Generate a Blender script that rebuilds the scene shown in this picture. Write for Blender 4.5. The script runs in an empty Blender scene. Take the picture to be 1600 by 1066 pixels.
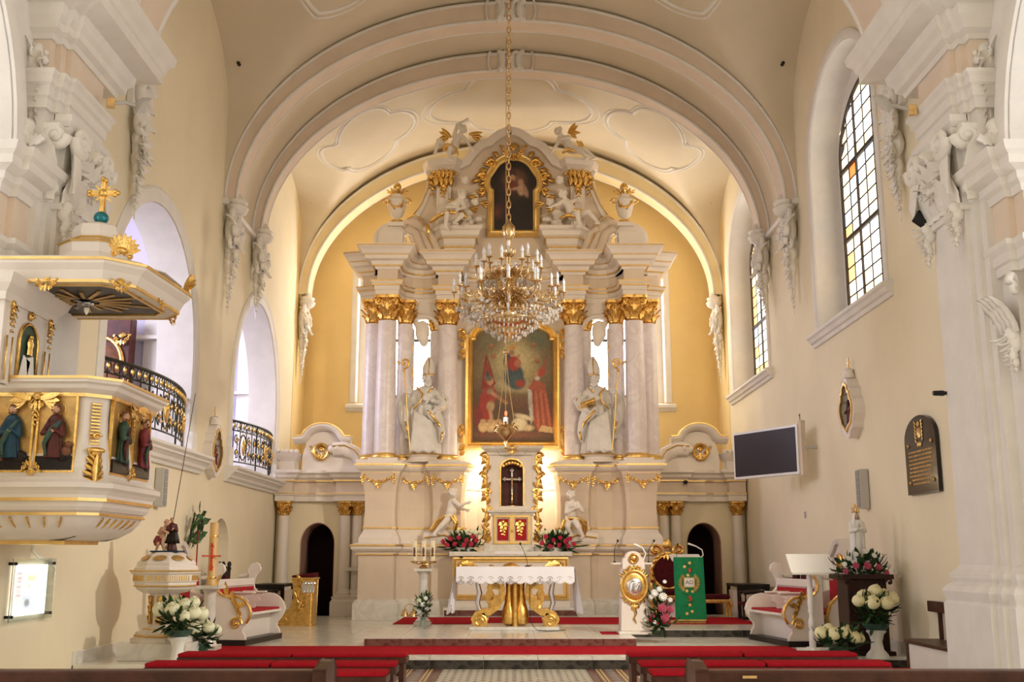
import bpy, math, random
from mathutils import Vector, Matrix, geometry, noise
PI = math.pi; TAU = 2*PI
sin, cos, sqrt = math.sin, math.cos, math.sqrt
S = bpy.context.scene
COL = S.collection
random.seed(7)

# ------------------------------------------------------------------ camera
cam = bpy.data.cameras.new('camera'); camo = bpy.data.objects.new('camera', cam); COL.objects.link(camo)
cam.sensor_width = 36.0; cam.lens = 36.0*1680/1600; cam.shift_x = 0.00125
camo.location = (0, 0, 1.55); camo.rotation_euler = (PI/2 + math.atan(337/1680), 0, 0)
cam.clip_end = 200
S.camera = camo

# ------------------------------------------------------------------ world, exposure
S.view_settings.view_transform = 'Standard'
S.view_settings.look = 'None'
S.view_settings.gamma = 1.0
S.view_settings.use_curve_mapping = False
S.view_settings.exposure = 0.84
W = bpy.data.worlds.new('world'); S.world = W; W.use_nodes = True
W.node_tree.nodes['Background'].inputs[0].default_value = (1.0, 0.975, 0.96, 1)
W.node_tree.nodes['Background'].inputs[1].default_value = 1.2

def area(name, loc, target, size, size_y, power, col):
    l = bpy.data.lights.new(name, 'AREA'); l.shape = 'RECTANGLE'; l.size = size; l.size_y = size_y
    l.energy = power; l.color = col
    o = bpy.data.objects.new(name, l); COL.objects.link(o); o.location = loc
    d = Vector(target) - Vector(loc); o.rotation_euler = d.to_track_quat('-Z', 'Y').to_euler()
    return o
def spot(name, loc, target, power, col, angle=60, blend=.6, r=.12):
    l = bpy.data.lights.new(name, 'SPOT'); l.energy = power; l.color = col; l.spot_size = math.radians(angle); l.spot_blend = blend; l.shadow_soft_size = r
    o = bpy.data.objects.new(name, l); COL.objects.link(o); o.location = loc
    d = Vector(target) - Vector(loc); o.rotation_euler = d.to_track_quat('-Z', 'Y').to_euler()
    return o
def point(name, loc, power, col, r=.06):
    l = bpy.data.lights.new(name, 'POINT'); l.energy = power; l.color = col; l.shadow_soft_size = r
    o = bpy.data.objects.new(name, l); COL.objects.link(o); o.location = loc; return o
# daylight of the gallery windows (behind the left wall) and of the chancel windows on the right
area('gallery_window_light', (-9.3, 16.5, 6.2), (-6, 17.5, 5.0), 2.0, 3.0, 170, (.80, .80, 1.0))
area('gallery_window_light', (-9.3, 24.2, 6.2), (-6, 24.0, 5.0), 2.0, 3.0, 170, (.80, .80, 1.0))
# floodlights mounted on the two piers, aimed at the high altar
spot('floodlight_lamp', (-4.75, 13.15, 7.25), (-.5, 26, 6.0), 560, (1, .80, .56), 55)
spot('floodlight_lamp', (4.85, 13.15, 7.15), (.5, 26, 6.0), 560, (1, .80, .56), 55)
spot('floodlight_lamp', (4.95, 13.1, 5.6), (-2.6, 19, .6), 1000, (1, .91, .78), 95, .9)
# warm lamps on the back of the retable that wash the apse
for sx in (-1, 1):
    point('apse_wash_lamp', (sx*3.3, 27.2, 8.95), 24, (1, .70, .32))
    point('tabernacle_lamp', (sx*.62, 25.72, 3.45), 20, (1, .80, .52), .05)

# ------------------------------------------------------------------ materials
def mat(name, col, rough=.6, metal=0., var=.0, vscale=3., bump=0., bscale=20., col2=None, emit=0., coat=0., sub=0., spec=None):
    m = bpy.data.materials.new(name); m.use_nodes = True
    nt = m.node_tree; b = nt.nodes['Principled BSDF']
    b.inputs['Base Color'].default_value = (*col, 1); b.inputs['Roughness'].default_value = rough; b.inputs['Metallic'].default_value = metal
    if spec is not None: b.inputs['Specular IOR Level'].default_value = spec
    if coat: b.inputs['Coat Weight'].default_value = coat; b.inputs['Coat Roughness'].default_value = .12
    if sub: b.inputs['Subsurface Weight'].default_value = sub; b.inputs['Subsurface Scale'].default_value = .03
    if emit:
        b.inputs['Emission Color'].default_value = (*col, 1); b.inputs['Emission Strength'].default_value = emit
    if var or col2 or bump:
        tc = nt.nodes.new('ShaderNodeTexCoord')
    if var or col2:
        n = nt.nodes.new('ShaderNodeTexNoise'); n.inputs['Scale'].default_value = vscale; n.inputs['Detail'].default_value = 6; n.inputs['Roughness'].default_value = .6
        nt.links.new(tc.outputs['Object'], n.inputs['Vector'])
        r = nt.nodes.new('ShaderNodeValToRGB')
        c2 = col2 if col2 else tuple(c*(1-var) for c in col); c1 = col if col2 else tuple(min(1, c*(1+var*.5)) for c in col)
        r.color_ramp.elements[0].color = (*c2, 1); r.color_ramp.elements[1].color = (*c1, 1)
        r.color_ramp.elements[0].position = .36; r.color_ramp.elements[1].position = .64
        nt.links.new(n.outputs['Fac'], r.inputs['Fac']); nt.links.new(r.outputs['Color'], b.inputs['Base Color'])
    if bump:
        n2 = nt.nodes.new('ShaderNodeTexNoise'); n2.inputs['Scale'].default_value = bscale; n2.inputs['Detail'].default_value = 4
        nt.links.new(tc.outputs['Object'], n2.inputs['Vector'])
        bp = nt.nodes.new('ShaderNodeBump'); bp.inputs['Strength'].default_value = bump; bp.inputs['Distance'].default_value = .02
        nt.links.new(n2.outputs['Fac'], bp.inputs['Height']); nt.links.new(bp.outputs['Normal'], b.inputs['Normal'])
    return m
def vcol_mat(name, rough=.5, coat=0., emit=0.):
    m = bpy.data.materials.new(name); m.use_nodes = True; nt = m.node_tree; b = nt.nodes['Principled BSDF']
    a = nt.nodes.new('ShaderNodeVertexColor'); a.layer_name = 'Col'
    nt.links.new(a.outputs['Color'], b.inputs['Base Color']); b.inputs['Roughness'].default_value = rough
    if coat: b.inputs['Coat Weight'].default_value = coat
    if emit:
        nt.links.new(a.outputs['Color'], b.inputs['Emission Color']); b.inputs['Emission Strength'].default_value = emit
    return m
def marble(name, base, vein, scale=1.5, rough=.3, amount=.5, coat=0., spec=.5):
    m = bpy.data.materials.new(name); m.use_nodes = True; nt = m.node_tree; b = nt.nodes['Principled BSDF']
    tc = nt.nodes.new('ShaderNodeTexCoord'); n = nt.nodes.new('ShaderNodeTexNoise')
    n.inputs['Scale'].default_value = scale; n.inputs['Detail'].default_value = 9; n.inputs['Distortion'].default_value = 1.4
    r = nt.nodes.new('ShaderNodeValToRGB'); e = r.color_ramp.elements
    e[0].position = .40; e[0].color = (*base, 1); e[1].position = .62; e[1].color = (*base, 1)
    k = e.new(.5); k.color = (*[base[i]*(1-amount)+vein[i]*amount for i in range(3)], 1)
    nt.links.new(tc.outputs['Object'], n.inputs['Vector']); nt.links.new(n.outputs['Fac'], r.inputs['Fac']); nt.links.new(r.outputs['Color'], b.inputs['Base Color'])
    b.inputs['Roughness'].default_value = rough; b.inputs['Specular IOR Level'].default_value = spec
    if coat: b.inputs['Coat Weight'].default_value = coat
    return m
M = {}
M['wall'] = mat('pale_yellow_wall_paint', (.84, .74, .54), .85, var=.05, vscale=.6, bump=.08, bscale=9)
M['apse'] = mat('apse_wall_lamplit_yellow', (.80, .60, .27), .85, var=.05, vscale=.6, bump=.08, bscale=9)  # wall paint with the warm apse lamplight mixed into its colour
M['vault'] = mat('vault_beige_paint', (.70, .61, .46), .85, var=.06, vscale=.5)
M['rib'] = mat('rib_pink_beige_paint', (.76, .63, .51), .8, var=.06, vscale=1.2)
M['white'] = mat('white_stucco', (.78, .74, .69), .7, var=.05, vscale=2.5)
M['apserib'] = mat('apse_rib_yellow_paint', (.82, .68, .40), .8, var=.05, vscale=1.2)
M['stucco'] = mat('white_stucco_relief', (.80, .76, .70), .7, var=.07, vscale=5)
M['galwall'] = mat('gallery_lilac_wall', (.66, .62, .76), .85)
M['frieze'] = mat('dusty_pink_frieze_paint', (.62, .52, .46), .75, var=.05, vscale=1.5)
M['altar'] = mat('altar_cream_paint', (.72, .60, .48), .55, var=.05, vscale=1.5)
M['altarw'] = mat('altar_white_paint', (.79, .72, .65), .5, var=.04, vscale=2.)
M['col'] = marble('lilac_grey_painted_marble', (.76, .70, .70), (.60, .52, .54), 2.2, .35, .5)
M['gold'] = mat('gold_leaf', (.85, .55, .17), .27, 1., var=.22, vscale=14, bump=.25, bscale=60)
M['goldp'] = mat('gilded_moulding', (.80, .55, .20), .38, .9, var=.12, vscale=6)
M['goldm'] = mat('matt_gold_ground', (.56, .35, .12), .42, .7, var=.25, vscale=8)
M['silver'] = mat('silver_leaf', (.78, .78, .80), .28, 1., var=.1, vscale=10)
M['statue'] = mat('white_polished_statue', (.68, .66, .63), .38, var=.1, vscale=4)
M['putto'] = mat('white_putto', (.80, .74, .67), .45, var=.06, vscale=5)
M['marw'] = marble('white_marble', (.78, .75, .68), (.55, .52, .46), 1.8, .22, .5, .3)
M['marfloor'] = marble('cream_marble_floor', (.80, .77, .68), (.60, .57, .48), 1.1, .24, .5, .3)
M['marstep'] = marble('brown_red_marble', (.13, .045, .035), (.26, .14, .11), 2.5, .3, .6, 0, .2)
M['marblack'] = marble('black_green_marble', (.028, .026, .022), (.13, .11, .09), 2.0, .3, .5, 0, .2)
M['carpet'] = mat('red_carpet', (.38, .012, .020), .95, var=.12, vscale=30, bump=.3, bscale=300, spec=0.05)
M['redvelvet'] = mat('red_velvet', (.42, .025, .03), .85, var=.15, vscale=12, spec=0.1)
M['darkvelvet'] = mat('dark_red_velvet', (.09, .012, .016), .8, var=.2, vscale=12, spec=0.08)
M['wood'] = mat('dark_brown_wood', (.075, .028, .017), .38, var=.4, vscale=5, bump=.1, bscale=40, spec=0.25)
M['pedwood'] = mat('very_dark_brown_wood', (.035, .014, .010), .4, var=.3, vscale=6, spec=.2)
M['blackwood'] = mat('black_stained_wood', (.022, .015, .013), .35, var=.3, vscale=6, spec=0.2)
M['iron'] = mat('black_green_iron', (.035, .04, .03), .45, .6)
M['dark'] = mat('doorway_shade_black', (.02, .010, .012), .7, spec=0)  # near-black that stands for shade in the portal doorways
M['doorjamb'] = mat('reddish_door_jamb', (.42, .24, .19), .8, var=.06)
M['wcloth'] = mat('white_altar_linen', (.90, .88, .91), .85)
M['lace'] = mat('lace_openwork', (.42, .37, .36), .9)
M['green'] = mat('green_liturgical_cloth', (.02, .22, .085), .8, var=.1, vscale=20, spec=0.1)
M['leaf'] = mat('dark_green_foliage', (.025, .06, .018), .55, var=.4, vscale=9, spec=0.2)
M['leaf2'] = mat('mid_green_foliage', (.06, .13, .04), .5, var=.4, vscale=9, spec=0.25)
M['mum'] = mat('cream_yellow_chrysanthemum', (.86, .80, .48), .8, var=.1, vscale=20)
M['mumw'] = mat('pale_chrysanthemum', (.84, .84, .60), .8, var=.1, vscale=20)
M['rose'] = mat('crimson_gerbera', (.62, .03, .09), .6, var=.3, vscale=30)
M['pink'] = mat('pink_rose', (.55, .09, .16), .6, var=.3, vscale=30)
M['whitefl'] = mat('white_flower', (.85, .85, .80), .7)
M['ceram'] = mat('white_ceramic', (.82, .80, .76), .3)
M['wax'] = mat('ivory_wax', (.82, .72, .46), .45, sub=.2)
M['waxg'] = mat('honey_wax', (.66, .42, .16), .45)
M['redw'] = mat('red_wax_relief', (.70, .06, .04), .5)
M['brass'] = mat('polished_brass', (.74, .52, .26), .22, 1., var=.2, vscale=12)
M['crystal'] = mat('cut_crystal', (.80, .76, .72), .08, 0., spec=1.); M['crystal'].node_tree.nodes['Principled BSDF'].inputs['Transmission Weight'].default_value = .55
M['candle'] = mat('white_candle_sleeve', (.78, .74, .68), .5)
M['bulb'] = mat('frosted_bulb', (.76, .78, .86), .25)
M['skin'] = mat('painted_skin', (.55, .32, .20), .6, var=.1, vscale=10)
M['pblue'] = mat('painted_blue_robe', (.012, .05, .085), .45, var=.3, vscale=6, spec=0.3)
M['pred'] = mat('painted_dark_red_robe', (.085, .018, .015), .45, var=.3, vscale=6, spec=0.3)
M['pgreen'] = mat('painted_green_robe', (.04, .085, .06), .45, var=.3, vscale=6, spec=0.3)
M['pcrim'] = mat('painted_crimson_robe', (.22, .03, .04), .45, var=.3, vscale=6, spec=0.3)
M['pwhite'] = mat('painted_white_robe', (.80, .79, .75), .5, var=.06, vscale=8)
M['brown'] = mat('painted_brown_robe', (.20, .08, .04), .5, var=.3, vscale=8, spec=0.3)
M['teal'] = mat('teal_lacquer_ball', (.02, .20, .24), .18, .4)
M['grey'] = mat('light_grey_metal', (.50, .48, .44), .5)
M['greyd'] = mat('grey_speaker_grille', (.33, .32, .30), .6, bump=.5, bscale=400)
M['black'] = mat('black_plastic', (.015, .015, .015), .45, spec=0.25)
M['lampglass'] = mat('lamp_reflector', (.9, .85, .75), .2, .6)
M['screen'] = mat('dark_display_face', (.035, .022, .018), .32, var=.2, vscale=30, spec=0.15)
M['granite'] = mat('polished_black_granite', (.022, .018, .016), .12, var=.3, vscale=40, spec=0.35)
M['glassclear'] = mat('clear_glass_panel', (.8, .9, .86), .05); M['glassclear'].node_tree.nodes['Principled BSDF'].inputs['Transmission Weight'].default_value = .92
M['lead'] = mat('dark_window_bar', (.045, .03, .022), .6)
def pane_mat(name, col, e): return mat(name, col, .3, emit=e)
M['pane_w'] = pane_mat('daylit_white_pane', (1., .96, .90), 1.5)
M['pane_a'] = pane_mat('daylit_amber_pane', (1., .62, .24), .9)
M['pane_y'] = pane_mat('daylit_pale_yellow_pane', (1., .84, .55), 1.15)
M['pane_b'] = pane_mat('daylit_bluish_pane', (.70, .82, 1.), 1.0)
M['pane_r'] = pane_mat('daylit_red_pane', (1., .26, .06), .8)
M['pane_apse'] = pane_mat('daylit_apse_pane', (1., .98, .95), 6.0)
M['poster'] = vcol_mat('backlit_poster_print', .4, emit=1.1)
M['paint'] = vcol_mat('oil_painting_print', .55)
M['emit_lamp'] = pane_mat('lamp_bulb_glow', (1., .82, .55), 14.)
M['redglow'] = pane_mat('red_lamp_flame', (1., .10, .04), 3.)

# ------------------------------------------------------------------ mesh builder
class MB:
    def __init__(s): s.v = []; s.f = []
    def add(s, vs, fs, T=None):
        o = len(s.v)
        s.v += [tuple(T @ Vector(p)) for p in vs] if T is not None else [tuple(p) for p in vs]
        s.f += [tuple(i+o for i in f) for f in fs]; return s
    def box(s, x0, x1, y0, y1, z0, z1, T=None):
        return s.add([(x0,y0,z0),(x1,y0,z0),(x1,y1,z0),(x0,y1,z0),(x0,y0,z1),(x1,y0,z1),(x1,y1,z1),(x0,y1,z1)],
              [(3,2,1,0),(4,5,6,7),(0,1,5,4),(1,2,6,5),(2,3,7,6),(3,0,4,7)], T)
    def lathe(s, prof, n=20, c=(0,0,0), sx=1, sy=1, mod=None, T=None, a0=0, cap=True):
        vs = []; fs = []
        for k, (r, z) in enumerate(prof):
            for i in range(n):
                a = a0 + TAU*i/n; rr = r*(mod(a, k/(len(prof)-1)) if mod else 1)
                vs.append((c[0]+cos(a)*rr*sx, c[1]+sin(a)*rr*sy, c[2]+z))
        m = len(prof)
        for k in range(m-1):
            for i in range(n):
                j = (i+1) % n; fs.append((k*n+i, k*n+j, (k+1)*n+j, (k+1)*n+i))
        if cap: fs.append(tuple(range(n-1,-1,-1))); fs.append(tuple((m-1)*n+i for i in range(n)))
        return s.add(vs, fs, T)
    def tube(s, pts, r, n=8, T=None, closed=False, flat=1.):
        P = [Vector(p) for p in pts]; m = len(P)
        R = [r]*m if not isinstance(r, (list, tuple)) else r
        vs = []; fs = []; prev = None
        for i, p in enumerate(P):
            if closed: t = P[(i+1) % m]-P[i-1]
            else: t = P[min(i+1, m-1)]-P[max(i-1, 0)]
            if t.length < 1e-9: t = Vector((0,0,1))
            t.normalize()
            if prev is None:
                a = Vector((0,0,1)) if abs(t.z) < .9 else Vector((1,0,0)); u = t.cross(a).normalized()
            else:
                u = prev - t*prev.dot(t)
                u = u.normalized() if u.length > 1e-6 else t.orthogonal().normalized()
            prev = u; w = t.cross(u)
            for k in range(n):
                a = TAU*k/n; vs.append(p + u*(cos(a)*R[i]) + w*(sin(a)*R[i]*flat))
        for i in range(m if closed else m-1):
            i2 = (i+1) % m
            for k in range(n):
                j = (k+1) % n; fs.append((i*n+k, i*n+j, i2*n+j, i2*n+k))
        if not closed: fs.append(tuple(range(n-1,-1,-1))); fs.append(tuple((m-1)*n+k for k in range(n)))
        return s.add(vs, fs, T)
    def ell(s, c, r, nu=12, nv=8, T=None, R=None):
        if not isinstance(r, (tuple, list)): r = (r, r, r)
        vs = []; fs = []; c = Vector(c)
        for j in range(1, nv):
            b = PI*j/nv - PI/2
            for i in range(nu):
                a = TAU*i/nu; p = Vector((cos(a)*cos(b)*r[0], sin(a)*cos(b)*r[1], sin(b)*r[2]))
                if R is not None: p = R @ p
                vs.append(c+p)
        bt = Vector((0,0,-r[2])); tp = Vector((0,0,r[2]))
        if R is not None: bt = R @ bt; tp = R @ tp
        vs.append(c+bt); vs.append(c+tp); B = len(vs)-2; Tt = len(vs)-1
        for j in range(nv-2):
            for i in range(nu):
                k = (i+1) % nu; fs.append((j*nu+i, j*nu+k, (j+1)*nu+k, (j+1)*nu+i))
        for i in range(nu):
            k = (i+1) % nu; fs.append((B, k, i)); fs.append((Tt, (nv-2)*nu+i, (nv-2)*nu+k))
        return s.add(vs, fs, T)
    def limb(s, a, b, ra, rb, n=10):
        a = Vector(a); b = Vector(b); d = (b-a); L = d.length
        if L < 1e-6: return s.ell(a, ra)
        d.normalize(); pts = []; rr = []
        for t in (-.95, -.7, -.35, 0): pts.append(a + d*ra*t); rr.append(ra*sqrt(max(0, 1-t*t)))
        for t in (0, .35, .7, .95): pts.append(b + d*rb*t); rr.append(rb*sqrt(max(0, 1-t*t)))
        return s.tube(pts, rr, n)
    def sweep(s, path, prof, closed=False, fmap=None, side=1):
        """profile (offset, height) carried along a plan path with mitred corners; offset to the right of the path"""
        P = [Vector((p[0], p[1])) for p in path]; n = len(P); k = len(prof); vs = []; fs = []
        for i in range(n):
            if closed: d0 = P[i]-P[i-1]; d1 = P[(i+1) % n]-P[i]
            else:
                d0 = P[i]-P[i-1] if i > 0 else P[1]-P[0]; d1 = P[i+1]-P[i] if i < n-1 else P[n-1]-P[n-2]
            d0.normalize(); d1.normalize()
            n0 = Vector((d0.y, -d0.x)); n1 = Vector((d1.y, -d1.x)); m = n0+n1
            if m.length < 1e-4: m = n0.copy()
            m.normalize(); q = max(.35, m.dot(n1)); m = m/q*side
            for (o, z) in prof:
                p = (P[i].x+m.x*o, P[i].y+m.y*o, z); vs.append(fmap(p) if fmap else p)
        for i in range(n if closed else n-1):
            i2 = (i+1) % n
            for j in range(k):
                j2 = (j+1) % k; fs.append((i*k+j, i2*k+j, i2*k+j2, i*k+j2))
        if not closed: fs.append(tuple(range(k))); fs.append(tuple((n-1)*k+j for j in range(k-1,-1,-1)))
        return s.add(vs, fs)
    def plate(s, outer, holes, d0, d1, fmap):
        """flat plate with holes in (u,w), from depth d0 to d1"""
        loops = [outer]+list(holes); tri = geometry.tessellate_polygon([[Vector((p[0], p[1], 0)) for p in l] for l in loops])
        flat = [p for l in loops for p in l]; N = len(flat)
        vs = [fmap((p[0], p[1], d0)) for p in flat]+[fmap((p[0], p[1], d1)) for p in flat]
        fs = [tuple(t) for t in tri]+[tuple(i+N for i in reversed(t)) for t in tri]; o = 0
        for l in loops:
            m = len(l)
            for i in range(m): j = (i+1) % m; fs.append((o+i, o+j, o+j+N, o+i+N))
            o += m
        return s.add(vs, fs)
    def leaf(s, p0, d, up, L, Wd, curl=.3, n=6, lobes=3, thick=.12):
        p0 = Vector(p0); d = Vector(d).normalized(); up = Vector(up); up = (up-d*up.dot(d))
        up = up.normalized() if up.length > 1e-6 else d.orthogonal().normalized()
        sd = d.cross(up); vs = []; fs = []
        for i in range(n+1):
            t = i/n; a = curl*t*1.6
            p = p0 + d*(L*(sin(a)/a if abs(a) > 1e-3 else 1)*t) + up*(L*t*(1-cos(a))/(a if abs(a) > 1e-3 else 1))
            w = Wd*.5*(sin(PI*min(1, .12+t*.88))**.7)*(1+.22*cos(TAU*lobes*t)) if i < n else Wd*.04
            up2 = up*cos(a)-d*sin(a)
            vs += [p-sd*w+up2*w*.25, p+up2*Wd*thick*(1-t*.7), p+sd*w+up2*w*.25, p-up2*Wd*thick*.6]
        for i in range(n):
            for k in range(4): j = (k+1) % 4; fs.append((i*4+k, i*4+j, i*4+4+j, i*4+4+k))
        fs.append((3,2,1,0)); fs.append(tuple(n*4+k for k in range(4)))
        return s.add(vs, fs)
    def volute(s, c, U, V, r0, turns=1.6, rad=.02, start=0., n=6, seg=22, r1=.12):
        c = Vector(c); U = Vector(U); V = Vector(V); pts = []; rr = []
        for i in range(seg+1):
            t = i/seg; a = start+TAU*turns*t; r = r0*(1-t*(1-r1)); pts.append(c+U*(cos(a)*r)+V*(sin(a)*r)); rr.append(rad*(1-.55*t))
        s.tube(pts, rr, n); s.ell(c, rad*1.1, 6, 4); return s
    def xf(s, T): s.v = [tuple(T @ Vector(p)) for p in s.v]; return s
    def mirror(s):
        s.v = [(-p[0], p[1], p[2]) for p in s.v]; s.f = [tuple(reversed(f)) for f in s.f]; return s
    def mesh(s, name):
        me = bpy.data.meshes.new(name); me.from_pydata(s.v, [], s.f); return me
    def build(s, name, m, parent=None, smooth=False, bev=0., loc=None, auto=True):
        me = s.mesh(name)
        if m: me.materials.append(M[m] if isinstance(m, str) else m)
        o = bpy.data.objects.new(name, me); COL.objects.link(o)
        if parent is not None: o.parent = parent
        if loc is not None: o.location = loc
        if smooth:
            me.shade_smooth()
            if smooth != 'full': me.set_sharp_from_angle(angle=math.radians(50))
        if bev:
            b = o.modifiers.new('bevel', 'BEVEL'); b.width = bev; b.segments = 2; b.limit_method = 'ANGLE'; b.angle_limit = .7
        return o
    def rebuild(s, name, m, parent=None, voxel=.03, smooth_it=2, loc=None):
        """fuse overlapping volumes into one continuous surface"""
        me = s.mesh(name+'_tmp'); o = bpy.data.objects.new('tmp_'+name, me); COL.objects.link(o)
        r = o.modifiers.new('r', 'REMESH'); r.mode = 'VOXEL'; r.voxel_size = voxel; r.use_smooth_shade = True
        if smooth_it:
            q = o.modifiers.new('s', 'SMOOTH'); q.iterations = smooth_it; q.factor = .5
        dg = bpy.context.evaluated_depsgraph_get(); nm = bpy.data.meshes.new_from_object(o.evaluated_get(dg))
        nm.name = name; nm.materials.clear(); nm.materials.append(M[m] if isinstance(m, str) else m); nm.shade_smooth()
        bpy.data.objects.remove(o); bpy.data.meshes.remove(me)
        o = bpy.data.objects.new(name, nm); COL.objects.link(o)
        if parent is not None: o.parent = parent
        if loc is not None: o.location = loc
        return o

def tag(o, label=None, cat=None, group=None, kind=None):
    if label: o['label'] = label
    if cat: o['category'] = cat
    if group: o['group'] = group
    if kind: o['kind'] = kind
    return o
def thing(name, label, cat, loc=(0,0,0), rz=0, group=None):
    o = bpy.data.objects.new(name, None); COL.objects.link(o); o.location = loc; o.rotation_euler = (0,0,rz); o.empty_display_size = .1
    return tag(o, label, cat, group)
def struct(name, mb, m, parent=None, smooth=False, bev=0.):
    o = mb.build(name, m, parent, smooth, bev)
    if parent is None: o['kind'] = 'structure'
    return o
def copy_tree(o, parent=None):
    c = o.copy(); COL.objects.link(c); c.parent = parent
    for ch in list(o.children): copy_tree(ch, c)
    return c
def share(me_obj, name, parent, T=None, loc=None, rot=None, scale=None):
    """another object on the same mesh data"""
    c = bpy.data.objects.new(name, me_obj.data); COL.objects.link(c); c.parent = parent
    if T is not None: c.matrix_local = T
    if loc is not None: c.location = loc
    if rot is not None: c.rotation_euler = rot
    if scale is not None: c.scale = scale if isinstance(scale, (tuple, list)) else (scale,)*3
    return c
def frame(o, U, V, N):
    U = Vector(U); V = Vector(V); N = Vector(N)
    return Matrix(((U.x,V.x,N.x,o[0]),(U.y,V.y,N.y,o[1]),(U.z,V.z,N.z,o[2]),(0,0,0,1)))
def arc(cx, cy, rx, ry, a0, a1, n): return [(cx+rx*cos(a0+(a1-a0)*i/n), cy+ry*sin(a0+(a1-a0)*i/n)) for i in range(n+1)]
def arch_loop(u0, u1, w0, ws, rise, n=20):
    c = (u0+u1)/2; a = (u1-u0)/2
    return [(u0, w0)]+[(c-a*cos(PI*i/n), ws+rise*sin(PI*i/n)) for i in range(n+1)]+[(u1, w0)]
def lerp(a, b, t): return a+(b-a)*t
# ornament pieces in a local frame: U right, V up, N towards the viewer
def cartouche(mb, s=1., seed=0, dense=1.):
    """symmetrical rocaille: scrolls, leaves and a central shell (in xz, facing -y)"""
    rnd = random.Random(seed); N = Vector((0,-1,0))
    for i in range(-3, 4):
        a = PI/2+i*.33; mb.leaf((0,-.02*s,.02*s), (cos(a),0,sin(a)), N, .42*s*(1-.05*abs(i)), .13*s, -.5, 5, 1, .3)
    mb.ell((0,-.05*s,.02*s), (.09*s,.06*s,.09*s), 8, 6)
    for sx in (-1, 1):
        mb.volute((sx*.34*s,-.03*s,-.06*s), (sx*1,0,0), (0,0,1), .15*s, 1.5, .045*s, PI, 5, 14)
        mb.volute((sx*.22*s,-.03*s,-.28*s), (-sx*1,0,0), (0,0,-1), .11*s, 1.4, .038*s, 0, 5, 12)
        mb.leaf((sx*.4*s,-.02*s,.02*s), (sx*.6,0,.8), N, .3*s, .12*s, -.4, 5, 2, .3)
        mb.leaf((sx*.12*s,-.02*s,-.2*s), (sx*.3,0,-1), N, .34*s, .12*s, .4, 5, 2, .3)
        for k in range(int(3*dense)): mb.ell((sx*rnd.uniform(.08,.42)*s, -.03*s, rnd.uniform(-.35,.2)*s), rnd.uniform(.03,.06)*s, 6, 4)
    mb.leaf((0,-.02*s,-.12*s), (0,0,-1), N, .45*s, .14*s, .3, 6, 3, .3)
    return mb
def leafdrop(mb, p, L, w, seed=0, N=(0,-1,0)):
    """broad tapering stucco pendant: overlapping leaves, shells and berries"""
    rnd = random.Random(seed); p = Vector(p); n = max(5, int(L/(w*.30)))
    for i in range(n):
        t = i/n; q = w*(1-.85*t)*(1+.15*sin(i*2.1)); c = p+Vector((.12*q*sin(i*1.7), 0, -L*t))
        mb.ell(c, (q*.42, q*.34, q*.5), 8, 6)
        for k in range(4):
            a = -PI/2+(k-1.5)*.75+rnd.uniform(-.25,.25); mb.leaf(c+Vector(N)*q*.2, (cos(a), 0, sin(a)), N, q*rnd.uniform(.75,1.0), q*.42, .45, 5, 2, .3)
        mb.ell(c+Vector((rnd.uniform(-.3,.3)*q,0,0))+Vector(N)*q*.36, q*.16, 6, 4)
    mb.leaf(p+Vector((0,0,-L*.92)), (.1,0,-1), N, w*.6, w*.16, .1, 5, 2, .3)
    return mb
def garland(mb, a, b, sag, r, seed=0, n=16, N=(0,-1,0)):
    rnd = random.Random(seed); a = Vector(a); b = Vector(b); N = Vector(N)
    for i in range(n+1):
        t = i/n; p = a.lerp(b, t)+Vector((0,0,-sag*4*t*(1-t)))
        q = r*(1.2-1.0*abs(t-.5))
        mb.ell(p+N*.02, (q, q*.7, q*.8), 6, 4)
        for k in range(2):
            an = rnd.uniform(0, TAU); mb.leaf(p, (cos(an), 0, sin(an)), N, r*2.6, r*1.1, .3, 3, 1, .25)
    return mb
def drop(mb, p, L, r, seed=0, N=(0,-1,0)):
    rnd = random.Random(seed); p = Vector(p); n = max(4, int(L/(r*1.4)))
    for i in range(n):
        t = i/n; q = r*(1-.75*t); c = p+Vector((rnd.uniform(-.3,.3)*q, 0, -L*t)); mb.ell(c, (q*.8, q*.6, q*.9), 6, 4)
        for sx in (-1, 1): mb.leaf(c, (sx*.8, 0, -.7+rnd.uniform(-.4,.6)), N, q*2.1, q*1.1, .4, 4, 2, .25)
    return mb
# ================================================================== the setting
HW = 5.7
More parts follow.
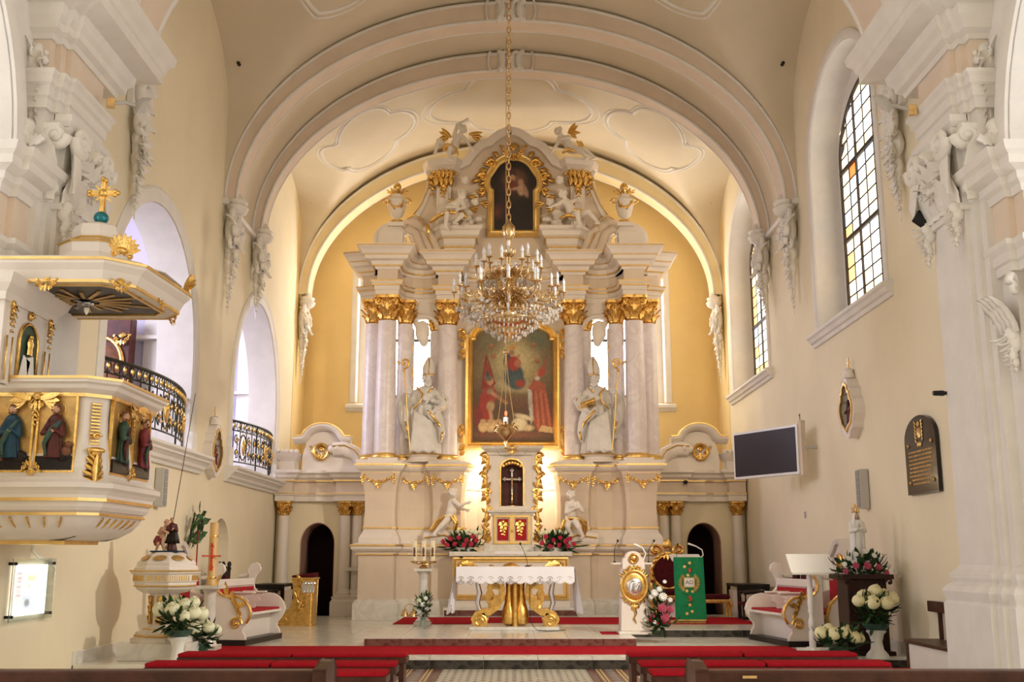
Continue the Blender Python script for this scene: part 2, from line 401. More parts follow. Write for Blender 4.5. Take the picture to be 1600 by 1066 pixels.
# ---- floors
b = MB(); b.box(-9, 9, 1.5, 15.66, -.25, -.004); floor = struct('floor', b, 'marfloor')
M['t_cream'] = mat('cream_floor_tile', (.50, .46, .36), .35, var=.15, vscale=6)
M['t_dark'] = mat('dark_floor_tile_motif', (.10, .075, .06), .35, var=.2, vscale=8)
M['t_brown'] = mat('brown_floor_tile', (.13, .055, .04), .35, var=.2, vscale=8)
M['t_ochre'] = mat('ochre_tile_line', (.48, .34, .13), .4)
M['t_grey'] = mat('grey_mosaic_tile', (.36, .34, .30), .4, var=.4, vscale=30)
def tile_mesh(name, w, d, mats, motif):
    b = MB(); b.box(-w/2+.003, w/2-.003, -d/2+.003, d/2-.003, -.03, .004)
    idx = [0]*6; hx = w/2-.003; hy = d/2-.003
    def q(pts, i): b.add([(x, y, .0052) for x, y in pts], [tuple(range(len(pts)))]); idx.append(i)
    if motif == 'star':
        q([(0,-hy*.62),(hx*.16,-hy*.16),(hx*.62,0),(hx*.16,hy*.16),(0,hy*.62),(-hx*.16,hy*.16),(-hx*.62,0),(-hx*.16,-hy*.16)], 1)
        for sx in (-1, 1):
            for sy in (-1, 1): q([(sx*hx,sy*hy),(sx*hx*.6,sy*hy),(sx*hx*.72,sy*hy*.72),(sx*hx,sy*hy*.6)], 1)
    if motif == 'band':
        for x in (-.8, -.55, .55, .8): q([(hx*(x-.06),-hy),(hx*(x+.06),-hy),(hx*(x+.06),hy),(hx*(x-.06),hy)], 2)
        q([(0,-hy*.8),(hx*.35,0),(0,hy*.8),(-hx*.35,0)], 3); q([(0,-hy*.4),(hx*.16,0),(0,hy*.4),(-hx*.16,0)], 1)
    me = b.mesh(name)
    for m in mats: me.materials.append(M[m])
    me.polygons.foreach_set('material_index', idx); return me
tm_star = tile_mesh('star_tile', .2, .2, ['t_cream', 't_dark'], 'star')
tm_band = tile_mesh('band_tile', .42, .2, ['t_brown', 't_dark', 't_ochre', 't_grey'], 'band')
tm_side = tile_mesh('side_tile', .2, .2, ['t_grey', 't_dark'], None)
tm_brn = tile_mesh('brown_tile', .1, .2, ['t_brown'], None)
def put_tile(me, x, y, nm='tile'):
    o = bpy.data.objects.new(nm, me); COL.objects.link(o); o.parent = floor; o.location = (x, y, 0)
for r in range(8):
    y = 15.55-.2*r
    for i in range(10): put_tile(tm_star, -.85+.2*i, y)
    for sx in (-1, 1):
        xo = .05
        put_tile(tm_brn, xo+sx*1.05, y); put_tile(tm_band, xo+sx*1.31, y); put_tile(tm_brn, xo+sx*1.57, y)
        if r < 5:
            for i in range(8): put_tile(tm_side, xo+sx*(1.72+.2*i), y)
# ---- sanctuary floor (one step up), with slabs
b = MB(); b.box(-HW-.3, HW+.3, 15.68, 29.4, -.2, .160); sfloor = struct('floor_sanctuary', b, 'marfloor')
def slab_mesh(name, w, d, h, m, g=.004):
    b = MB(); b.box(-w/2+g, w/2-g, -d/2+g, d/2-g, -h, 0); me = b.mesh(name); me.materials.append(M[m]); return me
def slab(me, par, x, y, z, nm='slab', rz=0):
    o = bpy.data.objects.new(nm, me); COL.objects.link(o); o.parent = par; o.location = (x, y, z); o.rotation_euler = (0, 0, rz)
sm = slab_mesh('floor_slab', .95, .95, .012, 'marfloor')
for i in range(12):
    for j in range(12): slab(sm, sfloor, -5.225+.95*i, 16.5+.95*j, .17)
nm_ = slab_mesh('step_nosing_slab', .76, .36, .045, 'marw'); rm_ = slab_mesh('step_riser_slab', .76, .05, .128, 'marblack')
for i in range(15):
    slab(nm_, sfloor, -5.32+.76*i, 15.83, .172); slab(rm_, sfloor, -5.32+.76*i, 15.685, .128, 'riser_slab')
b = MB(); b.box(-HW, -4.25, 14.5, 15.68, -.1, .17); struct('floor_font_step', b, 'marfloor', bev=.006)
# ---- altar platform (second step)
b = MB(); b.box(-2.27, 1.97, 17.43, 24.6, .165, .288); b.box(1.97, 4.75, 19.46, 24.6, .165, .288); plat = struct('floor_altar_platform', b, 'marfloor')
pm = slab_mesh('platform_slab', .53, .6, .012, 'marw'); rp = slab_mesh('platform_riser_slab', .53, .03, .115, 'marstep'); pr = slab_mesh('platform_black_riser_slab', .695, .03, .115, 'marblack')
pm2 = slab_mesh('platform_side_slab', .695, .6, .012, 'marw')
for i in range(8):
    slab(rp, plat, -2.005+.53*i, 17.42, .285, 'riser_slab')
    for j in range(11): slab(pm, plat, -2.005+.53*i, 17.70+.6*j, .30)
for i in range(4):
    slab(pr, plat, 2.32+.695*i, 19.445, .285, 'riser_slab')
    for j in range(8): slab(pm2, plat, 2.32+.695*i, 19.72+.6*j, .30)
for j in range(11): slab(slab_mesh('platform_flank_slab', .03, .6, .115, 'marstep') if j == 0 else bpy.data.meshes['platform_flank_slab'], plat, -2.28, 17.70+.6*j, .285, 'riser_slab')

# ---- walls
ARCH = [(14.80, 19.00), (21.85, 25.90)]
lmap = lambda p: (-HW-p[2], p[0], p[1]); rmap = lambda p: (HW+p[2], p[0], p[1]); bmap = lambda p: (p[0], 29.3+p[2], p[1])
b = MB()
b.plate([(12.9,-.2),(29.4,-.2),(29.4,13.3),(12.9,13.3)], [arch_loop(a, c, 3.30, 4.9, 2.28) for a, c in ARCH]+[arch_loop(20.85, 22.1, .17, 1.72, .57, 12)], 0, .65, lmap)
wl = struct('wall_left', b, 'wall')
RW = [(15.85, 19.42), (23.35, 27.1)]
b = MB()
b.plate([(12.9,-.2),(29.4,-.2),(29.4,13.3),(12.9,13.3)], [arch_loop(a, c, 5.62, 8.75, 1.58) for a, c in RW], 0, .62, rmap)
wr = struct('wall_right', b, 'wall')
b = MB()
BWX = (2.0, 4.28)
b.plate([(-HW-.6,-.2),(HW+.6,-.2),(HW+.6,13.3),(-HW-.6,13.3)], [arch_loop(a, c, 5.7, 9.6, .5, 10) for a, c in ((-BWX[1], -BWX[0]), BWX)], 0, .6, bmap)
wb = struct('wall_back', b, 'apse')
# thin yellow skins on both side walls: warm apse lamplight put into colour
for sx, nm in ((-1, 'wall_apse_lamplight_left'), (1, 'wall_apse_lamplight_right')):
    b = MB(); b.box(-.012, .012, 27.75, 29.3, 3.3, 11.2); b.xf(Matrix.Translation((sx*HW, 0, 0))); struct(nm, b, 'apse')
# ---- niche back in the left wall, reveals of arches are the wall thickness
b = MB(); b.box(-HW-.66, -HW-.30, 20.8, 22.15, .1, 2.4); struct('wall_niche', b, 'white')
b = MB(); b.sweep([(20.85,1.72),(22.1,1.72)], [(0,-.30),(.03,-.27),(0,-.24)], fmap=lambda p: (-HW+p[2], p[0], p[1])); struct('trim_niche', b, 'white')
# baseboards
for sx, nm in ((-1, 'baseboard_left'), (1, 'baseboard_right')):
    b = MB(); b.box(-.03, .03, 14.5 if sx < 0 else 13.0, 26.2, .0, .34); b.xf(Matrix.Translation((sx*HW, 0, 0))); struct(nm, b, 'marw', bev=.008)

# ---- white trims of gallery arches
tp = [(0,-.05),(.26,-.05),(.26,.02),(.21,.05),(.17,.03),(.05,.035),(0,.02)]
for k, (a, c) in enumerate(ARCH):
    b = MB(); b.sweep(list(reversed(arch_loop(a, c, 3.30, 4.9, 2.28, 28))), tp, fmap=lambda p: (-HW+p[2], p[0], p[1]), side=1)
    b.box(-HW-.02, -HW+.07, a-.3, a+.02, 3.3, 3.72); b.box(-HW-.02, -HW+.07, c-.02, c+.3, 3.3, 3.72)
    o = struct('trim_%d' % (k+1), b, 'white', smooth=True)
    # reveal lining
    b = MB(); L = arch_loop(a, c, 3.30, 4.9, 2.28, 28); n = len(L)
    vs = [(-HW-.0, y, z) for y, z in L]+[(-HW-.66, y, z) for y, z in L]; ins = []
    b.sweep(list(reversed(L)), [(0,-.66),(.012,-.66),(.012,.0),(0,.0)], fmap=lambda p: (-HW+p[2], p[0], p[1]), side=-1); b.build('reveal_lining', 'white', o, True)
# ledges under the arches
lp = [(-.05,3.02),(.06,3.02),(.08,3.07),(.13,3.10),(.15,3.15),(.20,3.19),(.24,3.21),(.24,3.24),(.30,3.28),(.30,3.325),(-.05,3.335)]
for k, (a, c) in enumerate(((14.1, 19.68), (21.45, 26.5))):
    b = MB(); b.sweep([(-HW, a), (-HW, c)], lp, side=1)
    struct('trim_ledge_%d' % (k+1), b, 'white', bev=.004)
# ---- gallery behind the left wall
b = MB(); b.box(-10, -HW-.6, 12.6, 28, 3.12, 3.30); struct('floor_gallery', b, 'wood')
b = MB(); b.box(-10.2, -10, 12.6, 28, 3.2, 9.5); b.box(-10, -6.3, 27.4, 27.6, 3.2, 9.5)
b.box(-8.2, -6.36, 20.0, 20.7, 3.2, 9.0); struct('wall_gallery', b, 'galwall')
b = MB(); b.box(-10.2, -6.3, 12.6, 28, 9.0, 9.2); struct('ceiling_gallery', b, 'galwall')
for i, y in enumerate((20.0, 27.0)):
    b = MB(); b.sweep([(-6.9, y), (-6.5, y-.12), (-6.36, y-.3)], [(0,3.3),(.1,3.3),(.1,8.2),(0,8.2)]); b.box(-8.4, -6.36, y-.28, y, 5.55, 5.62); struct('trim_gallery_%d' % (i+1), b, 'white')

# ---- vault
def zmain(x): return 8.5+4.35*sqrt(max(0, 1-(x/HW)**2))
BAYS = [(17.2, 3.15, 10.3, 1.85), (25.55, 2.45, 10.2, 1.25)]
def zcross(y):
    z = 0
    for c, a, s, r in BAYS:
        if abs(y-c) <= a: z = max(z, s+r*sqrt(max(0, 1-((y-c)/a)**2)))
    return z
def zv(x, y): return max(zmain(x), zcross(y))
ys = []
for c, a, s, r in BAYS:
    ys.append((c-a-.001, 0)); 
    for i in range(33): ys.append((c-a*cos(PI*i/32), 1))
    ys.append((c+a+.001, 0))
ys = sorted(ys+[(12.9, 0), (13.9, 0), (21.4, 0), (28.3, 0), (29.45, 0)])
b = MB(); NX = 72; vs = []
for (y, f) in ys:
    for i in range(NX+1):
        x = HW*1.0005*sin(-PI/2+PI*i/NX); vs.append((x, y, max(zmain(x), zcross(y) if f else 0)))
fs = []
for j in range(len(ys)-1):
    for i in range(NX): fs.append((j*(NX+1)+i, (j+1)*(NX+1)+i, (j+1)*(NX+1)+i+1, j*(NX+1)+i+1))
b.add(vs, fs); vault = struct('ceiling', b, 'vault', smooth=True)
b = MB(); b.box(-10, 10, 12.9, 29.6, 13.3, 13.5); struct('ceiling_roof', b, 'vault')
# small round vent holes
for i, (x, y) in enumerate(((-5.4, 19.9), (5.4, 19.9), (-5.38, 27.72), (5.38, 27.72))):
    z = {0: 11.15, 1: 11.15, 2: 10.9, 3: 10.9}[i]
    b = MB(); b.lathe([(.035, 0), (.035, .10), (.03, .11)], 10, T=Matrix.Translation((x, y-.0, z)) @ Matrix.Rotation(PI/2, 4, 'X')); o = b.build('vent_pipe', 'black', vault, True)
# quatrefoil stucco mouldings lying on the vault
def quatre(cx, cy, rx, ry, n=112):
    out = []
    for i in range(n):
        th = TAU*(i+.5)/n; ph = (th+PI/4) % (PI/2)-PI/4; r = (.52*cos(ph)+sqrt(max(0, .56**2-(.52*sin(ph))**2)))/1.08
        out.append((cx+rx*cos(th)*r, cy+ry*sin(th)*r))
    return out
for k, (cx, cy, rx, ry) in enumerate(((0, 25.6, 2.05, 1.85), (-3.6, 25.6, 1.15, 1.6), (3.6, 25.6, 1.15, 1.6), (-3.2, 17.2, 1.5, 2.1), (3.2, 17.2, 1.5, 2.1))):
    b = MB()
    for w, rr in ((1., .05), (1.09, .032)):
        b.tube([(x, y, zv(x, y)+.012) for x, y in quatre(cx, cy, rx*w, ry*w)], rr, 6, closed=True)
    b.build('stucco_quatrefoil', 'white', vault, True)
# transverse ribs
def rib(name, y0, y1, oa, ob, ia, ib, zs, m, edge=.035, key=True):
    n = 56; b = MB(); vs = []; fs = []
    for i in range(n+1):
        t = PI*i/n; c, s = -cos(t), sin(t)
        vs += [(c*oa, y0, zs+s*ob), (c*ia, y0, zs+s*ib), (c*ia, y1, zs+s*ib), (c*oa, y1, zs+s*ob)]
    for i in range(n):
        for k in range(4): j = (k+1) % 4; fs.append((i*4+k, i*4+j, i*4+4+j, i*4+4+k))
    b.add(vs, fs); o = struct(name, b, m, smooth=True)
    b = MB()
    for (a_, b_, yy) in ((ia+.02, ib+.02, y0), (oa-.05, ob-.05, y0-.01), (ia+.02, ib+.02, y1)):
        b.tube([(-cos(PI*i/n)*a_, yy, zs+sin(PI*i/n)*b_) for i in range(n+1)], edge, 6)
    b.build('edge_moulding', 'white', o, True)
    b = MB()
    b.tube([(-cos(PI*i/n)*(ia-.008), (y0+y1)/2, zs+sin(PI*i/n)*(ib-.008)) for i in range(n+1)], (y1-y0)*.42, 4); 
    if key:
        b = MB(); zc = zs+(ob+ib)/2
        for sx in (-1, 1):
            b.tube([(sx*(.30+.13*cos(a)), y0-.03, zc+.23*sin(a)) for a in [PI*.5+PI*k/8*1.0 for k in range(9)]], .07, 8)
            b.tube([(sx*(.12+.10*cos(a)), y0-.04, zc+.21*sin(a)) for a in [TAU*k/14 for k in range(14)]], .05, 8, closed=True)
            b.tube([(sx*(.46+.05*cos(a)), y0-.03, zc+.22*sin(a)) for a in [PI*.5-PI*k/8 for k in range(9)]], .03, 6)
        b.box(-.3, .3, y0-.03, y0+.2, zc-.22, zc+.22); b.build('keystone', 'white', o, True)
    return o
rib('trim_rib_front', 20.4, 20.85, 5.73, 4.32, 5.43, 3.86, 8.5, 'rib')
rib('trim_rib_rear', 22.7, 23.08, 5.73, 4.32, 5.46, 3.86, 8.5, 'rib')
rib('trim_rib_apse', 28.0, 28.5, 5.73, 4.28, 5.43, 3.80, 8.45, 'apserib', key=False)
rib('trim_rib_chancel_arch', 13.05, 13.92, 6.0, 5.0, 4.98, 2.9, 8.32, 'rib', .05, False)
for sx in (-1, 1):   # impost bars between the twin corbels
    b = MB(); b.sweep([(sx*HW, 20.3), (sx*HW, 23.15)], [(-.03,8.40),(.10,8.40),(.13,8.46),(.10,8.52),(-.03,8.52)], side=-sx); struct('trim_impost_'+('left' if sx < 0 else 'right'), b, 'white')

# ---- stucco corbels under the ribs
def corbel(loc, sx, L, label, w=1.):
    t = thing('stucco_corbel', label, 'corbel', loc, -sx*PI/2 if sx > 0 else PI/2)
    t.rotation_euler = (0, 0, PI/2 if sx < 0 else -PI/2)
    b = MB(); b.lathe([(.10,-.12),(.24,-.05),(.29,.04),(.22,.10),(.27,.16),(.16,.2),(.10,.32),(.02,.36)], 14, (0,-.23,0), sy=.75, sx=w); b.build('cap', 'stucco', t, True)
    b = MB(); cartouche(b, .78*w, 3, 2); b.xf(Matrix.Translation((0, -.24, -.42)) @ Matrix.Diagonal((1., 1.8, 1.1, 1))); b.ell((0,-.14,-.42), (.26*w,.13,.36)); b.ell((0,-.22,-.36), (.15*w,.12,.20))
    for e in (-1, 1): b.volute((e*.22*w,-.2,-.14), (e,0,0), (0,0,1), .15*w, 1.5, .05, PI, 7, 18); b.volute((e*.20*w,-.18,-.72), (-e,0,0), (0,0,-1), .12*w, 1.4, .04, 0, 7, 16)
    b.build('cartouche', 'stucco', t, True)
    b = MB(); leafdrop(b, (0,-.12,-.82), L, .30*w, 5); b.build('leaf_drop', 'stucco', t, True)
    return t
for sx, sd in ((-1, 'left'), (1, 'right')):
    corbel((sx*HW, 20.6, 8.35), sx, 1.25, 'white stucco corbel on %s wall under double arch, nearer of the pair' % sd)
    corbel((sx*HW, 22.9, 8.45), sx, .9, 'white stucco corbel on %s wall under double arch, farther of the pair' % sd)
    corbel((sx*HW, 28.15, 8.2), sx, 1.3, 'white stucco corbel under the apse arch against the %s wall' % sd, .9)
# hanging stucco panels beside the great piers
def hanging(loc, sx, label):
    t = thing('stucco_hanging', label, 'stucco relief', loc, 0); t.rotation_euler = (0, 0, PI/2 if sx < 0 else -PI/2)
    b = MB(); b.volute((.02,-.16,.12), (1,0,0), (0,0,1), .30, 1.6, .10, .5, 8, 26); b.volute((-.10,-.16,-.30), (-1,0,0), (0,0,1), .24, 1.5, .08, 2., 8, 20); b.box(-.34,.30,-.10,-.01,-.1,.55)
    for k in range(8): b.leaf((.05*(k % 3-1),-.12,.1-.13*k), ((-1)**k*.8, 0, -.5), (0,-1,0), .36*(1-.03*k), .20, .5, 5, 2, .3)
    b.build('scroll', 'stucco', t, True)
    b = MB(); leafdrop(b, (0,-.11,-.55), 1.15, .32, 9); b.build('leaf_drop', 'stucco', t, True)
hanging((-HW, 15.25, 8.25), -1, 'white stucco scroll with leaves hanging above the left gallery arch')
hanging((HW, 14.75, 8.05), 1, 'white stucco scroll with leaves between right pier and tall window')

# ---- right wall windows
sill_p = [(-.05,5.36),(.04,5.36),(.06,5.42),(.10,5.44),(.13,5.50),(.17,5.53),(.17,5.58),(-.05,5.62)]
for k, (a, c) in enumerate(RW):
    w = MB(); X = HW+.50; ga, gc = a+.12, c-.30; gs, gr, gz0 = 8.75, 1.12, 5.92
    # outer frame
    L = arch_loop(ga, gc, gz0, gs, gr, 24)
    w.sweep(L, [(-.02,-.04),(.05,-.04),(.05,.04),(-.02,.04)], fmap=lambda p: (X+p[2], p[0], p[1]), closed=True)
    win = struct('window_%d' % (k+1), w, 'lead')
    def top(y): 
        cc = (ga+gc)/2; aa = (gc-ga)/2; return gs+gr*sqrt(max(0, 1-((y-cc)/aa)**2))
    cols = 7; cw = (gc-ga)/cols; rows = 15; rh = (gs+gr-gz0)/rows; rnd = random.Random(3+k)
    for z in (gz0+5*rh, gz0+10*rh):
        q = MB(); q.box(X-.05, X+.03, ga, gc, z-.035, z+.035); q.build('saddle_bar', 'lead', win)
    for y in (ga+2*cw, ga+5*cw):
        q = MB(); q.box(X-.04, X+.03, y-.022, y+.022, gz0, top(y)); q.build('mullion', 'lead', win)
    q = MB()
    for i in range(1, cols):
        y = ga+i*cw; q.box(X-.018, X+.012, y-.012, y+.012, gz0, top(y))
    for j in range(1, rows):
        z = gz0+j*rh; hw = (gc-ga)/2*(sqrt(max(0, 1-((z-gs)/gr)**2)) if z > gs else 1); cc = (ga+gc)/2
        q.box(X-.015, X+.012, cc-hw, cc+hw, z-.012, z+.012)
    q.build('lead_came', 'lead', win)
    meshes = {}
    for i in range(cols):
        for j in range(rows):
            y0, y1 = ga+i*cw+.005, ga+(i+1)*cw-.005; z0, z1 = gz0+j*rh+.005, gz0+(j+1)*rh-.005
            t0, t1 = top(y0), top(y1)
            if max(t0, t1) < z0+.03: continue
            p = [(y0, z0), (y1, z0), (y1, min(z1, max(z0+.004, t1))), (y0, min(z1, max(z0+.004, t0)))]
            edge = i in (0, cols-1) or j == 0
            r = rnd.random(); mname = ('pane_a' if r < .35 else 'pane_y') if edge and r < .75 else ('pane_w' if r < .66 else 'pane_y' if r < .93 else 'pane_b')
            if r > .993: mname = 'pane_r'
            clipped = t0 < z1 or t1 < z1
            if not clipped and mname in meshes:
                o = bpy.data.objects.new('pane', meshes[mname]); COL.objects.link(o); o.parent = win; o.location = (X, y0, z0)
            else:
                q = MB(); q.plate([(u-y0, v-z0) for u, v in p], [], -.004, .004, lambda t: (t[2], t[0], t[1])); o = q.build('pane', mname, win, loc=(X, y0, z0))
                if not clipped: meshes[mname] = o.data
    # white reveal trim and sill
    b = MB(); b.sweep(arch_loop(a, c, 5.62, 8.75, 1.58, 28), [(0,-.04),(.17,-.04),(.17,.03),(.12,.05),(.04,.04),(0,.02)], fmap=lambda p: (HW-p[2], p[0], p[1]), side=-1)
    o = struct('trim_window_%d' % (k+1), b, 'white', smooth=True)
    b = MB(); b.sweep(arch_loop(a, c, 5.62, 8.75, 1.58, 28), [(0,-.62),(.012,-.62),(.012,0),(0,0)], fmap=lambda p: (HW-p[2], p[0], p[1]), side=1)
    b.add([(HW, a, 5.63), (HW, c, 5.63), (HW+.5, c, 5.95), (HW+.5, a, 5.95), (HW, a, 5.55), (HW, c, 5.55), (HW+.5, c, 5.55), (HW+.5, a, 5.55)], [(0,1,2,3),(7,6,5,4),(0,4,5,1),(1,5,6,2),(2,6,7,3),(3,7,4,0)])
    # wall panel between glass edge and reveal
    b.plate(arch_loop(a-.02, c+.02, 5.6, 8.75, 1.6, 24), [arch_loop(ga, gc, gz0, gs, gr, 24)], .52, .6, rmap)
    b.build('reveal_lining', 'white', o, True)
    b = MB(); b.sweep([(HW, a-.32), (HW, c+.32)], sill_p, side=-1); b.build('sill', 'white', o, bev=.004)
# ---- apse windows
for k, (a, c) in enumerate(((-BWX[1], -BWX[0]), BWX)):
    w = MB(); sx = -1 if k == 0 else 1
    b = MB(); g0, g1 = (BWX[0]+.05, BWX[1]-.45); Y = 29.75
    if sx < 0: g0, g1 = -g1, -g0
    w.sweep([(g0, 5.95), (g1, 5.95), (g1, 9.7), (g0, 9.7)], [(-.03,-.03),(.05,-.03),(.05,.03),(-.03,.03)], closed=True, fmap=lambda p: (p[0], Y+p[2], p[1]))
    w.box(g0, g1, Y-.03, Y+.03, 7.50, 7.56); w.box((g0+g1)/2-.02, (g0+g1)/2+.02, Y-.03, Y+.03, 5.95, 9.7)
    win = struct('window_%d' % (k+3), w, 'lead')
    for x0, x1 in ((g0, (g0+g1)/2), ((g0+g1)/2, g1)):
        for z0, z1 in ((5.95, 7.5), (7.56, 9.7)):
            q = MB(); q.box(x0+.03, x1-.03, Y-.006, Y+.006, z0+.02, z1-.02); q.build('pane', 'pane_apse', win)
    b = MB(); b.sweep(arch_loop(a, c, 5.7, 9.6, .5, 10), [(0,-.05),(.16,-.05),(.16,.02),(.10,.05),(0,.03)], fmap=lambda p: (p[0], 29.3-p[2], p[1]), side=-1)
    o = struct('trim_window_%d' % (k+3), b, 'white', smooth=True)
    b = MB(); b.sweep(arch_loop(a, c, 5.7, 9.6, .5, 10), [(0,-.6),(.012,-.6),(.012,0),(0,0)], fmap=lambda p: (p[0], 29.3-p[2], p[1]), side=1)
    b.plate([(a,5.7),(c,5.7),(c,10.1),(a,10.1)], [[(g0-.02,5.93),(g1+.02,5.93),(g1+.02,9.72),(g0-.02,9.72)]], .48, .58, bmap); b.build('reveal_lining', 'white', o)
    b = MB(); b.sweep([(a-.25, 29.3), (c+.25, 29.3)], [(-.05,5.45),(.04,5.45),(.08,5.5),(.14,5.55),(.14,5.62),(-.05,5.7)], side=1); b.build('sill', 'white', o)

# ---- great piers between nave and chancel, with capitals and entablature
def pier(sx):
    sd = 'left' if sx < 0 else 'right'
    def fin(mb): return mb.mirror() if sx < 0 else mb
    zl = 3.0 if sx < 0 else -.1
    b = MB(); b.box(5.42, 9.2, 11.75, 12.95, zl, 13.2); b.box(5.30, 5.6, 12.02, 12.95, zl, 7.6); b.box(5.36, 6.2, 11.88, 12.5, zl, 7.6)
    if sx < 0: b.box(HW, 9.2, 9.0, 12.95, -.2, 3.0)
    p = struct('wall_pier_'+sd, fin(b), 'white')
    if sx < 0:
        q = MB(); q.box(-HW-.02, -HW+.006, 9.0, 13.0, -.1, 3.3); q.build('lower_wall_face', 'wall', p)
    path = [(5.8,12.97),(5.30,12.97),(5.30,12.02),(5.37,12.02),(5.37,11.88),(5.44,11.88),(5.44,11.74),(9.0,11.74)]
    if sx > 0: b = MB(); b.sweep(path, [(-.1,-.05),(.16,-.05),(.16,1.02),(.13,1.05),(.15,1.10),(.17,1.16),(.13,1.22),(.07,1.26),(.09,1.31),(.09,1.36),(.04,1.40),(.0,1.46),(-.1,1.46)]); fin(b).build('base', 'white', p, bev=.006)
    b = MB(); b.sweep(path, [(-.1,6.66),(.06,6.66),(.06,6.78),(.09,6.80),(.09,6.92),(.13,6.95),(.13,7.02),(.17,7.06),(.17,7.10),(-.1,7.12)]); fin(b).build('architrave', 'white', p)
    b = MB(); b.sweep(path, [(-.1,7.10),(.03,7.10),(.03,7.54),(-.1,7.54)]); fin(b).build('frieze', 'rib', p)
    cp = [(5.8,13.02)]+path[1:]
    b = MB(); b.sweep([(5.8,13.32),(5.30,13.32)]+path[2:], [(-.1,7.52),(.06,7.52),(.08,7.58),(.15,7.62),(.16,7.70),(.22,7.76),(.24,7.86),(.24,7.88),(.50,7.92),(.50,8.06),(.53,8.08),(.55,8.16),(.62,8.24),(.64,8.34),(-.1,8.40)]); fin(b).build('cornice', 'white', p)
    # capital
    b = MB(); b.sweep(path[:4], [(-.1,5.52),(.05,5.52),(.07,5.56),(.05,5.60),(-.1,5.60)]); b.sweep(path[:4], [(-.1,6.52),(.10,6.52),(.14,6.58),(.14,6.66),(-.1,6.66)])
    fin(b).build('capital_mouldings', 'white', p)
    b = MB(); b.sweep(path[:6], [(-.1,5.58),(.02,5.58),(.03,5.9),(.06,6.2),(.13,6.5),(-.1,6.54)]); fin(b).build('capital_bell', 'stucco', p)
    b = MB(); F = Vector((-1,0,0)); G = Vector((0,-1,0))
    for k in range(5):
        y = 12.08+.20*k
        b.leaf((5.27, y, 5.60), (-.08,0,1), F, .46, .30, .42, 7, 3, .25)
        if k < 4: b.leaf((5.26, y+.10, 5.84), (-.10,0,1), F, .52, .30, .45, 7, 3, .25)
    for y, e in ((12.06, 1), (12.92, -1)):
        b.volute((5.10, y, 6.36), (0,e,0), (0,0,1), .19, 1.8, .07, PI, 8, 26); b.leaf((5.18, y, 6.28), (-.3, -e*.2, -1), F, .6, .26, -.2, 7, 3, .3)
        leafdrop(b, (5.21, y, 5.55), .5, .2, 4, (-1,0,0)); b.v = b.v
    b.volute((5.16, 12.48, 6.30), (0,1,0), (0,0,1), .13, 1.6, .05, 0, 8, 22); b.volute((5.16, 12.72, 6.30), (0,-1,0), (0,0,1), .13, 1.6, .05, 0, 8, 22)
    for k in range(4):
        b.leaf((5.34+.15*k, 11.86, 5.60), (0,-.08,1), G, .46, .24, .42, 7, 3, .25); b.leaf((5.36+.15*k, 11.84, 5.86), (0,-.1,1), G, .52, .24, .45, 7, 3, .25)
    b.volute((5.30, 11.80, 6.36), (1,0,0), (0,0,1), .15, 1.6, .06, PI, 8, 22)
    garland(b, (5.18,12.1,6.15), (5.18,12.9,6.15), .22, .07, 3, 16, (-1,0,0))
    fin(b).build('capital_leaves', 'stucco', p, True)
    for k, (x, y) in enumerate(((5.16, 12.2), (5.62, 11.66))):
        b = MB(); b.ell((x,y,6.36), (.12,.12,.14), 14, 10); b.ell((x-.03,y-.1,6.33), (.03,.04,.03)); b.ell((x,y+.02,6.44), (.13,.13,.09)); b.ell((x-.06,y-.07,6.31), (.05,.05,.05)); b.ell((x+.05,y-.08,6.31), (.05,.05,.05))
        for e in (-1, 1): b.leaf((x+e*.05,y+.03,6.25), (e*.9,-.2,-.15), (0,-1,.2), .3, .2, .3, 6, 3, .25)
        b.ell((x,y-.02,6.22), (.08,.08,.06)); fin(b).rebuild('cherub_head', 'stucco', p, .018, 1)
    # lower order that carries the nave arcade
    q = [(5.95,11.75),(5.52,11.75),(5.52,11.40),(5.60,11.40),(5.60,11.18),(9.0,11.18)]
    b = MB(); b.box(5.62, 9.0, 11.2, 11.8, zl, 5.9); b.box(5.54, 5.9, 11.42, 11.8, zl, 5.9); o = struct('wall_arcade_pier_'+sd, fin(b), 'white')
    b = MB(); b.sweep(q, [(-.1,5.46),(.05,5.46),(.07,5.54),(.12,5.58),(.13,5.66),(.26,5.70),(.26,5.80),(.31,5.84),(.34,5.93),(-.1,5.98)]); b.sweep(q, [(-.1,4.62),(.04,4.62),(.04,4.72),(.07,4.74),(.07,4.84),(.12,4.90),(.12,4.96),(-.1,4.98)]); fin(b).build('impost', 'white', o)
    b = MB(); b.sweep(q, [(-.1,4.96),(.02,4.96),(.02,5.47),(-.1,5.47)]); fin(b).build('frieze', 'rib', o)
    b = MB()
    for k in range(4):
        b.leaf((5.5, 11.42+.1*k, 3.95), (-.15,0,1), (-1,0,0), .5, .17, .6, 6, 3, .3); b.leaf((5.6+.16*k, 11.16, 3.95), (0,-.15,1), (0,-1,0), .5, .17, .6, 6, 3, .3)
    b.volute((5.47,11.36,4.45), (-.7,-.7,0), (0,0,1), .13, 1.6, .045, 0, 8, 20); leafdrop(b, (5.48,11.5,3.92), .45, .22, 2, (-1,0,0)); fin(b).build('capital_leaves', 'stucco', o, True)
    # arcade wall above with its arch, seen at the frame's edge
    R = 2.55; cy = 11.72-R-.25; L = [(cy-R-.4,5.95)]+[(cy-R*cos(PI*i/24), 5.95+R*sin(PI*i/24)) for i in range(25)]
    outer = L+[(11.76,5.95),(11.76,13.2),(cy-R-.4,13.2)]
    b = MB(); b.plate(outer, [], 0, 1.6, lambda t: (5.62+t[2], t[0], t[1])); o = struct('wall_arcade_'+sd, fin(b), 'white')
